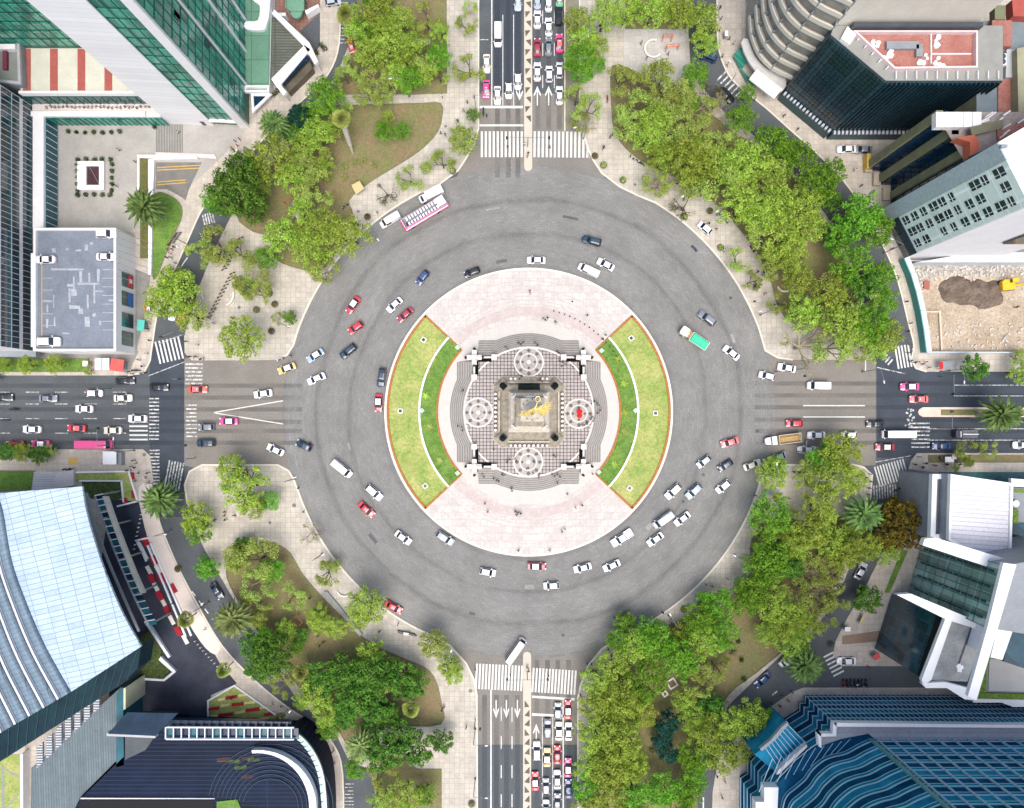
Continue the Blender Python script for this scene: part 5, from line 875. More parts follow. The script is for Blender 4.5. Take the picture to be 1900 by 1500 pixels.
# small white balls on the low base, a row along each side but the entrance
for side in range(4):
    if side != 1: a, b = ((61, 0), (0, 61), (-61, 0), (0, -61))[side]; P(T, 'dark_gap_strip', MB().box((CX+a*SC, CY+b*SC, z+.02), (.8, 72*SC, .06) if side != 3 else (72*SC, .8, .06)), INL)  # added dark strip: paints the dark gaps between the balls
    for k in range(9):
        if side == 1 and 1 < k < 7: continue
        f = -33+k*8.25; a, b = ((61, f), (f, 61), (-61, f), (f, -61))[side]
        mb = MB(); mb.lathe((CX+a*SC, CY+b*SC, z), [(.28, 0), (.16, .3), (.36, .55), (.40, .85), (.28, 1.1), (.08, 1.22)], 8); mb.build('bollard_post', MARB, T, smooth=True)
mb = MB()
for side in range(4):
    a, b = ((54.5, 0), (0, 54.5), (-54.5, 0), (0, -54.5))[side]; mb.box((CX+a*SC, CY+b*SC, z+.25), (.35, 76*SC, .5) if side in (0, 2) else (76*SC, .35, .5))
mb.build('inner_coping', CREAMS, T)
# seated bronze figures on turned pedestals
def figure(name, x, y, z, s, mat, ang, parent=None, seated=True):
    """robed figure as one skinned surface"""
    me = bpy.data.meshes.new(name)
    if seated: PT_ = [(0, 0, .75, .30), (0, 0, 1.15, .26), (0, .02, 1.45, .24), (0, .03, 1.62, .10), (0, .05, 1.82, .15), (-.16, .42, .72, .19), (-.2, .62, .12, .17), (.16, .42, .72, .19), (.2, .62, .12, .17), (-.42, .05, 1.38, .12), (-.55, .3, 1.1, .09), (.42, .05, 1.38, .12), (.55, .3, 1.1, .09)]; E = [(0, 1), (1, 2), (2, 3), (3, 4), (0, 5), (5, 6), (0, 7), (7, 8), (2, 9), (9, 10), (2, 11), (11, 12)]
    else: PT_ = [(0, 0, .9, .28), (0, 0, 1.3, .24), (0, 0, 1.5, .25), (0, 0, 1.68, .09), (0, .02, 1.84, .14), (-.12, 0, .4, .22), (-.14, 0, .03, .24), (.12, .1, .4, .2), (.14, .16, .03, .2), (-.4, 0, 1.42, .1), (-.5, .2, 1.05, .08), (.4, 0, 1.42, .1), (.62, .25, 1.25, .08)]; E = [(0, 1), (1, 2), (2, 3), (3, 4), (0, 5), (5, 6), (0, 7), (7, 8), (2, 9), (9, 10), (2, 11), (11, 12)]
    me.from_pydata([(p[0]*s, p[1]*s, p[2]*s) for p in PT_], E, []); o = bpy.data.objects.new('tmp', me); COL.objects.link(o)
    sk = o.modifiers.new('s', 'SKIN'); sv = me.skin_vertices[0].data
    for i, p in enumerate(PT_): sv[i].radius = (p[3]*s, p[3]*s)
    sv[0].use_root = True; ss = o.modifiers.new('u', 'SUBSURF'); ss.levels = 1
    dg = bpy.context.evaluated_depsgraph_get(); nm = bpy.data.meshes.new_from_object(o.evaluated_get(dg)); bpy.data.objects.remove(o)
    nm.name = name; nm.materials.clear(); nm.materials.append(mat); f = bpy.data.objects.new(name, nm); COL.objects.link(f)
    for p in nm.polygons: p.use_smooth = True
    if parent: f.parent = parent; wx = parent['wo']; f.location = (x-wx[0], y-wx[1], z-wx[2])
    else: f.location = (x, y, z)
    f.rotation_euler = (0, 0, ang); return f
for q, (a, b, nm) in enumerate(((-47, 47, 'upper left'), (47, 47, 'upper right'), (-47, -47, 'lower left'), (47, -47, 'lower right'))):
    x, y = CX+a*SC, CY+b*SC; mb = MB()
    mb.box((x, y, z+.5), (3.0, 3.0, 1.0), pi/4); mb.box((x, y, z+1.2), (2.4, 2.4, .4), pi/4); mb.build('figure_pedestal', OLIVE, T)
    f = figure('bronze_statue', x, y, z+1.4, 1.35, BRZ, atan2(b, a)-pi/2)
    tag(f, 'seated dark bronze figure on the %s corner of the monument base' % nm, 'statue', 'bronze corner figures')
    mb = MB(); mb.box((0, -.1, .45), (1.5, 1.3, .9)); mb.box((0, -.7, 1.0), (1.5, .25, 1.9)); mb.ball((0, .35, .75), .6, 8, 5, sq=(1.2, .9, .7)); c = mb.build('throne', BRZ, f); c.scale = (1, 1, 1)
# bronze lion and child group at the top side
LG = site('lion_group', 981, 719, 'long black bronze lion group on the top side of the column base', 'statue'); LG['wo'] = (CX, CY+46*SC, z+1.5)
LG.location = (CX, CY+46*SC, z+1.2); LG['wo'] = tuple(LG.location); lx, ly, lz = LG.location
mb = MB(); mb.box((lx, ly, lz+.25), (5.4, 1.6, .5)); mb.build('plinth', BRZ, LG)
me = bpy.data.meshes.new('lion'); PT_ = [(-1.6, 0, 1.2, .42), (-.6, 0, 1.15, .38), (.5, 0, 1.3, .46), (1.2, .05, 1.65, .5), (1.75, .1, 1.75, .34), (2.1, .1, 1.62, .2), (-1.7, .25, .6, .2), (-1.5, .3, .1, .14), (-1.7, -.25, .6, .2), (-1.4, -.3, .1, .14), (.8, .28, .7, .18), (.9, .3, .1, .15), (.9, -.28, .7, .18), (1.3, -.3, .1, .15), (-2.1, 0, 1.1, .08), (-2.5, .1, .6, .06)]
me.from_pydata([p[:3] for p in PT_], [(0, 1), (1, 2), (2, 3), (3, 4), (4, 5), (0, 6), (6, 7), (0, 8), (8, 9), (2, 10), (10, 11), (2, 12), (12, 13), (0, 14), (14, 15)], [])
o = bpy.data.objects.new('tmp', me); COL.objects.link(o); o.modifiers.new('s', 'SKIN'); sv = me.skin_vertices[0].data
for i, p in enumerate(PT_): sv[i].radius = (p[3], p[3])
sv[0].use_root = True; o.modifiers.new('u', 'SUBSURF').levels = 1
nm = bpy.data.meshes.new_from_object(o.evaluated_get(bpy.context.evaluated_depsgraph_get())); bpy.data.objects.remove(o); nm.materials.clear(); nm.materials.append(BRZ)
o = bpy.data.objects.new('lion', nm); COL.objects.link(o); o.parent = LG; o.location = (0, 0, .5)
figure('child_figure', lx+.2, ly+.55, lz+.5, .75, BRZ, 0, LG, False)
# white marble figures at the pedestal corners, and a group on the upper front
for q, (a, b, s_, nm) in enumerate(((-27, 27, 1.2, 'upper left'), (27, 27, 1.2, 'upper right'), (-27, -27, 1.3, 'lower left'), (27, -27, 1.3, 'lower right'))):
    f = figure('marble_statue', CX+a*SC, CY+b*SC, z+5.8, s_, MARB, atan2(b, a)-pi/2, None, False); tag(f, 'white marble figure standing on the %s corner of the column pedestal' % nm, 'statue', 'marble figures round the column')
for k, (a, b, nm) in enumerate(((-6, 25, 'in the middle left of the front group'), (6, 26, 'in the middle right of the front group'), (0, 24, 'central in the front group'))):
    f = figure('marble_statue', CX+a*SC, CY+b*SC, z+5.8, 1.15+.1*k, MARB, .3*k, None, k == 2); tag(f, 'white marble figure %s above the bronze lion' % nm, 'statue', 'marble figures round the column')
# gilded winged figure on top: body, two wings, wreath arm
AZ = z+37.8
A_ = empty('gold_angel_statue', (CX, CY, AZ), 'gilded winged victory statue with raised wreath on top of the column', 'statue'); A_['wo'] = (CX, CY, AZ); A_.scale = (.9, .9, .9)
me = bpy.data.meshes.new('body'); PT_ = [(0, 0, 2.6, .42), (0, 0, 3.6, .46), (0, .05, 4.3, .44), (0, .1, 4.75, .16), (.02, .18, 5.15, .27), (-.2, -.1, 1.5, .42), (-.25, -.2, .2, .38), (.2, .2, 1.5, .36), (.25, -.7, .5, .30), (.45, .25, 4.4, .2), (.75, .9, 4.7, .15), (.95, 1.6, 5.0, .12), (-.45, 0, 4.3, .2), (-.9, -.25, 3.7, .15), (-1.5, .1, 3.5, .11), (0, -.8, 1.6, .3), (-.1, -1.5, .6, .25)]
me.from_pydata([p[:3] for p in PT_], [(0, 1), (1, 2), (2, 3), (3, 4), (0, 5), (5, 6), (0, 7), (7, 8), (2, 9), (9, 10), (10, 11), (2, 12), (12, 13), (13, 14), (0, 15), (15, 16)], [])
o = bpy.data.objects.new('tmp', me); COL.objects.link(o); o.modifiers.new('s', 'SKIN'); sv = me.skin_vertices[0].data
for i, p in enumerate(PT_): sv[i].radius = (p[3], p[3])
sv[0].use_root = True; o.modifiers.new('u', 'SUBSURF').levels = 1
nm = bpy.data.meshes.new_from_object(o.evaluated_get(bpy.context.evaluated_depsgraph_get())); bpy.data.objects.remove(o); nm.materials.clear(); nm.materials.append(GOLD)
o = bpy.data.objects.new('body', nm); COL.objects.link(o); o.parent = A_
for s_ in (1, -1):
    mb = MB()
    for k in range(9):       # feathers fan out from the shoulder
        t = k/8; a = R(22-50*t) if s_ > 0 else R(205+28*t); L_ = (4.4-1.4*t) if s_ > 0 else (3.2-1.2*t)
        x0, y0, z0 = s_*.25, -.15, 4.1-.25*k*.3; x1, y1, z1 = x0+L_*cos(a), y0+L_*sin(a)+.25, 5.2-.45*k
        d = Vector((x1-x0, y1-y0, z1-z0)); u = d.cross(Vector((0, .3, 1))).normalized()*.24
        xm, ym, zm = x0+d.x*.6, y0+d.y*.6, z0+d.z*.6+.12
        vs = [(x0-u.x*.5, y0-u.y*.5, z0-u.z*.5), (xm-u.x*1.3, ym-u.y*1.3, zm-u.z*1.3), (x1, y1, z1), (xm+u.x*1.3, ym+u.y*1.3, zm+u.z*1.3), (x0+u.x*.5, y0+u.y*.5, z0+u.z*.5)]
        mb.add(vs+[(a_, b_, c_-.09) for a_, b_, c_ in vs], [(0, 1, 2, 3, 4), (9, 8, 7, 6, 5)]+[(i, 5+i, 5+(i+1) % 5, (i+1) % 5) for i in range(5)])
    mb.build('wing', GOLD, None).parent = A_
mb = MB()
for k in range(16):
    a, b = 2*pi*k/16, 2*pi*(k+1)/16; mb.tube((1.05+.55*cos(a), 2.2+.55*sin(a), 5.3), (1.05+.55*cos(b), 2.2+.55*sin(b), 5.3), .12, .12, 5)
mb.build('wreath', GOLD, None).parent = A_
# square flush lamps, stones and agaves on the lawns
SQF = M('lamp_frame_white', (.66, .66, .60), .6, .05); SQD = M('lamp_glass_dark', (.03, .04, .035), .2, .2)
for (x_, y_) in ((786, 631), (743, 763), (789, 902), (1171, 628), (1216, 767), (1168, 906)):
    a = atan2(765-y_, x_-981); t = site('ground_floodlight', x_, y_, None, 'floodlight', 'square floodlight boxes in the lawns', .2)
    mb = MB(); mb.box((*W(x_, y_, .2), .35), (1.25, 1.25, .3), a); mb.build('frame', SQF, t); mb = MB(); mb.box((*W(x_, y_, .2), .515), (.75, .75, .05), a); mb.build('lens', SQD, t)
    item(t, 'white framed square floodlight box set in the lawn', 'floodlight', x_, y_, 'island')
for (x_, y_) in ((849, 645), (1116, 651), (849, 878), (1111, 876), (783, 762), (1179, 762)):
    t = MB(); t.box((*W(x_, y_, .3), .4), (1.0, 1.0, .5), R(40)); t.lathe((*W(x_, y_, .3), .65), [(.3, 0), (.25, .12)], 8); o = t.build('utility_box', M('pale_green_metal', (.42, .55, .45), .6, .1), origin=(*W(x_, y_, .3), .2))
    item(o, 'pale green utility box at the edge of the island lawn', 'utility box', x_, y_, 'island', 'pale green boxes on the island')
# ================================================================ VEHICLES
PAINT = objcol('car_paint', .28, .8, mult=1.0); CGL = M('car_glass', (.012, .018, .024), .08, .3, spec=.9, coord='obj'); TYRE = M('tyre_rubber', (.015, .015, .016), .9, .2, coord='obj')
HLT = M('headlight_glass', (.6, .62, .65), .2, .05, coord='obj'); TLT = M('tail_light', (.35, .02, .02), .3, .1, coord='obj'); TRIMB = M('black_trim', (.02, .02, .022), .5, .2, coord='obj'); SILV = M('silver_metal', (.45, .46, .47), .35, .1, coord='obj', metal=.6)
def loft(ST, keep):
    """ST: stations (x, half sill, half belt, half roof, z belt, z top); returns MB of the faces chosen by keep(i, j)"""
    secs = []
    for x, ws, wb, wr, zb, zt in ST:
        h = [(ws, .30), (wb*.99, .48), (wb, (zb+.48)/2+.05), (wb*.955, zb), (wr, zt-.04), (wr*.55, zt+.02)]
        secs.append([(x, y, z) for y, z in h]+[(x, -y, z) for y, z in reversed(h)])
    m = 12; mb = MB(); vs = [p for s in secs for p in s]; fs = []
    for i in range(len(ST)-1):
        for j in range(m-1):
            if keep(i, j): fs.append((i*m+j, i*m+j+1, (i+1)*m+j+1, (i+1)*m+j))
    if keep('ends', 0):
        fs.append(tuple(range(m-1, -1, -1))); fs.append(tuple((len(ST)-1)*m+j for j in range(m)))
    mb.add(vs, fs); return mb
def car_proto(kind):
    if kind in ('sedan', 'taxi'): L, Wd, hz, roof = 4.5, 1.8, .84, 1.42; X = [(-2.25, .6, .62, .55, .66, .72), (-2.18, .78, .83, .7, .86, .93), (-1.62, .86, .9, .76, .92, .98), (-1.05, .88, .9, .64, .93, 1.38), (-.55, .88, .9, .63, .93, 1.45), (.15, .88, .9, .63, .92, 1.45), (.45, .88, .9, .64, .91, 1.38), (1.2, .88, .9, .76, .88, .94), (1.9, .85, .87, .7, .74, .82), (2.18, .74, .76, .6, .64, .70), (2.27, .5, .55, .4, .56, .60)]; rear = [2]; front = [6]; side = [3, 4, 5]
    elif kind == 'hatch': X = [(-1.95, .62, .68, .55, .8, .86), (-1.85, .8, .85, .66, .93, 1.0), (-1.4, .86, .88, .63, .95, 1.42), (-.8, .86, .88, .64, .95, 1.5), (.1, .86, .88, .64, .93, 1.5), (.42, .86, .88, .66, .92, 1.42), (1.1, .86, .88, .74, .88, .95), (1.65, .82, .84, .66, .76, .84), (1.9, .7, .72, .55, .64, .70), (1.97, .5, .52, .4, .56, .6)]; rear = [1]; front = [5]; side = [2, 3, 4]
    elif kind == 'suv': X = [(-2.3, .68, .74, .6, .9, .95), (-2.22, .85, .9, .72, 1.02, 1.15), (-1.85, .92, .95, .70, 1.06, 1.66), (-1.0, .93, .96, .71, 1.06, 1.76), (.1, .93, .96, .71, 1.05, 1.76), (.45, .93, .96, .72, 1.04, 1.66), (1.15, .92, .95, .80, 1.02, 1.10), (1.95, .9, .92, .76, .92, 1.0), (2.28, .78, .82, .62, .8, .85), (2.36, .6, .62, .5, .65, .7)]; rear = [1]; front = [5]; side = [2, 3, 4]
    elif kind == 'van': X = [(-2.75, .86, .9, .76, 1.1, 1.9), (-2.68, .93, .97, .83, 1.15, 2.1), (-1.5, .94, .98, .84, 1.15, 2.15), (.0, .94, .98, .84, 1.15, 2.15), (1.05, .94, .98, .82, 1.15, 2.1), (1.35, .94, .98, .80, 1.13, 1.98), (1.95, .93, .96, .82, 1.1, 1.2), (2.45, .88, .9, .74, .95, 1.05), (2.72, .74, .76, .6, .75, .82)]; rear = []; front = [5]; side = [3, 4]
    elif kind == 'minibus': X = [(-3.9, .9, .95, .8, 1.3, 2.3), (-3.8, .98, 1.02, .88, 1.3, 2.55), (-1.5, .98, 1.02, .88, 1.3, 2.6), (1.0, .98, 1.02, .88, 1.3, 2.6), (2.9, .98, 1.02, .86, 1.3, 2.5), (3.2, .98, 1.02, .84, 1.28, 2.35), (3.75, .96, 1.0, .84, 1.15, 1.4), (4.0, .84, .88, .7, .9, 1.0)]; rear = [0]; front = [5]; side = [1, 2, 3, 4]
    elif kind == 'pickup': X = [(-1.0, .9, .92, .70, 1.0, 1.5), (-.85, .92, .94, .70, 1.02, 1.72), (.1, .92, .94, .70, 1.02, 1.76), (.55, .92, .94, .71, 1.0, 1.66), (1.2, .92, .94, .8, 1.0, 1.08), (2.2, .9, .92, .74, .92, 1.0), (2.6, .78, .8, .6, .8, .86)]; rear = [0]; front = [3]; side = [1, 2]
    glassf = set(); 
    def isglass(i, j): return (i in side and j in (3, 7)) or (i in front and j in (4, 5, 6)) or (i in rear and j in (4, 5, 6))
    t = empty('car', (0, 0, 0)); out = {}
    if kind == 'minibus': X = X
    mb = loft(X, lambda i, j: True if i == 'ends' else (not isglass(i, j) and j != 11)); b = mb.build('body', PAINT, smooth=False); b.parent = t
    mbf = lambda S_: loft(X, lambda i, j: False if i == 'ends' else (i in S_[0] and j in S_[1])).build(S_[2], CGL)
    for S_ in ((front, (4, 5, 6), 'windscreen'), (rear, (4, 5, 6), 'rear_window'), (side, (3,), 'side_window'), (side, (7,), 'side_window')):
        if S_[0]: o = mbf(S_); o.parent = t
    xf, xr = X[-1][0], X[0][0]; wb = .86 if kind in ('sedan', 'taxi', 'hatch') else .92
    for sx in ((xf-.95), (xr+.85 if kind != 'pickup' else -1.75)):
        for sy in (1, -1):
            m2 = MB(); m2.tube((sx, sy*(wb+.03), .33), (sx, sy*(wb-.2), .33), .33, .33, 10); o = m2.build('wheel', TYRE); o.parent = t
    for sy in (1, -1):
        m2 = MB(); m2.box((xf-.2, sy*.62, .74 if kind != 'minibus' else .95), (.34, .32, .12), sy*-.25); m2.build('headlight', HLT).parent = t
        m2 = MB(); m2.box(((xr if kind != 'pickup' else -2.75)+.05, sy*.66, .86), (.12, .26, .16)); m2.build('tail_light', TLT).parent = t
        zz = X[front[0]+1][4]+.05; m2 = MB(); m2.box((X[front[0]+1][0]-.25, sy*(wb+.16), zz), (.16, .26, .14)); m2.build('wing_mirror', PAINT).parent = t
    if kind == 'pickup':
        m2 = MB(); m2.box((-1.9, 0, .55), (1.85, 1.8, .12)); m2.box((-1.9, .88, .8), (1.85, .1, .5)); m2.box((-1.9, -.88, .8), (1.85, .1, .5)); m2.box((-2.8, 0, .8), (.08, 1.8, .5)); m2.build('cargo_bed', PAINT).parent = t
    if kind == 'taxi':
        m2 = MB(); k_ = [3, 4, 5, 6]; 
        pts = [(X[i][0], X[i][3]*.98) for i in k_]+[(X[i][0], -X[i][3]*.98) for i in reversed(k_)]
        m2.prism(pts, 1.43, 1.475); o = m2.build('roof_panel', PAINT); o.parent = t
        m2 = MB(); m2.box((.1, 0, 1.56), (.2, .5, .14)); m2.build('roof_sign', HLT).parent = t
    return t
PROT = {}
USED = set()
COLS = {'white': (.80, .80, .82), 'black': (.012, .014, .018), 'dark blue': (.018, .04, .075), 'blue': (.03, .07, .20), 'red': (.55, .025, .045), 'dark red': (.33, .03, .05), 'pink': (.75, .07, .26), 'silver': (.42, .45, .49), 'grey': (.18, .2, .23), 'light blue': (.36, .47, .60),
        'cream': (.70, .66, .54), 'orange red': (.62, .10, .05), 'yellow': (.68, .5, .16), 'green': (.1, .45, .22), 'salmon': (.72, .16, .16)}
NAMES = {'sedan': ('parked_car', 'saloon car'), 'taxi': ('taxi', 'taxi'), 'hatch': ('hatchback', 'hatchback'), 'suv': ('suv', 'SUV'), 'van': ('van', 'van'), 'minibus': ('minibus', 'minibus'), 'pickup': ('pickup_truck', 'pickup truck')}
def car(px, py, ang, kind='sedan', col='white', roof=None, z=.012, sc=1.0, extra='', grp=None):
    if kind not in PROT: PROT[kind] = car_proto(kind)
    p = PROT[kind]; nm, cat = NAMES[kind]
    if nm == 'parked_car': nm = 'saloon_car'
    x, y = W(px, py, z+.8 if z < 1 else z); c = COLS[col]; j = random.uniform(.9, 1.05)
    if kind not in USED: t = p; USED.add(kind); ch = list(p.children)
    else:
        t = p.copy(); COL.objects.link(t); ch = []
        for q in p.children:
            n = q.copy(); COL.objects.link(n); n.parent = t; ch.append(n)
    t.name = nm; t.location = (x, y, z); t.rotation_euler = (0, 0, R(ang)); t.scale = (sc*1.04*random.uniform(.97, 1.03), sc*random.uniform(1.0, 1.06), random.uniform(.96, 1.03))
    for q in ch:
        q.color = (*(v*j for v in c), 1)
        if roof and q.name.startswith('roof_panel'): q.color = (*COLS[roof], 1)
    look = (extra+' ' if extra else '')+(col+' and '+roof if roof else col)+' '+cat
    fam = 'car'; item(t, look, 'van' if kind == 'van' else ('car' if kind in ('sedan', 'hatch', 'suv') else cat), px, py, fam, grp or 'vehicles in the traffic')
    return t
CARS = """995 483 180 sedan white|1092 502 155 van white|1124 491 154 sedan white|1098 447 166 suv dark_blue|876 505 200 hatch black|784 515 232 hatch blue|732 566 222 sedan white|752 584 222 sedan dark_red|655 566 235 taxi red white|660 608 215 hatch red|646 652 218 suv dark_blue|585 660 212 taxi light_blue white|532 684 200 taxi yellow white|587 703 204 sedan white|488 731 190 sedan white|708 701 262 suv dark_blue|702 748 270 taxi red white
635 870 -38 van white|694 914 -42 suv white|680 946 -42 sedan red|748 998 -36 sedan white|826 999 -32 suv silver|905 1062 -12 hatch white|996 1051 0 taxi dark_red white|1023 1087 184 hatch white|1081 1054 196 sedan white|1135 1050 206 sedan white|1216 1001 214 sedan white|1230 965 216 van silver|1266 963 218 sedan white|1249 912 222 suv white|1287 912 224 suv light_blue|1306 857 216 hatch silver|1346 864 212 hatch dark_blue|1342 903 218 hatch white|1396 863 20 sedan cream|1354 821 198 sedan salmon
564 827 155 hatch dark_blue|511 835 156 sedan white|1357 655 140 sedan white|1312 591 145 suv grey|1423 698 166 hatch white|1460 683 168 sedan white|1518 716 180 van white|730 1127 -28 sedan red|1515 808 180 sedan white|1575 808 180 hatch white|1497 835 180 sedan white|1444 848 200 sedan grey|1474 786 180 hatch red|1625 787 180 sedan black|1642 830 180 taxi dark_red cream|1747 828 180 sedan blue|1897 826 180 sedan white|1688 718 180 taxi pink white|1705 741 180 taxi salmon
424 782 180 taxi pink white|383 793 180 hatch grey|382 822 180 suv dark_blue|367 723 0 taxi orange_red salmon|295 719 0 sedan black|232 707 0 sedan black|228 739 0 sedan cream|175 730 0 hatch white|89 740 0 sedan grey|6 738 0 sedan black|156 759 180 sedan white|255 777 180 sedan white|59 797 180 sedan white|142 795 180 taxi red salmon|209 799 180 sedan cream|28 825 180 sedan red|75 824 180 taxi pink white|338 590 70 hatch salmon|320 578 -100 sedan white|402 1097 -58 sedan dark_blue
961 2 270 sedan light_blue|961 151 270 hatch white|944 168 270 hatch white|923 177 270 sedan white|902 165 270 taxi pink|903 118 270 taxi cream white|997 36 90 sedan white|1018 50 90 taxi white white|1037 30 90 suv black|997 0 90 sedan light_blue|1018 5 90 sedan white|1038 -4 90 taxi green white|997 88 90 sedan dark_red|1018 87 90 sedan grey|1038 80 90 taxi pink salmon|997 133 90 sedan white|1019 137 90 hatch white|1038 130 90 hatch white|1038 177 90 sedan white
1035 1320 90 hatch silver|1054 1317 90 taxi red white|1016 1352 90 suv grey|1037 1357 90 taxi cream white|1055 1358 90 sedan white|996 1394 90 suv white|1015 1406 90 taxi yellow white|1034 1401 90 sedan red|1054 1425 90 taxi pink white|993 1450 90 taxi red white|1013 1460 90 hatch silver|1034 1447 90 sedan white|1055 1464 90 sedan blue|1034 1490 90 sedan grey|1013 1500 90 hatch white
1571 277 180 sedan white|1601 278 180 sedan grey|1348 177 -45 suv black|1313 105 160 suv blue|1597 1060 62 sedan silver|1571 1227 180 sedan white|1415 1262 -140 sedan blue|1308 423 140 hatch white|651 84 -70 hatch red|618 3 10 hatch silver"""
for row in CARS.replace('\n', '|').split('|'):
    f = row.split(); car(int(f[0]), int(f[1]), float(f[2])+random.uniform(-1.5, 1.5), f[3], f[4].replace('_', ' '), f[5].replace('_', ' ') if len(f) > 5 else None)
car(924, 66, 270, 'van', 'white', sc=1.02); car(1153, 999, 213, 'pickup', 'white', sc=1.08); car(1666, 806, 180, 'minibus', 'white'); car(176, 825, 0, 'minibus', 'pink', sc=1.1); car(957, 1207, 55, 'minibus', 'white', sc=.85); car(724, 409, 211, 'van', 'white', sc=.98); car(1460, 1225, -140, 'van', 'white', sc=.8)
for (x_, y_, a_, c_) in ((200, 436, 0, 'white'), (200, 478, 0, 'white'), (88, 483, 180, 'white'), (94, 635, 0, 'white')): car(x_, y_, a_, 'suv' if y_ in (436, 635) else 'sedan', c_, z=8.37, sc=1.0 if y_ != 635 else 1.15, grp='cars on the car park roof')
# parts on one-off vehicles share this: a root with children in local metres
def rig(name, px, py, ang, look, cat, zz=.012, h=1.5):
    x, y = W(px, py, h); t = empty(name, (x, y, zz), rz=R(ang)); item(t, look, cat, px, py, 'car'); return t
def sub(t, nm, mb, mat, col=None, smooth=False):
    o = mb.build(nm, mat, smooth=smooth); o.parent = t
    if col: o.color = (*col, 1)
    return o
def wheels(t, xs, y, r=.5):
    for x in xs:
        for s in (1, -1): sub(t, 'wheel', MB().tube((x, s*y, r), (x, s*(y-.3), r), r, r, 12), TYRE)
PNK = (.72, .06, .20)
# open-top sightseeing bus
t = rig('tour_bus', 786, 393, 211, 'open-topped pink double-decker tour bus with rows of white seats', 'bus', h=3.4)
sub(t, 'lower_body', MB().box((0, 0, 1.4), (12.6, 2.5, 2.1)).box((6.1, 0, 1.2), (.5, 2.3, 1.6)), PAINT, PNK); sub(t, 'upper_deck_floor', MB().box((-.3, 0, 2.52), (12.2, 2.44, .12)), M('deck_grey', (.17, .19, .22), .7, .15, coord='obj'))
for s in (1, -1):
    sub(t, 'side_panel', MB().box((-.1, s*1.2, 3.0), (11.8, .1, .85)), PAINT, PNK if s > 0 else (.75, .55, .62)); sub(t, 'side_window', MB().box((0, s*1.262, 1.75), (10.6, .03, .8)), CGL)
    sub(t, 'handrail', MB().box((-.1, s*1.2, 3.5), (11.8, .08, .06)), SILV)
sub(t, 'pink_stripe', MB().box((0, 1.32, 2.7), (12.4, .22, .5)), PAINT, (.8, .08, .3)); sub(t, 'white_stripe', MB().box((0, 1.5, 2.35), (12.2, .2, .3)), PAINT, (.8, .75, .77))
sub(t, 'front_screen', MB().box((5.95, 0, 3.1), (.15, 2.3, 1.0)), PAINT, (.75, .6, .68)); sub(t, 'windscreen', MB().box((6.36, 0, 1.8), (.04, 2.0, 1.0)), CGL); sub(t, 'rear_canopy', MB().box((-4.9, 0, 3.9), (2.2, 2.3, .1)), PAINT, (.7, .72, .72))
for x in (-3.9, -5.9):
    for s in (1, -1): sub(t, 'canopy_post', MB().tube((x, s*1.1, 2.6), (x, s*1.1, 3.9), .05), SILV)
WSEAT = M('white_seat', (.72, .70, .72), .6, .05, coord='obj')
for i in range(11):
    for s in (1, -1):
        x = 4.6-i*.82; sub(t, 'seat', MB().box((x, s*.66, 2.95), (.42, .85, .12)).box((x-.2, s*.66, 3.25), (.1, .85, .55)), WSEAT)
wheels(t, (4.2, -3.4), 1.26); sub(t, 'stairwell', MB().box((4.9, .4, 2.62), (.9, .9, .1)), TRIMB)
# white box truck beside it
t = rig('box_truck', 799, 360, 206, 'white box truck parked by the kerb under tree', 'truck', h=2.4)
sub(t, 'cargo_box', MB().box((-.9, 0, 1.75), (4.6, 2.1, 2.1)), PAINT, (.8, .79, .8)); sub(t, 'cab', MB().prism([(1.5, -.95), (2.9, -.95), (3.15, -.6), (3.15, .6), (2.9, .95), (1.5, .95)], .4, 1.75), PAINT, (.8, .8, .8)); sub(t, 'windscreen', MB().box((2.5, 0, 1.78), (.7, 1.5, .1), 0, 0, .3), CGL); wheels(t, (2.2, -2.0), 1.0, .42)
for s in (1, -1): sub(t, 'wing_mirror', MB().box((2.5, s*1.12, 1.5), (.12, .25, .3)), TRIMB)
# tarp truck
t = rig('lorry', 1288, 627, 146, 'lorry with cream cab and bright green tarpaulin over its load', 'lorry', h=2)
sub(t, 'cab', MB().prism([(2.1, -1.1), (3.6, -1.1), (3.9, -.8), (3.9, .8), (3.6, 1.1), (2.1, 1.1)], .6, 2.4), PAINT, (.72, .68, .6)); sub(t, 'windscreen', MB().box((3.88, 0, 1.9), (.06, 1.8, .7)), CGL)
sub(t, 'bonnet', MB().box((3.4, .1, 2.46), (.9, 1.5, .1)), PAINT, (.8, .78, .74)); sub(t, 'chassis', MB().box((0, 0, .75), (7.4, .9, .3)), TRIMB); sub(t, 'tool_rack', MB().box((1.4, 0, 1.6), (.9, 1.9, 1.0)).box((1.5, -.6, 2.3), (.5, .5, .5)), M('rust_load', (.34, .22, .12), .9, .5, 2, coord='obj'))
sub(t, 'water_tank', MB().tube((1.9, -1.0, 2.1), (1.9, 1.0, 2.1), .35, .35, 10), PAINT, (.7, .55, .4)); TARP = M('green_tarp', (.04, .50, .27), .6, .18, 1.2, coord='obj', bump=.4)
sub(t, 'cargo_body', MB().box((-1.6, 0, 1.45), (4.9, 2.4, 1.2)), PAINT, (.6, .62, .6)); sub(t, 'tarpaulin', MB().prism([(-3.9, -1.12), (.7, -1.12), (.7, 1.12), (-3.9, 1.12)], 2.06, 2.45, top=[(-3.7, -.8), (.5, -.8), (.5, .8), (-3.7, .8)]), TARP)
wheels(t, (3.0, -2.2, -3.2), 1.1, .5)
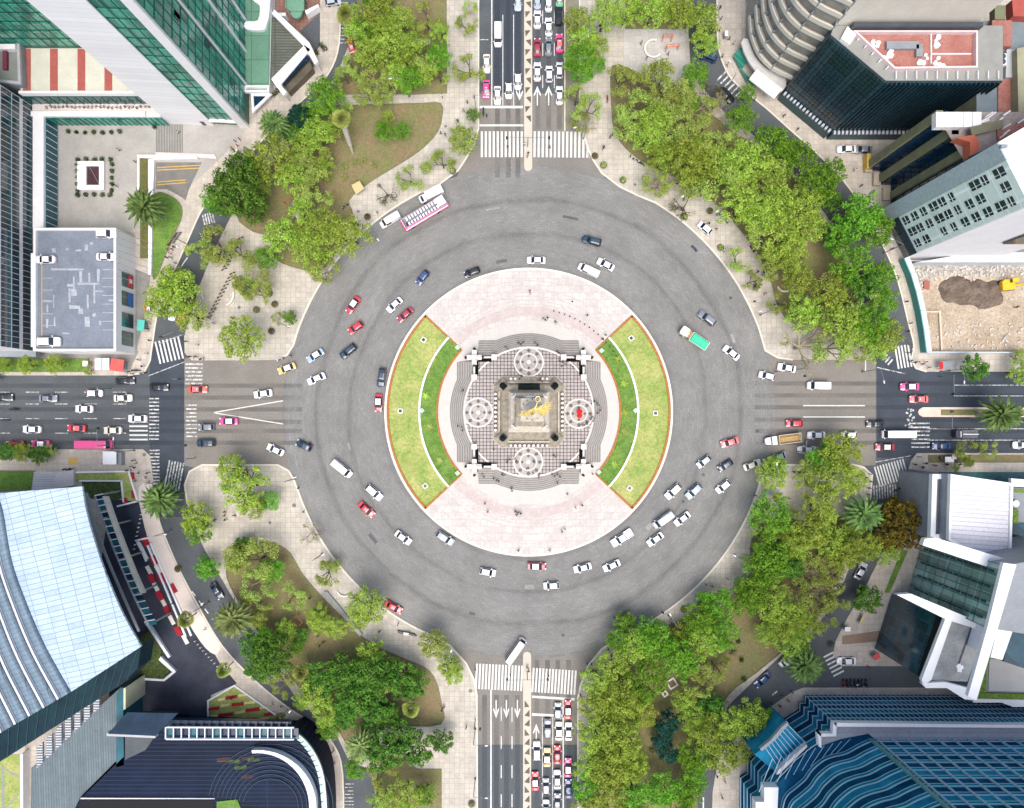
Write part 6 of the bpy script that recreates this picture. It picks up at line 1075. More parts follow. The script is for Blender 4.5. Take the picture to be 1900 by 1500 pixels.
# tipper
t = rig('tipper_truck', 1453, 816, 187, 'white bonneted tipper truck carrying brown earth', 'truck', h=2)
sub(t, 'cab', MB().prism([(1.6, -1.05), (2.8, -1.05), (2.8, 1.05), (1.6, 1.05)], .6, 2.3), PAINT, (.75, .75, .75)); sub(t, 'bonnet', MB().prism([(2.8, -.95), (4.0, -.85), (4.3, -.5), (4.3, .5), (4.0, .85), (2.8, .95)], .6, 1.5), PAINT, (.8, .8, .82)); sub(t, 'windscreen', MB().box((2.84, 0, 1.95), (.08, 1.7, .55)), CGL)
sub(t, 'tipper_bed', MB().box((-1.9, 0, .95), (5.8, 2.3, .2)).box((-1.9, 1.12, 1.5), (5.8, .1, 1)).box((-1.9, -1.12, 1.5), (5.8, .1, 1)).box((-4.75, 0, 1.4), (.1, 2.3, .8)).box((.95, 0, 1.6), (.1, 2.3, 1.2)), PAINT, (.62, .56, .42)); sub(t, 'earth_load', MB().prism([(-4.6, -1.0), (.8, -1.0), (.8, 1.0), (-4.6, 1.0)], 1.05, 1.55, top=[(-4.2, -.5), (.4, -.5), (.4, .5), (-4.2, .5)]), M('brown_load', (.36, .24, .11), .95, .3, 1.5, coord='obj'))
wheels(t, (3.3, -2.8, -4.0), 1.1, .5)
t = rig('tow_truck', 1793, 806, 180, 'black recovery truck with silver flat deck on the avenue', 'truck', h=1.6)
sub(t, 'cab', MB().prism([(1.2, -1), (2.6, -1), (2.9, -.7), (2.9, .7), (2.6, 1), (1.2, 1)], .5, 2.1), PAINT, (.02, .02, .03)); sub(t, 'windscreen', MB().box((2.7, 0, 1.8), (.3, 1.6, .4), 0, 0, .5), CGL); sub(t, 'deck', MB().box((-1.1, 0, 1.0), (4.2, 2.1, .2)), M('deck_plate', (.1, .11, .13), .6, .3, 2, coord='obj')); sub(t, 'boom', MB().tube((.6, 0, 1.2), (-2.8, 0, 2.0), .14), SILV); sub(t, 'light_bar', MB().box((1.7, 0, 2.15), (.3, 1.5, .12)), SILV); wheels(t, (2.1, -2.2), 1.0, .45)
# excavator
EXY = M('excavator_yellow', (.70, .42, .02), .5, .15, 1.5, coord='obj')
t = rig('excavator', 1872, 529, 5, 'yellow tracked excavator working on the demolition site', 'excavator', zz=.16, h=1.5)
for s in (1, -1): sub(t, 'track', MB().prism([(-1.9, s*.8), (1.9, s*.8), (1.9, s*1.35), (-1.9, s*1.35)], 0, .8), TRIMB)
sub(t, 'house', MB().prism([(-2.1, -1.3), (1.1, -1.3), (1.1, 1.3), (-1.4, 1.3), (-2.1, .8)], .85, 2.1), EXY); sub(t, 'cab', MB().box((.6, .85, 2.3), (1.5, .9, 1.4)), CGL); sub(t, 'cab_roof', MB().box((.6, .85, 3.05), (1.5, .95, .12)), EXY)
sub(t, 'boom', MB().tube((1, -.2, 1.8), (3.6, -.2, 3.6), .28).tube((3.6, -.2, 3.6), (5.4, -.2, 2.6), .24), EXY); sub(t, 'bucket_arm', MB().tube((5.4, -.2, 2.6), (6.4, -.2, .8), .2), EXY); sub(t, 'bucket', MB().prism([(6.0, -.8), (6.9, -.8), (6.9, .4), (6.0, .4)], .2, .9), TRIMB)
# motorcycles and riders, bicycles
def moto_mesh():
    mb = MB(); mb.tube((.72, .06, .31), (.72, -.06, .31), .31, .31, 10, 0); mb.tube((-.7, .08, .31), (-.7, -.08, .31), .31, .31, 10, 0)
    return mb
def build_moto():
    t = empty('motorcycle', (0, 0, 0))
    for x in (.72, -.7): sub(t, 'wheel', MB().tube((x, .07, .31), (x, -.07, .31), .31, .31, 10), TYRE)
    sub(t, 'body', MB().prism([(-.5, -.16), (.45, -.2), (.6, 0), (.45, .2), (-.5, .16)], .4, .82).box((-.75, 0, .78), (.5, .22, .12)), PAINT); sub(t, 'seat', MB().box((-.25, 0, .86), (.75, .27, .1)), TRIMB)
    sub(t, 'handlebar', MB().tube((.42, .38, 1.02), (.42, -.38, 1.02), .03).tube((.5, 0, 1.0), (.74, 0, .35), .05), TRIMB); sub(t, 'top_box', MB().box((-.78, 0, 1.0), (.36, .4, .32)), PAINT); return t
MP = None
def clone(p):
    t = p.copy(); COL.objects.link(t); ch = []
    for q in p.children: n = q.copy(); COL.objects.link(n); n.parent = t; ch.append(n)
    return t, ch
def moto(px, py, ang, col='black', grp='motorcycles'):
    global MP
    if MP is None: MP = build_moto(); t, ch = MP, list(MP.children)
    else: t, ch = clone(MP)
    t.location = (*W(px, py, .8), .02 if hypot(px-981, py-765) < 452 else .15); t.rotation_euler = (0, 0, R(ang))
    for q in ch: q.color = (*COLS[col], 1)
    item(t, col+' motorcycle', 'motorcycle', px, py, 'moto', grp)
for a in ((27, 760, 0, 'black'), (9, 780, 0, 'blue'), (1289, 461, 130, 'blue'), (339, 517, 100, 'black'), (1340, 402, 130, 'silver'), (1347, 408, 120, 'grey'), (1396, 462, 120, 'black'), (1403, 528, 60, 'black'), (1410, 533, 50, 'silver'), (1404, 534, 40, 'black'), (1180, 297, 150, 'silver'), (1190, 303, 150, 'black'), (1262, 342, 160, 'silver'), (521, 667, 30, 'silver'), (1418, 506, 70, 'blue'), (1127, 183, 90, 'red'), (545, 205, 10, 'grey'), (590, 190, 10, 'silver'), (897, 208, 270, 'black'), (640, 383, 40, 'grey'), (1095, 1238, 60, 'silver'), (1667, 908, 30, 'black'), (252, 688, 0, 'black'), (1092, 1245, 50, 'grey')): moto(*a)
BKM = M('bike_frame', (.10, .10, .11), .5, .3, coord='obj'); BP = None
def bike(px, py, ang, look='shared bicycle in rack', grp='bicycles in the docking racks'):
    global BP
    if BP is None:
        BP = empty('bicycle', (0, 0, 0))
        for x in (.52, -.52): sub(BP, 'wheel', MB().tube((x, .025, .34), (x, -.025, .34), .33, .33, 10), TYRE)
        sub(BP, 'frame', MB().tube((-.5, 0, .34), (.0, 0, .75), .03, .03, 5).tube((0, 0, .75), (.4, 0, .75), .03, .03, 5).tube((.4, 0, .8), (.52, 0, .34), .03, .03, 5).tube((0, 0, .3), (.4, 0, .7), .035, .035, 5), BKM)
        sub(BP, 'saddle', MB().box((-.12, 0, .92), (.28, .15, .07)), TRIMB); sub(BP, 'handlebar', MB().tube((.38, .28, 1.0), (.38, -.28, 1.0), .025, .025, 5), SILV); sub(BP, 'mudguard', MB().box((-.52, 0, .7), (.4, .1, .06)), M('bike_red', (.5, .04, .04), .5, .1, coord='obj')); t = BP
    else: t, _ = clone(BP)
    t.location = (*W(px, py, .5), .15); t.rotation_euler = (0, 0, R(ang)); item(t, look, 'bicycle', px, py, 'bike', grp)
for i in range(12): bike(388+i*3.9, 588-i*7.3, 25)
for i in range(10): bike(416+i*3.4, 500-i*6.4, 25)
for i in range(7): bike(318+i*2.2, 452-i*3.2, 10)
# ================================================================ TREES
def leaf_mat(name, c0, c1, tr=.45, sh=0):
    m = bpy.data.materials.new(name); m.use_nodes = True; t = m.node_tree; L = t.links.new; t.nodes.clear()
    out = N(t, 'ShaderNodeOutputMaterial'); g = N(t, 'ShaderNodeNewGeometry'); tc = N(t, 'ShaderNodeTexCoord'); oi = N(t, 'ShaderNodeObjectInfo')
    nz = N(t, 'ShaderNodeTexNoise'); nz.inputs['Scale'].default_value = .55; nz.inputs['Detail'].default_value = 3; L(g.outputs['Position'], nz.inputs[0])
    ma = N(t, 'ShaderNodeMath', operation='MULTIPLY_ADD'); L(g.outputs['Random Per Island'], ma.inputs[0]); ma.inputs[1].default_value = .7
    mr = N(t, 'ShaderNodeMapRange'); mr.inputs[1].default_value = .3; mr.inputs[2].default_value = .7; mr.inputs[3].default_value = -.2; mr.inputs[4].default_value = .5; L(nz.outputs[0], mr.inputs[0]); L(mr.outputs[0], ma.inputs[2])
    mx = N(t, 'ShaderNodeMix', data_type='RGBA'); L(ma.outputs[0], mx.inputs[0]); mx.inputs[6].default_value = (*c0, 1); mx.inputs[7].default_value = (*c1, 1)
    hs = N(t, 'ShaderNodeHueSaturation'); m2 = N(t, 'ShaderNodeMapRange'); m2.inputs[3].default_value = .488; m2.inputs[4].default_value = .52; L(oi.outputs['Random'], m2.inputs[0]); L(m2.outputs[0], hs.inputs['Hue'])
    m3 = N(t, 'ShaderNodeMapRange'); m3.inputs[3].default_value = .78; m3.inputs[4].default_value = 1.18; L(oi.outputs['Random'], m3.inputs[0]); L(m3.outputs[0], hs.inputs['Value']); L(mx.outputs[2], hs.inputs['Color'])
    d = N(t, 'ShaderNodeBsdfDiffuse'); tl = N(t, 'ShaderNodeBsdfTranslucent'); L(hs.outputs[0], d.inputs[0]); L(hs.outputs[0], tl.inputs[0])
    ms = N(t, 'ShaderNodeMixShader'); ms.inputs[0].default_value = tr; L(d.outputs[0], ms.inputs[1]); L(tl.outputs[0], ms.inputs[2]); L(ms.outputs[0], out.inputs[0])
    return m
LM = {'y': leaf_mat('leaf_yellow_green', (.17, .27, .025), (.58, .72, .14)), 'g': leaf_mat('leaf_bright_green', (.07, .20, .015), (.32, .58, .07)), 'd': leaf_mat('leaf_dark_green', (.015, .07, .012), (.17, .33, .05), .2),
      's': leaf_mat('leaf_thin_olive', (.22, .29, .05), (.56, .66, .18)), 'p': leaf_mat('leaf_palm', (.10, .15, .04), (.36, .43, .16), .2), 'q': leaf_mat('leaf_pale_palm', (.18, .23, .04), (.42, .46, .13), .2),
      'o': leaf_mat('leaf_orange', (.07, .075, .012), (.34, .25, .05)), 't': leaf_mat('leaf_teal', (.008, .035, .022), (.03, .10, .07), .2), 'pd': leaf_mat('leaf_palm_dark', (.045, .095, .025), (.22, .32, .10), .2), 'shrub': leaf_mat('leaf_shrub', (.012, .03, .008), (.07, .11, .025), .1)}
BARK = M('bark', (.085, .065, .045), .95, .35, 1.2, coord='obj'); BARKP = M('pale_bark', (.30, .25, .17), .95, .25, 1.2, coord='obj'); BARKG = M('palm_trunk_bark', (.40, .36, .30), .95, .3, 2.5, coord='obj')
def leaves(mb, rg, c, r, n, s, flat=.75):
    for _ in range(n):
        # near the clump surface, a bit more on the upper side
        while True:
            v = Vector((rg.uniform(-1, 1), rg.uniform(-1, 1), rg.uniform(-1, 1)))
            if .35 < v.length < 1: break
        v = v.normalized()*(r*rg.uniform(.62, 1.08)); p = Vector(c)+Vector((v.x, v.y, v.z*flat))
        nrm = (v.normalized()+Vector((rg.uniform(-.8, .8), rg.uniform(-.8, .8), rg.uniform(0, 1.2)))).normalized()
        u = nrm.cross(Vector((rg.uniform(-1, 1), rg.uniform(-1, 1), rg.uniform(-1, 1)))).normalized()*s*rg.uniform(.55, 1.1); w_ = nrm.cross(u)*rg.uniform(.6, 1)
        mb.v += [tuple(p-u), tuple(p-w_*.8), tuple(p+u), tuple(p+w_*.8)]; b = len(mb.v); mb.f.append((b-4, b-3, b-2, b-1)); mb.m.append(0)
def limbs(mb, rg, p0, d, l, r, depth, tips, spread=.7):
    p1 = p0+d*l; mb.tube(p0, p1, r, r*.72, 6 if depth > 1 else 4, cap=False)
    if depth == 0: tips.append(p1); return
    for _ in range(3 if depth > 1 else rg.choice((2, 3))):
        nd = (d+Vector((rg.uniform(-1, 1), rg.uniform(-1, 1), rg.uniform(-.15, .5)))*spread).normalized()
        limbs(mb, rg, p1, nd, l*rg.uniform(.62, .85), r*.6, depth-1, tips, spread)
TP = {}
def tree_proto(kind, seed):
    """unit tree: crown radius about 4.2 m, centred on the trunk, base at z=0"""
    rg = random.Random(seed*13+ord(kind[0])); tr = MB(); tips = []; t = empty('tree', (0, 0, 0)); cr = MB()
    if kind in 'ygdot':
        limbs(tr, rg, Vector((0, 0, 0)), Vector((rg.uniform(-.08, .08), rg.uniform(-.08, .08), 1)).normalized(), 3.3, .27, 0, tips)
        top = tips.pop(); tips = []
        for _ in range(5):
            a = rg.uniform(0, 6.28); limbs(tr, rg, top, Vector((cos(a)*.9, sin(a)*.9, 1)).normalized(), 2.0, .17, 2, tips, .8)
        ncl, rc, nl, ls = {'y': (80, .68, 36, .215), 'g': (60, .8, 54, .23), 'd': (60, .75, 58, .25), 'o': (60, .68, 55, .25), 't': (44, .8, 55, .34)}[kind]
        for k in range(ncl):
            a = k*2.4+rg.uniform(-.5, .5); q = math.sqrt((k+.5)/ncl); rr = 3.75*q*rg.uniform(.88, 1.12); z = 6.4+1.7*(1-q*q)+rg.uniform(-1.1, .9)
            r_ = rc*rg.uniform(.65, 1.3); c = (rr*cos(a), rr*sin(a), z); leaves(cr, rg, c, r_, int(nl*r_*r_/rc/rc), ls)
    elif kind == 's':
        limbs(tr, rg, Vector((0, 0, 0)), Vector((0, 0, 1)), 2.8, .24, 0, tips); top = tips.pop(); tips = []
        for _ in range(5):
            a = rg.uniform(0, 6.28); limbs(tr, rg, top, Vector((cos(a), sin(a), .8)).normalized(), 1.9, .16, 3, tips, .65)
        for p in tips: leaves(cr, rg, p, rg.uniform(.5, .95), 26, .2, .9)
    elif kind == 'b':
        limbs(tr, rg, Vector((0, 0, 0)), Vector((0, 0, 1)), 2.0, .3, 0, tips); top = tips.pop(); tips = []
        for _ in range(6):
            a = rg.uniform(0, 6.28); limbs(tr, rg, top, Vector((cos(a), sin(a), .55)).normalized(), 1.7, .19, 4, tips, .6)
        for p in tips[::6]: leaves(cr, rg, p, .3, 5, .13, .9)
    elif kind in ('p', 'P'):
        tr.tube((0, 0, 0), (0, 0, 6), .45, .38, 10)
        n = 64
        for k in range(n):
            a = k*2.399; el = R(62-72*(k/n)); L_ = 4.3*rg.uniform(.86, 1.05); d = Vector((cos(a)*cos(el), sin(a)*cos(el), sin(el))); sd = Vector((-sin(a), cos(a), 0)); pts = []
            m_ = 7
            for j in range(m_+1):
                u = j/m_; p = Vector((0, 0, 6.2))+d*L_*u+Vector((0, 0, -2.0*u*u*(1-.4*sin(el)))); pts.append(p)
            for j in range(m_):
                w0 = .34*sin(pi*min(1, .12+j/m_*.95))+.03; w1 = .34*sin(pi*min(1, .12+(j+1)/m_*.86))+.02; up = Vector((0, 0, .16))
                for s_ in (1, -1):
                    cr.add([tuple(pts[j]), tuple(pts[j]+sd*s_*w0+up*w0+d*.12), tuple(pts[j+1]+sd*s_*w1+up*w1+d*.12), tuple(pts[j+1])], [(0, 1, 2, 3) if s_ > 0 else (3, 2, 1, 0)])
    elif kind == 'q':
        tr.tube((0, 0, 0), (0, 0, 5), .3, .24, 8); tr.tube((0, 0, 5), (0, 0, 6.2), .55, .5, 8)
        for k in range(60):
            a = k*2.399; el = R(88-95*(k/60)); d = Vector((cos(a)*cos(el), sin(a)*cos(el), sin(el))); sd = Vector((-sin(a), cos(a), 0)); b = Vector((0, 0, 6.2)); c = b+d*(1.3+1.3*k/60)*rg.uniform(.8, 1.1)
            for j in range(7):
                an = (j-3)*.36; e = c+(d*cos(an)+sd*sin(an))*1.5; wv = (sd*cos(an)-d*sin(an))*.16
                cr.add([tuple(c-wv*.5), tuple(e-wv-Vector((0, 0, .25))), tuple(e+wv-Vector((0, 0, .25))), tuple(c+wv*.5)], [(0, 1, 2, 3)])
            cr.add([tuple(b), tuple(c-sd*.05), tuple(c+sd*.05)], [(0, 1, 2)])
    trunk = tr.build('trunk', {'b': BARKP if seed % 2 else BARK, 'p': BARKG, 'P': BARKG, 'q': BARKG, 's': BARKP if seed == 2 else BARK}.get(kind, BARK)); trunk.parent = t
    c = cr.build('crown', {'P': LM['pd']}.get(kind, LM['s'] if kind == 'b' else LM.get(kind))); c.parent = t
    return t
NVAR = {'y': 4, 'g': 3, 'd': 3, 's': 3, 'b': 2, 'p': 1, 'P': 1, 'q': 1, 'o': 2, 't': 1}
TLOOK = {'y': ('broadleaf_tree', 'yellow-green leafy tree', 'tree'), 'g': ('broadleaf_tree', 'bright green leafy tree', 'tree'), 'd': ('evergreen_tree', 'dense dark green tree', 'tree'), 's': ('sparse_tree', 'thin olive tree', 'tree'), 'b': ('bare_tree', 'bare branching tree', 'tree'),
         'p': ('palm_tree', 'grey-green feather palm', 'palm tree'), 'P': ('palm_tree', 'deep green feather palm', 'palm tree'), 'q': ('fan_palm', 'pale round fan palm', 'palm tree'), 'o': ('orange_tinted_tree', 'orange and green leafy tree', 'tree'), 't': ('evergreen_tree', 'blue-green dark tree', 'tree')}
CNT = {}
def tree(px, py, r, kind, h=None):
    n = CNT.get(kind, 0); CNT[kind] = n+1; v = (n*7+3) % NVAR[kind] if NVAR[kind] > 1 else 0
    if (kind, v) not in TP: TP[(kind, v)] = tree_proto(kind, v+1); t = TP[(kind, v)]; ch = list(t.children)
    else: t, ch = clone(TP[(kind, v)])
    R0 = {'p': 4.0, 'P': 4.0, 'q': 3.9, 'b': 4.8, 's': 4.6}.get(kind, 4.25); s = r*SC/R0*1.02; rz = random.uniform(0, 6.28)
    sz = s*random.uniform(.9, 1.05) if h is None else h/8.0
    if kind in 'pPq' and h is None: sz = max(s, .8)*1.15
    zc = 6.5*sz; x, y = W(px, py, zc); t.name = TLOOK[kind][0]; t.location = (x, y, .12); t.rotation_euler = (0, 0, rz); t.scale = (s, s*random.uniform(.92, 1.06), sz)
    item(t, ('large ' if r > 38 and kind not in 'pPq' else 'small ' if r < 23 and kind not in 'pPq' else '')+TLOOK[kind][1], TLOOK[kind][2], px, py, 'tree', {'p': 'palm trees', 'P': 'palm trees', 'q': 'fan palms'}.get(kind, 'trees round the roundabout'))
    return t
TREES = """y650,30,24 y700,20,30 d700,-8,30 g680,55,24 y740,40,28 s790,30,30 y815,60,20 y725,85,34 y690,100,30 y750,112,26 s770,70,22 g815,105,26 s815,140,20 s660,122,26 s700,150,32 y735,135,26 g760,150,26 y790,135,22 q641,28,17 s640,140,22 s680,172,24 s730,160,24
s865,45,22 s870,125,28 g878,215,14 y860,262,27 s872,15,16 s845,238,12
g605,178,34 t558,215,24 d548,228,18 y590,250,32 y505,292,42 y560,275,28 y625,235,22 g713,243,20 g745,245,17 P507,230,29 d440,350,50 d455,310,34 d470,385,30 d415,380,26 g398,372,24 y480,345,26 y540,330,32 s585,345,36 y560,390,26 y600,420,36 y650,438,38 y580,470,38 y520,440,34 g495,478,22 s600,500,28 s820,300,26 b715,355,24 s760,330,26 y790,312,12 s560,320,34 y600,310,24 d545,250,20 g575,215,24 y720,215,12
s400,455,38 s370,470,28 s465,520,38 y455,530,22 y448,628,42 y330,540,42 y300,560,34 y355,585,32 g538,590,14 s440,470,30 y318,520,26 s480,545,24 s515,590,12
y6,678,16 y50,678,19 y102,676,20 s165,686,12
y430,870,30 y455,905,42 y470,940,26 g500,930,20 y365,960,32 g368,985,27 g385,1055,23 s470,1045,42 y440,1035,28 d450,1015,20 g505,1060,24 s475,1085,34 b572,992,24 s605,1065,26 y620,1050,14 P295,930,35 p430,1152,36 g500,1190,28 d505,1215,38 d470,1195,26 y590,1145,24 y625,1165,22 y680,1125,36 y665,1150,22 d560,1178,15 y595,1160,20 y690,1212,28 y805,1195,28 y835,1235,24 y842,1252,20 d600,1258,34 d640,1242,34 d700,1252,40 d745,1262,36 d772,1268,26 d655,1300,36 d700,1312,30 y590,1290,34 y605,1325,26 d660,1265,30 d640,1330,24 d680,1280,24 d720,1330,26 q711,1272,15 q762,1316,16 g610,1352,22 d740,1362,32 d715,1392,38 d775,1388,32 d820,1375,23 p668,1386,29 g660,1425,22 s710,1440,30 y750,1480,34 g790,1472,22 y710,1490,26 s525,1272,24 q520,1334,12 q345,1150,16 q415,1244,13 s500,1250,22 y480,1150,20 s540,1110,26 s470,1130,28 y530,1170,22 d480,1240,26 g550,1200,14 y560,1300,18 d690,1350,22 s730,1235,18 q560,1248,16
y1110,1262,34 y1140,1232,32 y1180,1200,32 g1218,1190,36 g1200,1165,24 g1262,1222,38 y1105,1312,32 y1150,1300,42 g1200,1262,38 y1100,1362,34 y1150,1370,42 y1190,1325,28 y1095,1420,30 y1130,1432,40 y1178,1418,28 g1090,1462,28 y1130,1480,36 g1180,1480,34 g1232,1462,32 g1262,1490,30 g1300,1152,34 g1330,1120,32 y1310,1190,34 g1340,1172,32 s1290,1235,34 s1300,1265,34 y1268,1300,24 y1290,1335,30 t1238,1342,26 t1226,1372,20 t1240,1398,22 d1320,1312,26 y1310,1362,38 y1350,1342,34 y1340,1402,36 g1290,1400,32 y1390,1332,36 g1425,1340,24 g1290,1442,24 s1285,1430,22 b1330,1312,30 g1160,1155,22 g1150,1190,26 y1085,1500,26 g1310,1120,24 y1260,1180,22 g1280,1465,26 y1160,1335,28
y1432,880,32 y1560,838,38 g1530,850,32 y1500,880,30 y1550,888,42 y1588,890,24 y1520,930,34 g1430,955,40 y1420,985,26 y1500,985,38 y1540,1005,30 P1605,955,36 o1670,965,40 o1650,1000,30 o1692,990,28 o1655,945,24 g1425,1040,42 d1432,1040,30 y1460,1010,30 y1600,1012,34 y1640,1022,28 y1560,1035,30 s1500,1062,34 b1500,1092,40 b1545,1080,30 d1608,1112,28 g1400,1090,34 y1440,1122,36 g1385,1112,32 y1450,1162,34 y1480,1142,28 y1475,1200,32 s1530,1145,26 P1497,1237,34 y1425,1172,26 s1520,1110,36 d1470,1050,26 y1580,985,24 g1440,865,20 s1560,1110,24 s1470,965,22
y1070,40,26 y1082,78,28 g1075,110,30 g1080,137,22 y1120,30,32 y1160,25,30 y1210,20,34 y1260,20,34 y1300,42,36 y1310,82,26 y1105,85,26 s1070,180,26 s1092,200,28 s1078,225,20 g1290,140,26 s1225,150,42 s1180,160,38 s1250,180,42 s1180,205,40 y1215,225,34 s1240,240,34 s1290,200,38 g1280,190,20 b1330,200,34 b1320,175,26 g1385,175,18 g1375,220,28 g1432,265,32 y1225,290,30 y1270,290,40 y1300,310,38 s1330,330,42 y1285,340,32 s1340,270,34 y1390,300,40 s1400,350,42 y1370,380,38 y1430,322,36 g1485,300,34 g1465,280,26 y1440,382,42 s1425,425,42 y1460,440,42 y1490,382,36 g1520,345,34 g1545,320,26 d1540,372,24 g1595,400,42 g1625,425,32 y1500,422,30 s1450,490,34 y1480,520,30 g1580,490,40 d1600,522,34 g1632,512,30 s1600,560,34 y1540,540,36 y1490,582,34 y1560,602,40 g1618,600,34 y1640,622,34 y1622,648,28 b1500,640,52 s1545,645,38 s1450,560,24 s1215,340,26 b1275,378,30 s1370,482,24 s1395,522,20 d1550,450,24 g1560,430,30 g1640,560,26 d1590,580,26 b1225,340,20 y1200,255,30 b1270,240,26 y1330,300,28 s1590,640,30 b1090,230,22 g1110,120,16
P265,385,35 s1150,150,30 s1165,230,30 s1255,215,34 y1245,290,30 s1310,255,34 y1355,320,34 y1410,400,36 s1470,350,30 y1380,345,30 y1340,300,30 s1250,330,26 y1465,480,34 y1430,480,26 s1520,580,34 y1590,620,30 s1570,560,34 y1300,275,30 s700,170,26 y665,60,26 y715,55,30 y760,85,26 s790,100,30 s625,190,26 s585,290,30 s570,430,30 y560,435,26 y1130,1290,34 y1160,1420,36 y1120,1395,30 y1170,1300,30 s1330,1240,26 y1370,1395,26 y1480,1010,30 y1525,960,28 y1580,1020,26 s1540,1060,30 s1470,1095,32 y1500,1165,26 d1808,683,26 y1893,690,24 P1862,770,38 s1800,840,24 s1835,834,18 s1780,858,18 y1890,660,14
d15,838,18 y42,840,18 d72,845,19 y92,838,14 y-10,838,16 d-5,700,8"""
import re
for k, a, b, c in re.findall(r'([a-zP])(-?\d+),(-?\d+),(\d+)', TREES): tree(int(a), int(b), int(c), k)
# the leaning palm trunk of the upper left lawn with its drooping head
x, y = W(655, 285); t = site('leaning_palm', 655, 285, None, 'palm tree', 'fan palms'); item(t, 'tall leaning pale fan palm', 'palm tree', 640, 240, 'tree')
hx, hy = W(634, 222, 11); t['wo'] = (x, y, 0); MB().tube((x, y, .1), (x*.75+hx*.25, y*.75+hy*.25, 3), .3, .45, 8).tube((x*.75+hx*.25, y*.75+hy*.25, 3), (hx, hy, 11), .5, .85, 8).build('trunk', BARKG, t)
q = [c for c in TP[('q', 0)].children if c.name.startswith('crown')][0]; c = q.copy(); COL.objects.link(c); c.parent = t; c.scale = (.62, .62, .62); c.location = (hx-x, hy-y, 7.4)
for (bx, by, qx, qy, q_) in ((731, 1222, 711, 1272, 12), (776, 1290, 762, 1316, 8)): pass
# small shrubs, planters, flower beds
def shrub_mesh(seed, mat, r=.6, n=90, s=.14):
    rg = random.Random(seed); mb = MB()
    for k in range(4): leaves(mb, rg, (rg.uniform(-.25, .25)*r, rg.uniform(-.25, .25)*r, r*.75+rg.uniform(-.1, .1)), r*.8, n//4, s)
    return mb.build('foliage', mat)
SHP = None
def shrub(px, py, r=.6, look='small dark clipped shrub', mat=None, grp='shrubs round the courtyard skylight', z=.12, stem=True, name='shrub'):
    t = empty(name, (*W(px, py, .5), z)); f = shrub_mesh(int(px*7+py), mat or LM['shrub'], r, 150); f.parent = t
    if stem: sub(t, 'stem', MB().tube((0, 0, 0), (0, 0, r*.6), .06, .04, 5), BARK)
    item(t, look, 'shrub', px, py, 'shrub', grp); return t
for k in range(5): shrub(145+k*15, 296, .75); shrub(145+k*15, 362, .75)
for k in range(5): shrub(144, 306+k*12, .7); shrub(208, 306+k*12, .7)
for k in range(7): shrub(126+k*16, 245+random.uniform(-1, 1), .55+.25*random.random(), 'low shrub in the plaza plant row', grp='shrubs in a row on the plaza')
shrub(286, 236, .7, 'small dark shrub beside the white tower wall', grp='plaza shrubs')
for (x_, y_) in ((597, 84), (588, 98), (602, 92), (578, 122), (513, 170), (508, 176)): shrub(x_, y_, .9, 'dark shrub by the white V-shaped walls', grp='shrubs by the green roofed annex')
rg = random.Random(5)
for (x_, y_) in ((641, 310), (662, 302), (675, 298), (695, 308), (640, 332), (610, 335), (560, 1100), (596, 1125), (1420, 1130), (1520, 1030), (1360, 1210), (1375, 1225), (1380, 1260), (1370, 1190), (1540, 1195), (1210, 1390)): shrub(x_, y_, rg.uniform(.7, 1.3), 'rounded olive shrub on bare park soil', LM['s'] if x_ < 700 else LM['shrub'], 'park shrubs')
PLT = M('planter_rim', (.12, .11, .09), .8, .2)
for (x_, y_, k_) in ((1120, 307, 'y'), (1156, 335, 'y'), (1317, 392, 'o'), (682, 403, 'o'), (1337, 460, 'y'), (1104, 290, 'o'), (510, 565, 'o'), (504, 615, 'o'), (476, 575, 'q'), (330, 1056, 'o'), (1269, 1131, 'y'), (875, 1492, 'q'), (840, 318, 'y'), (1270, 402, 'y'), (500, 545, 'q')):
    t = empty('planter', (*W(x_, y_, .4), .15)); sub(t, 'tub', MB().lathe((0, 0, 0), [(.75, 0), (.9, .35), (.8, .42)], 14), PLT); f = shrub_mesh(int(x_), LM[k_], .8, 120, .16); f.parent = t; f.location = (0, 0, .15); f.name = 'flowers' if k_ == 'o' else 'foliage'
    item(t, {'y': 'round planter of lime green leaves', 'o': 'round planter of orange flowers', 'q': 'round planter of pale green leaves'}[k_], 'planter', x_, y_, 'planter', 'round planters on the footpaths')
# agaves on the inner lawns
for (x_, y_) in ((795, 690), (797, 793), (815, 855), (806, 668), (1160, 764), (1158, 712), (1157, 800), (1140, 862), (1146, 668), (790, 735)):
    t = MB(); rg2 = random.Random(x_)
    for k in range(16):
        a = k*2.4; d = Vector((cos(a), sin(a), .35)); sd = Vector((-sin(a), cos(a), 0))*.09; L_ = rg2.uniform(.9, 1.5); t.add([tuple(-sd*.7), tuple(d*L_*.5-sd), tuple(d*L_), tuple(d*L_*.5+sd), tuple(sd*.7)], [(0, 1, 2, 3, 4)])
    o = t.build('agave', LM['q'] if x_ % 2 else LM['y']); o.location = (*W(x_, y_, .3), .24); item(o, 'star-shaped agave', 'agave', x_, y_, 'island', 'agaves on the inner lawns')
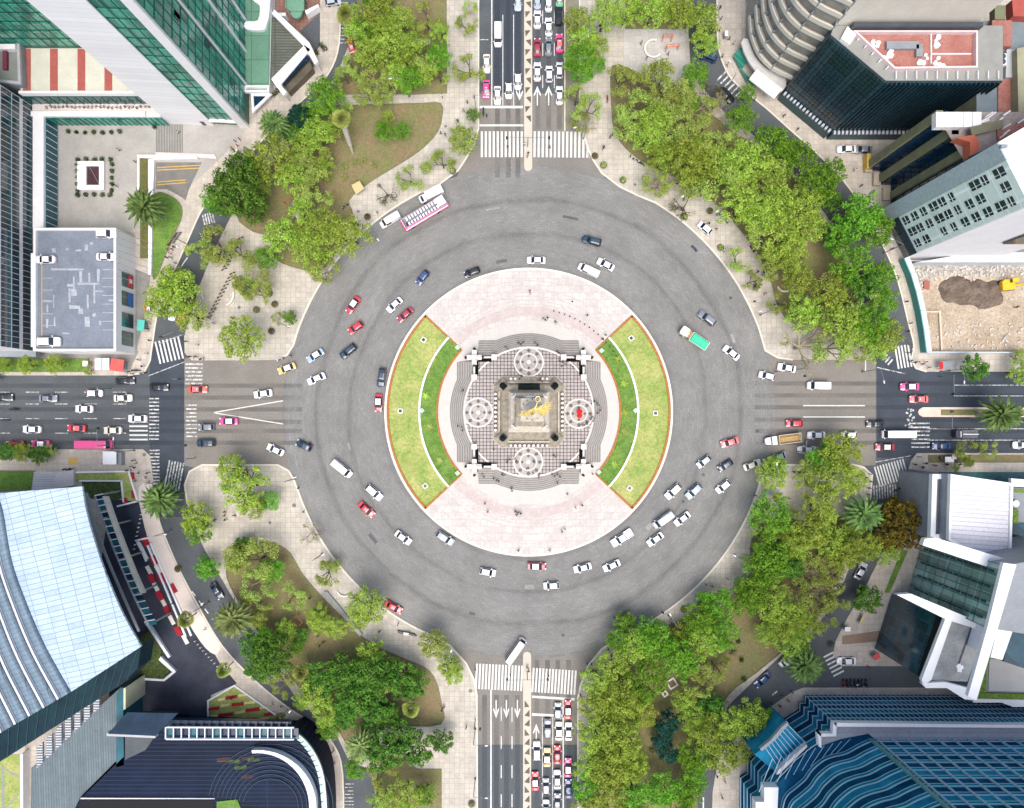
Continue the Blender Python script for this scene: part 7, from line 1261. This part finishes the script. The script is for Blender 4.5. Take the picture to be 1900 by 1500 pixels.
# ================================================================ PEOPLE
SKIN = M('skin', (.30, .17, .10), .7, .15, coord='obj'); HAIR = M('hair', (.012, .009, .007), .7, .3, coord='obj'); SHIRT = objcol('shirt_cloth', .85, 0); JEANS = M('trouser_cloth', (.025, .03, .05), .9, .3, coord='obj')
def person_mesh(pose):
    s = {'stand': .05, 'walk': .34, 'walk2': -.28}[pose]
    Pn = [(0, 0, .95, .15), (0, 0, 1.18, .14), (0, 0, 1.38, .165), (0, 0, 1.5, .06), (.02, 0, 1.64, .1), (.0, .09, .9, .1), (s*.5, .1, .5, .07), (s, .1, .08, .05), (s+.13, .1, .04, .04), (0, -.09, .9, .1), (-s*.4, -.1, .5, .07), (-s, -.1, .09, .05), (-s+.13, -.1, .04, .04),
          (0, .19, 1.40, .065), (-s*.4, .24, 1.14, .05), (-s*.5+.1, .25, .9, .04), (0, -.19, 1.40, .065), (s*.4, -.24, 1.14, .05), (s*.5+.1, -.25, .9, .04)]
    E = [(0, 1), (1, 2), (2, 3), (3, 4), (0, 5), (5, 6), (6, 7), (7, 8), (0, 9), (9, 10), (10, 11), (11, 12), (2, 13), (13, 14), (14, 15), (2, 16), (16, 17), (17, 18)]
    me = bpy.data.meshes.new('body'); me.from_pydata([p[:3] for p in Pn], E, []); o = bpy.data.objects.new('tmp', me); COL.objects.link(o); o.modifiers.new('s', 'SKIN'); sv = me.skin_vertices[0].data
    for i, p in enumerate(Pn): sv[i].radius = (p[3], p[3])
    sv[0].use_root = True; o.modifiers.new('u', 'SUBSURF').levels = 1
    nm = bpy.data.meshes.new_from_object(o.evaluated_get(bpy.context.evaluated_depsgraph_get())); bpy.data.objects.remove(o); nm.materials.clear()
    for m in (SHIRT, SKIN, JEANS): nm.materials.append(m)
    for p in nm.polygons:
        z = p.center.z; p.material_index = 1 if z > 1.49 or (abs(p.center.y) > .2 and z < 1.12) else (0 if z > .93 else 2); p.use_smooth = True
    h = MB(); h.ball((-.01, 0, 1.70), .125, 8, 5, sq=(1.05, 1, .8))
    b = bpy.data.objects.new('person', nm); COL.objects.link(b); hr = h.build('hair', HAIR); hr.parent = b; return b
PPX = {}; SC_ = {'white': (.75, .75, .73), 'black': (.015, .015, .018), 'red': (.55, .03, .03), 'blue': (.03, .08, .3), 'grey': (.18, .18, .19), 'pink': (.6, .25, .3), 'navy': (.015, .02, .06), 'tan': (.35, .24, .13)}
rg = random.Random(77)
def person(px, py, c=None, pose=None, z=None, look2=''):
    pose = pose or rg.choice(('stand', 'walk', 'walk2')); c = c or rg.choice(('black', 'black', 'navy', 'grey', 'white', 'red', 'blue', 'black', 'pink', 'tan'))
    if pose not in PPX: PPX[pose] = person_mesh(pose); t = PPX[pose]
    else: t = PPX[pose].copy(); COL.objects.link(t); n = PPX[pose].children[0].copy(); COL.objects.link(n); n.parent = t
    if z is None:
        r = hypot(px-981, py-765); z = .15
        if r < 119: z = PZ+.02
        elif r < 146: z = .16+.1*max(1, min(14, round((146-r)/24*13)+1))
        elif 268 < r < 452 or (888 < px < 970 and (240 < py < 300 or 1225 < py < 1285)) or (990 < px < 1070 and (240 < py < 300 or 1225 < py < 1290)): z = .012
        if r < 62*1.05: z = PZ+.35
    s = rg.uniform(.95, 1.08); t.location = (*W(px, py, 1), z); t.rotation_euler = (0, 0, rg.uniform(0, 6.28)); t.scale = (s, s, s); t.color = (*SC_[c], 1)
    item(t, 'person in a %s top %s' % (c, 'standing' if pose == 'stand' else 'walking'), 'person', px, py, 'person', 'people on foot'); return t
PEO = """983 540,984 545,1008 591,1012 594,1016 590,1030 597,1033 600,1062 560,1090 585,938 645,942 649,962 637,966 640,971 636,992 638,997 641,1033 653,1037 656,1038 670,1043 673,1042 681,1049 677,1062 682,1085 699,967 699,964 704,1003 704,1006 709,1000 707,860 725,858 729,926 742,850 791,857 793,859 799,1102 745,1107 749,1111 754,1113 762,1108 767,1098 774,1095 778,1101 778,1099 782,1083 789,1079 789,1088 787,916 834,941 857,945 853,955 852,958 855,990 855,977 870,989 877,1000 882,999 886,1030 848,1027 845,1024 880,1029 883,1034 880,1039 885,895 881,898 885,916 888,921 892,925 893,932 880,936 882,949 906,950 911,1034 896,956 949,961 952,966 953,959 956,1043 987,1048 982,1053 917,1068 942,1080 938,1020 1022,962 1022,905 950,1100 880,1119 630,1124 622,900 935
277 601,274 611,277 632,272 656,257 668,264 680,270 692,262 693,240 690,246 694,318 462,322 458,311 464,315 470,317 478,325 488,316 501,313 455,309 478,432 590,388 590,396 600,345 634,352 662,358 663,364 662,372 667,376 666,398 574,301 540,296 566,430 648,366 640
247 855,252 860,249 868,241 873,256 878,250 893,275 895,274 878,243 866,235 874,417 950,416 957,418 965,433 957,398 965,120 871,126 872,132 870,320 1120,380 1168,553 906,563 950,575 1110,600 1192,593 1199,660 1140,704 1172,738 1160,760 1176,820 1318,824 1312,865 1350,800 1208,590 1180,618 1394,620 1418,608 1460,430 1295,505 1308
1428 876,1465 925,1473 876,1616 894,1613 906,1611 918,1614 880,1706 848,1718 860,1735 864,1746 850,1752 854,1757 862,1762 848,1768 853,1772 846,1683 922,1681 930,1683 938,1679 946,1712 867,1698 862,1780 862,1800 855,1685 615,1688 640,1686 655,1690 670,1697 673,1703 672,1712 676,1718 672,1724 682,1690 600,1682 560,1741 680,1760 688,1336 15,1338 35,1335 56,1353 72,1362 80,1340 105,1350 120,1400 185,1455 215,1480 240,1560 300,1587 315,1598 345,1590 360,1655 462,1640 450
1136 250,1132 255,1170 290,1120 275,820 178,818 247,826 250,845 262,850 225,880 180,867 190,830 150,860 205,1020 273,942 272,973 268,980 285,978 291,903 215,978 1238,981 1245,947 1255,1018 1254,1077 1290,1081 1297,882 1242,1090 1232,1095 1245,1129 1206,1230 1137,1245 1155,1310 1085,1322 1088,1350 1075,1371 1105,1402 920,1447 938,1315 415,1330 425,1345 465,1406 505,1420 545,1480 560,1400 560,1368 500,1440 690,1480 560,1463 1240
1438 1290,1452 1293,1462 1300,1447 1310,1432 1305,1470 1285,1570 1266,1580 1268,1590 1270,1600 1267,1606 1270,1886 570,1650 1180,1612 1238,1330 1440,1345 1450,1340 1480,1385 1345,430 275,436 262,428 290,440 270,444 258,420 295,330 245,250 300,215 345,220 278,700 395,735 360,540 660,1460 300,648 60,1240 100,1200 108,1190 80,1260 300,1285 345"""
for q in PEO.replace('\n', ',').split(','):
    if q.strip(): a, b = q.split(); person(int(a), int(b))
person(1073, 764, 'red', 'stand'); person(1073, 772, 'red', 'stand')
t = site('red_parasol', 1073, 768, 'bright red parasol over the right paving rosette of the monument', 'parasol'); t.location.z = PZ; t['wo'] = (*W(1073, 768), PZ); x, y = W(1073, 768)
RDC = M('red_cloth', (.75, .012, .012), .8, .1, 1); P(t, 'pole', MB().tube((x, y, PZ), (x, y, PZ+2.1), .04), SILV); P(t, 'canopy', MB().lathe((x, y+.45, PZ+1.9), [(.75, 0), (.45, .25), (.05, .4)], 12).lathe((x, y-.5, PZ+1.85), [(.7, 0), (.4, .2), (.05, .35)], 12), RDC)
# ================================================================ STREET FURNITURE
LMET = M('lamp_post_metal', (.16, .18, .19), .5, .2, coord='obj'); LHD = M('lamp_head_white', (.55, .56, .56), .4, .1, coord='obj')
def lamp(px, py, ang, n=1, h=9, arm=3.2, nm='street_lamp', look='slim grey street lamp with an arm'):
    t = empty(nm, (*W(px, py), .13), rz=R(ang)); sub(t, 'pole', MB().tube((0, 0, 0), (0, 0, h), .11, .07, 8), LMET); sub(t, 'base', MB().lathe((0, 0, 0), [(.28, 0), (.25, .4), (.12, .6)], 8), LMET)
    for k in range(n):
        s = 1 if k == 0 else -1; sub(t, 'arm', MB().tube((0, 0, h-.1), (s*arm*.6, 0, h+.5), .06, .05, 6).tube((s*arm*.6, 0, h+.5), (s*arm, 0, h+.45), .05, .05, 6), LMET); sub(t, 'lamp_head', MB().prism([(s*arm-.35, -.16), (s*arm+.4, -.12), (s*arm+.4, .12), (s*arm-.35, .16)], h+.36, h+.52), LHD)
    item(t, look if n == 1 else 'slim grey street lamp with two arms', 'street lamp', px, py, 'lamp', 'street lamps'); return t
for a in ((882, 1352, 0), (882, 1444, 0), (884, 208, 0), (1083, 258, 200), (547, 889, 20), (598, 1028, 30), (832, 1206, 60), (1240, 1142, 120), (1362, 1030, 150), (536, 607, -20), (1330, 400, 215), (1410, 585, 190), (1110, 1480, 180), (700, 1472, 180), (388, 1118, 40), (318, 985, 10), (545, 1310, 50), (1345, 170, 120), (1640, 470, 160), (700, 445, -50), (1420, 880, 100), (1000, 1560, 0), (250, 836, 90), (1745, 690, -90), (350, 455, -60), (760, 180, 180), (1600, 690, -80), (1268, 372, 220)): lamp(*a)
def signal(px, py, ang, arm, heads=1, n=2, h=6):
    t = empty('traffic_signal', (*W(px, py), .13), rz=R(ang)); sub(t, 'pole', MB().tube((0, 0, 0), (0, 0, h), .12, .1, 8), LMET)
    for k in range(n):
        s = 1 if k == 0 else -1; sub(t, 'mast_arm', MB().tube((0, 0, h-.2), (s*arm, 0, h), .07, .05, 6), LMET)
        hd = sub(t, 'signal_head', MB().box((s*arm, 0, h-.35), (.5, .4, 1.1)), TRIMB)
        for j, c in enumerate(((.4, .02, .02), (.4, .25, .02), (.02, .3, .1))): o = sub(t, 'lens', MB().tube((s*arm, .2, h-.02-.33*j), (s*arm, .27, h-.02-.33*j), .12, .12, 8), SHIRT, c); o.parent = hd
    item(t, 'traffic signal mast with black heads', 'traffic light', px, py, 'signal', 'traffic signals'); return t
signal(979, 273, 0, 5.2); signal(978, 1246, 0, 5); signal(882, 1335, 0, 1.5, n=1); signal(1743, 700, -90, 4.5, n=1); signal(1740, 795, 90, 4.2, n=1); signal(206, 826, 90, 4.3, n=1); signal(206, 722, -90, 2.2, n=1); signal(342, 706, 0, 1.4, n=1); signal(363, 850, 90, 3.4, n=1); signal(1478, 838, 90, 3.0, n=1); signal(343, 622, 200, 3.4, n=1); signal(292, 895, 10, 3.6, n=1); signal(1478, 686, -95, 2, n=1)
# short bollards round the upper island and along kerbs
def bollard(px, py, look='short dark bollard', grp='bollards', mat=None, z=.15, h=.8, r=.12):
    t = MB().lathe((0, 0, 0), [(r*1.3, 0), (r*1.2, .1), (r, .14), (r, h*.8), (r*1.2, h*.85), (r*.5, h)], 8).build('bollard', mat or TRIMB); t.location = (*W(px, py, .4), z); item(t, look, 'bollard', px, py, 'bollard', grp)
for k in range(16): a = 76-k*3.1; bollard(981+193*cos(R(a)), 765-193*sin(R(a)), 'short dark bollard in the arc', 'bollards in an arc on the upper island')
for k in range(9): bollard(262-k*1.6, 955+k*8, 'pale forecourt bollard', 'bollards along the forecourt', WMET)
for k in range(10): bollard(362+k*5.2, 1190+k*5.8, 'pale bollard at the forecourt mouth', 'bollards along the forecourt', WMET)
for k in range(8): bollard(1080+k*1.9, 244+k*7, 'pale kerb bollard by the crosswalk', 'bollards by the top crosswalk', LHD)
GRT = M('iron_cover', (.16, .15, .13), .7, .3)
for (a, b, r) in ((848, 224, 2.4), (827, 235, 2.6), (1120, 272, 2.8), (1178, 343, 2.6), (546, 938, 3.8), (501, 970, 2.8), (437, 957, 2.8), (398, 966, 2.6), (268, 844, 3.4), (271, 886, 3), (307, 1021, 3.2), (522, 1311, 2.6), (378, 1168, 2.6), (873, 1282, 3.6), (1566, 921, 3.6), (1712, 868, 2.6), (875, 1422, 0), (444, 571, 3), (1568, 480, 3), (1083, 1440, 2.4), (665, 393, 2.6)):
    if r: t = MB().lathe((0, 0, 0), [(r*SC, 0), (r*SC*.97, .03), (r*SC*.8, .035)], 16).build('manhole_cover', GRT); t.location = (*W(a, b), .13); item(t, 'round iron manhole cover', 'manhole cover', a, b, 'cover', 'manhole covers in the footpaths')
# curved white benches
BNC = M('white_concrete_bench', (.66, .63, .57), .7, .08)
def cbench(px, py, r, a0, a1, label, w=2.6):
    pts = arc(r+w/2, a0, a1, 14, px, py)+arc(r-w/2, a1, a0, 14, px, py); mx, my = px+r*cos(R((a0+a1)/2)), py-r*sin(R((a0+a1)/2)); t = site('curved_bench', mx, my, label, 'bench', 'curved white benches')
    P(t, 'seat', MB().prism(G(*pts), .45, .6), BNC); q = arc(r+w*.3, a0, a1, 14, px, py)+arc(r-w*.3, a1, a0, 14, px, py); P(t, 'base', MB().prism(G(*q), .12, .45), GREY)
cbench(1212, 92, 16, 70, 320, 'large C-shaped white bench on the upper right playground', 3.4); cbench(409, 545, 26, -60, 5, 'curved white bench beside the long rack of bikes', 3); cbench(1455, 528, 14, 200, 300, 'curved white bench under trees near the right kerb', 3); cbench(1508, 934, 14, 130, 240, 'curved white bench under the lower right corner trees', 3.4); cbench(640, 1092, 14, 200, 330, 'curved pale bench near the lower left kerb', 2.4); cbench(360, 560, 20, 10, 50, 'short curved white bench left of the round plaza tree', 2.2)
t = site('long_bench', 768, 78, 'long concrete bench slab across the upper left park', 'bench'); P(t, 'seat', MB().prism(G((733, 66), (800, 76), (798, 86), (734, 82)), .5, .75), M('bench_grey', (.34, .33, .30), .8, .15)); P(t, 'base', MB().prism(G((737, 70), (796, 79), (795, 83), (738, 79)), .15, .5), GREY)
t = site('beige_kiosk', 663, 354, 'square beige stand at the edge of the upper left lawn', 'kiosk'); P(t, 'roof', MB().prism(at(2.4, (652, 344), (667, 336), (676, 350), (661, 362)), 2.3, 2.5), M('beige_roof', (.50, .40, .20), .8, .1)); P(t, 'box', MB().prism(at(1.5, (654, 346), (666, 340), (673, 350), (661, 359)), .12, 2.3), GREY)
def frame_hut(px, py, ang, label, col, w=3.2, l=2.2):
    t = empty('timber_frame', (*W(px, py), .15), label, 'swing frame', 'timber frames in the parks', R(ang)); m = M(col[0], col[1], .8, .2, coord='obj')
    for x in (-w/2, 0, w/2): sub(t, 'crossbar', MB().box((x, 0, 2.2), (.12, l, .12)), m)
    for y in (-l/2, l/2):
        sub(t, 'rail', MB().box((0, y, 2.33), (w+.2, .12, .12)), m)
        for x in (-w/2, w/2): sub(t, 'leg', MB().box((x, y, 1.07), (.12, .12, 2.14)), m)
frame_hut(552, 1152, 40, 'red-brown timber frame in the lower left park', ('redwood', (.36, .13, .06))); frame_hut(541, 380, 30, 'red-brown timber frame in the upper left park clearing', ('redwood', (.36, .13, .06)), 2.6, 1.8); frame_hut(1236, 76, 0, 'orange play frame beside the C-shaped bench', ('play_orange', (.62, .14, .06)), 2.2, .8); frame_hut(1245, 94, 5, 'orange swing rail below the play frame', ('play_orange', (.62, .14, .06)), 3, .6); frame_hut(565, 0, 0, 'pale timber frame by the gazebo at the top edge', ('pale_timber', (.45, .42, .35)), 2, 2)
t = site('sitting_sculpture', 549, 390, 'grey sculpture block with pale plinth in the upper left clearing', 'sculpture'); P(t, 'plinth', MB().box((*W(553, 402), .4), (1.0, 1.8, .5), .6), BNC); P(t, 'block', MB().box((*W(546, 388), .7), (1.2, 2.4, 1.1), .6), M('blue_grey_stone', (.09, .12, .14), .6, .2)); P(t, 'bowl', MB().lathe((*W(548, 383), 1.2), [(.3, 0), (.6, .5), (.5, .55)], 10), GREY)
t = site('reclining_sculpture', 752, 1172, 'long white and dark reclining sculpture on the lower left footpath', 'sculpture'); P(t, 'body', MB().prism(G((738, 1169), (748, 1171), (758, 1173), (770, 1176), (774, 1180), (764, 1178), (748, 1176), (739, 1173)), .12, .8), M('dark_sculpture', (.03, .03, .035), .4, .2)); P(t, 'white_form', MB().prism(G((750, 1171), (762, 1173), (762, 1177), (750, 1176)), .8, 1.3), BNC)
for (a, b, s_, lb) in ((1246, 1267, 17, 'large square white stone frame on bare soil, lower right park'), (1233, 1286, 10, 'small square white stone block below the larger frame')):
    c_, s2 = cos(R(58)), sin(R(58)); h_ = s_/2; q = [(a+c_*u-s2*v, b+s2*u+c_*v) for u, v in ((-h_, -h_), (h_, -h_), (h_, h_), (-h_, h_))]; t = site('stone_frame', a, b, lb, 'planter'); parapet(t, G(*q), .15, .7, .35, BNC, 'frame'); P(t, 'soil', MB().prism(inset(G(*q), .3), .15, .4), SOIL)
t = site('bus_shelter', 205, 850, 'white glazed bus shelter on the lower left kerb', 'bus shelter'); P(t, 'roof', MB().prism(at(2.7, (191, 838), (216, 838), (216, 862), (191, 862)), 2.6, 2.8), WMET); P(t, 'glass_wall', MB().prism(at(1.3, (193, 860), (216, 860), (216, 861), (193, 861)), .13, 2.6), BGL); P(t, 'side_box', MB().prism(at(1.6, (218, 840), (226, 840), (226, 864), (218, 864)), .13, 1.8), GREY)
for i in range(3): P(t, 'post', MB().tube((*W(194+i*10, 841, 2.6), .13), (*W(194+i*10, 841, 2.6), 2.6), .06), LMET)
for k, (a, b, c, d) in enumerate(((133, 848, 10, 8), (128, 854, 16, 10))): pass
ground('ochre_patch', [(127, 850), (145, 850), (145, 862), (127, 862)], .15, M('ochre_paving', (.50, .33, .10)), .01)
t = site('bus_shelter', 1758, 680, 'dark roofed bus shelter with red end panel, right avenue kerb', 'bus shelter'); P(t, 'roof', MB().prism(at(2.7, (1744, 671), (1773, 671), (1773, 686), (1744, 686)), 2.6, 2.8), GREY); P(t, 'red_panel', MB().prism(at(2.9, (1745, 672), (1750, 672), (1750, 685), (1745, 685)), 2.8, 2.9), RDC)
for i in range(2): P(t, 'post', MB().tube((*W(1748+i*22, 684, 2.6), .13), (*W(1748+i*22, 684, 2.6), 2.6), .06), LMET)
t = site('kiosk', 1437, 914, 'kiosk with blue-grey and orange roofs under the right corner trees', 'kiosk'); P(t, 'roof', MB().prism(at(2.6, (1421, 905), (1447, 908), (1445, 922), (1420, 918)), 2.5, 2.7), GREY); P(t, 'orange_roof', MB().prism(at(2.8, (1435, 914), (1446, 914), (1445, 927), (1434, 927)), 2.7, 2.8), M('orange_roof', (.42, .22, .05))); P(t, 'box', MB().prism(at(1.5, (1424, 908), (1443, 910), (1442, 920), (1423, 917)), .13, 2.5), WHP)
# market awnings
def awning(px, py, w, d, h, mat, label, stripes=0, ang=0):
    t = site('market_stall', px, py, label, 'market stall', 'street stalls'); x, y = W(px, py, h); c, s = cos(R(ang)), sin(R(ang)); W_, D_ = w*SC/2, d*SC/2
    for k in range(stripes or 1):
        n_ = stripes or 1; u0, u1 = -W_+2*W_*k/n_, -W_+2*W_*(k+1)/n_; pts = [(x+c*u-s*v, y+s*u+c*v) for u, v in ((u0, -D_), (u1, -D_), (u1, D_), (u0, D_))]; P(t, 'awning', MB().prism(pts, h-.12, h+(.05 if k % 2 else 0)), mat if k % 2 == 0 or not stripes else WMET)
    for u, v in ((-.9, -.9), (.9, -.9), (.9, .9), (-.9, .9)): P(t, 'post', MB().tube((x+c*u*W_-s*v*D_, y+s*u*W_+c*v*D_, .13), (x+c*u*W_-s*v*D_, y+s*u*W_+c*v*D_, h-.12), .04, .04, 5), LMET)
    P(t, 'counter', MB().box((x, y, .6), (w*SC*.7, d*SC*.5, .9), R(ang)), GREY)
PKC = M('pale_pink_cloth', (.66, .55, .56), .8, .15, 1); TLC = M('teal_cloth', (.08, .42, .36), .7, .1, 1); SRED = M('salmon_red_cloth', (.62, .09, .08), .8, .12, 1)
awning(217, 678, 24, 22, 2.8, SRED, 'street stall under a bright red awning by the car park corner', 0, -8); awning(182, 676, 12, 22, 2.7, PKC, 'street stall under a pale pink striped awning, left one', 3); awning(196, 676, 13, 22, 2.6, M('grey_white_cloth', (.55, .56, .58)), 'street stall under a grey and white awning beside the red one', 4); awning(158, 675, 10, 10, 2.4, PKC, 'small pale stall at the left end of the stall row')
awning(261, 604, 13, 20, 2.6, TLC, 'street stall under a teal awning beside the picture windows', 0, -6); awning(272, 572, 12, 12, 2.4, SRED, 'small stall with red and white top beside the left side street', 2); awning(1762, 853, 16, 10, 2.4, WMET, 'white market stall on the lower right kerb, left one'); awning(1771, 848, 8, 9, 2.6, PKC, 'pale pink market stall on the lower right kerb'); awning(1627, 1219, 12, 10, 2.3, SRED, 'red awning stall at the foot of the navy glass wing', 0, 30); awning(1573, 1168, 10, 8, 2.2, WMET, 'small white stall by the angular building drive'); awning(1348, 62, 6, 10, 2.3, WMET, 'white stall on the upper right pavement'); awning(436, 282, 8, 10, 2.2, PKC, 'pink stall by the courtyard steps'); awning(1600, 1150, 18, 4, 2.0, M('yellowish_cloth', (.5, .42, .2)), 'narrow yellow barrier awning near the angular building', 0, 65)
ground('brown_drive_strip', [(1562, 1180), (1632, 1170), (1634, 1190), (1562, 1196)], .16, M('brown_strip', (.24, .17, .12)), .02)
# parked cycle and scooter racks in the alley, and park path wall
for k in range(7): moto(1566+k*7, 1268, 90, ('red', 'black', 'blue', 'black', 'black', 'grey', 'blue')[k], 'motorcycles parked in the alley')
t = site('low_wall', 640, 1140, 'long low grey wall running beside the lower left park', 'wall'); P(t, 'wall', MB().prism(G((602, 1098), (608, 1096), (674, 1176), (668, 1180)), .13, .7), GREY); P(t, 'coping', MB().prism(G((603, 1099), (607, 1097), (673, 1176), (669, 1179)), .7, .76), M('coping_grey', (.3, .3, .3)))
t = site('low_wall', 1360, 1090, 'low grey wall along the lower right footpath', 'wall'); P(t, 'wall', MB().prism(G((1330, 1125), (1392, 1052), (1396, 1056), (1335, 1129)), .13, .6), GREY)
t = site('cycle_rack', 750, 350, 'steel cycle hoops on the upper left footpath', 'cycle rack')
for k in range(3): x, y = W(732+k*5, 345+k*7); P(t, 'hoop', MB().tube((x, y-.4, .13), (x, y-.4, .9), .04).tube((x, y-.4, .9), (x, y+.4, .9), .04).tube((x, y+.4, .9), (x, y+.4, .13), .04), LMET)
for k in range(26):
    f = shrub_mesh(400+k, LM['shrub'] if k % 4 else LM['o'], .5, 40, .13); px_, py_ = 88+k*7.6, 200+rg.uniform(-1, 1); f.location = (*W(px_, py_, 5), 5.0); f.name = 'terrace_plant'; item(f, 'trailing terrace plant', 'shrub', px_, py_, 'terrace', 'plants along the hotel terrace')
# ================================================================ LABELS: every thing told apart by what stands around it
MARKS = [(985,757,'the gold statue'),(780,760,'the left island lawn'),(1180,760,'the right island lawn'),(980,560,'the upper island paving'),(980,970,'the lower island paving'),
 (880,665,'the upper left balustrade'),(1081,665,'the upper right balustrade'),(880,865,'the lower left balustrade'),(1081,865,'the lower right balustrade'),
 (930,265,'the top crosswalk'),(925,1258,'the bottom crosswalk'),(787,392,'the open-top tour bus'),(1288,627,'the green tarp truck'),(1448,817,'the white tipper truck'),
 (635,870,'the white van on the left'),(957,1207,'the white minibus by the median'),(1092,502,'the white van above the island'),(172,325,'the square courtyard skylight'),(507,230,'the palm by the green tower'),
 (265,385,'the palm beside the ramp'),(440,350,'the big dark tree'),(640,240,'the leaning palm trunk'),(705,75,'the long concrete bench'),(780,130,'the top left park path'),(860,100,'the top left footpath'),
 (740,240,'the bare lawn, upper left'),(540,390,'the small statue clearing'),(560,470,'the left plaza paving'),(448,628,'the round plaza tree'),(430,480,'the long rack of bikes'),(340,560,'the narrow left street'),
 (140,540,'the rooftop car park'),(200,680,'the red awning'),(310,720,'the left side crossing'),(440,765,'the painted white arrowhead'),(80,760,'the far left avenue'),(60,840,'the far left kerb trees'),
 (205,845,'the white bus shelter'),(295,930,'the palm by the curved roof'),(300,1080,'the red flower boxes'),(430,1150,'the pale palm, lower left'),(450,905,'the lower left plaza corner'),(470,1045,'the lower left path trees'),
 (570,1060,'the bare soil, lower left'),(595,1190,'the wooden swing frame'),(711,1272,'the leaning round palm'),(800,1290,'the curved lower soil bed'),(668,1386,'the pale palm, bottom left'),(760,1380,'the dark bottom left grove'),(450,1310,'the striped flower garden'),
 (860,1400,'the bottom left footpath'),(730,1165,'the lower left kerb'),(1205,85,'the round playground seat'),(1110,70,'the top right verge'),(1220,20,'the top right grove'),(1150,180,'the upper right footpath'),(1340,60,'the bus lane, upper right'),
 (1370,190,'the angled parked car'),(1230,200,'the thin grey trees'),(1300,290,'the upper right grove'),(1180,290,'the upper right kerb paving'),(1400,360,'the long upper right wood'),(1290,400,'the tree dotted right footpath'),(1520,360,'the bright trees by the panelled tower'),
 (1590,500,'the building site hoarding'),(1500,560,'the right side seat'),(1500,635,'the great bare tree'),(1600,620,'the right corner crossing'),(1410,560,'the right kerb motorbikes'),(1790,560,'the yellow excavator'),(1800,690,'the right avenue kerb'),(1520,730,'the right avenue mouth'),
 (1840,770,'the median palm, far right'),(1760,830,'the lower right avenue kerb'),(1550,850,'the right corner trees'),(1605,955,'the palm by the orange tree'),(1670,980,'the orange tinted tree'),(1440,950,'the lower right kiosk'),(1500,1090,'the pale bare trees'),(1597,1060,'the car under the trees'),
 (1497,1235,'the palm by the alley'),(1400,1150,'the lower right lawn'),(1250,1285,'the white stone frames'),(1240,1360,'the dark blue green tree'),(1130,1350,'the bottom right grove'),(1180,1200,'the grove by the lower kerb'),(1330,1430,'the street by the blue tower'),(1310,1080,'the lower right footpath'),
 (1600,1240,'the alley mouth'),(1420,1300,'the beige corner pavement'),(1700,170,'the red flat roof'),(1490,250,'the dark glass block'),(190,243,'the plant row on the plaza'),(560,20,'the green gazebo'),(610,130,'the pavement by the white V walls'),(900,100,'the top left traffic'),(1018,90,'the top right traffic'),(1020,1400,'the bottom right traffic'),(935,1350,'the empty bottom lanes')]
ORD = ['', 'first', 'second', 'third', 'fourth', 'fifth', 'sixth', 'seventh', 'eighth', 'ninth', 'tenth', 'eleventh', 'twelfth', 'thirteenth', 'fourteenth', 'fifteenth', 'sixteenth', 'seventeenth', 'eighteenth', 'nineteenth', 'twentieth']
def rel(dx, dy):
    a = abs(dx); b = abs(dy)
    if hypot(dx, dy) < 14: return 'next to'
    if a > 2.2*b: return 'right of' if dx > 0 else 'left of'
    if b > 2.2*a: return 'below' if dy > 0 else 'above'
    return ('below' if dy > 0 else 'above')+' and '+('right' if dx > 0 else 'left')+' of'
def wc(s): return len(s.split())
def cap(s):
    w_ = s.split(); return ' '.join(w_[:16])
keys = {}
for it in ITEMS:
    o, look, cat, px, py, fam, grp = it
    if cat == 'person': px, py = px, py
    ms = sorted(MARKS, key=lambda m: hypot(m[0]-px, m[1]-py)); m = ms[0]; r = rel(px-m[0], py-m[1])
    keys.setdefault((look, r+' '+m[2]), []).append(it)
for (look, where), its in keys.items():
    if len(its) == 1:
        its[0][0]['label'] = cap(look+' '+where); continue
    xs = [i[3] for i in its]; ys = [i[4] for i in its]; hor = max(xs)-min(xs) > max(ys)-min(ys)
    its.sort(key=lambda i: i[3] if hor else i[4])
    for k, it in enumerate(its):
        n = len(its)
        if n <= 2: t = (('left' if hor else 'upper') if k == 0 else ('right' if hor else 'lower'))+' one'
        else: t = ORD[k+1] + (' from left' if hor else ' from top') if k < 20 else str(k+1)
        it[0]['label'] = cap(look+' '+where+', '+t)
        if wc(look+' '+where+', '+t) > 16: print('LONG', look+' '+where+', '+t)
print('ITEMS', len(ITEMS), 'objects', len(bpy.data.objects))
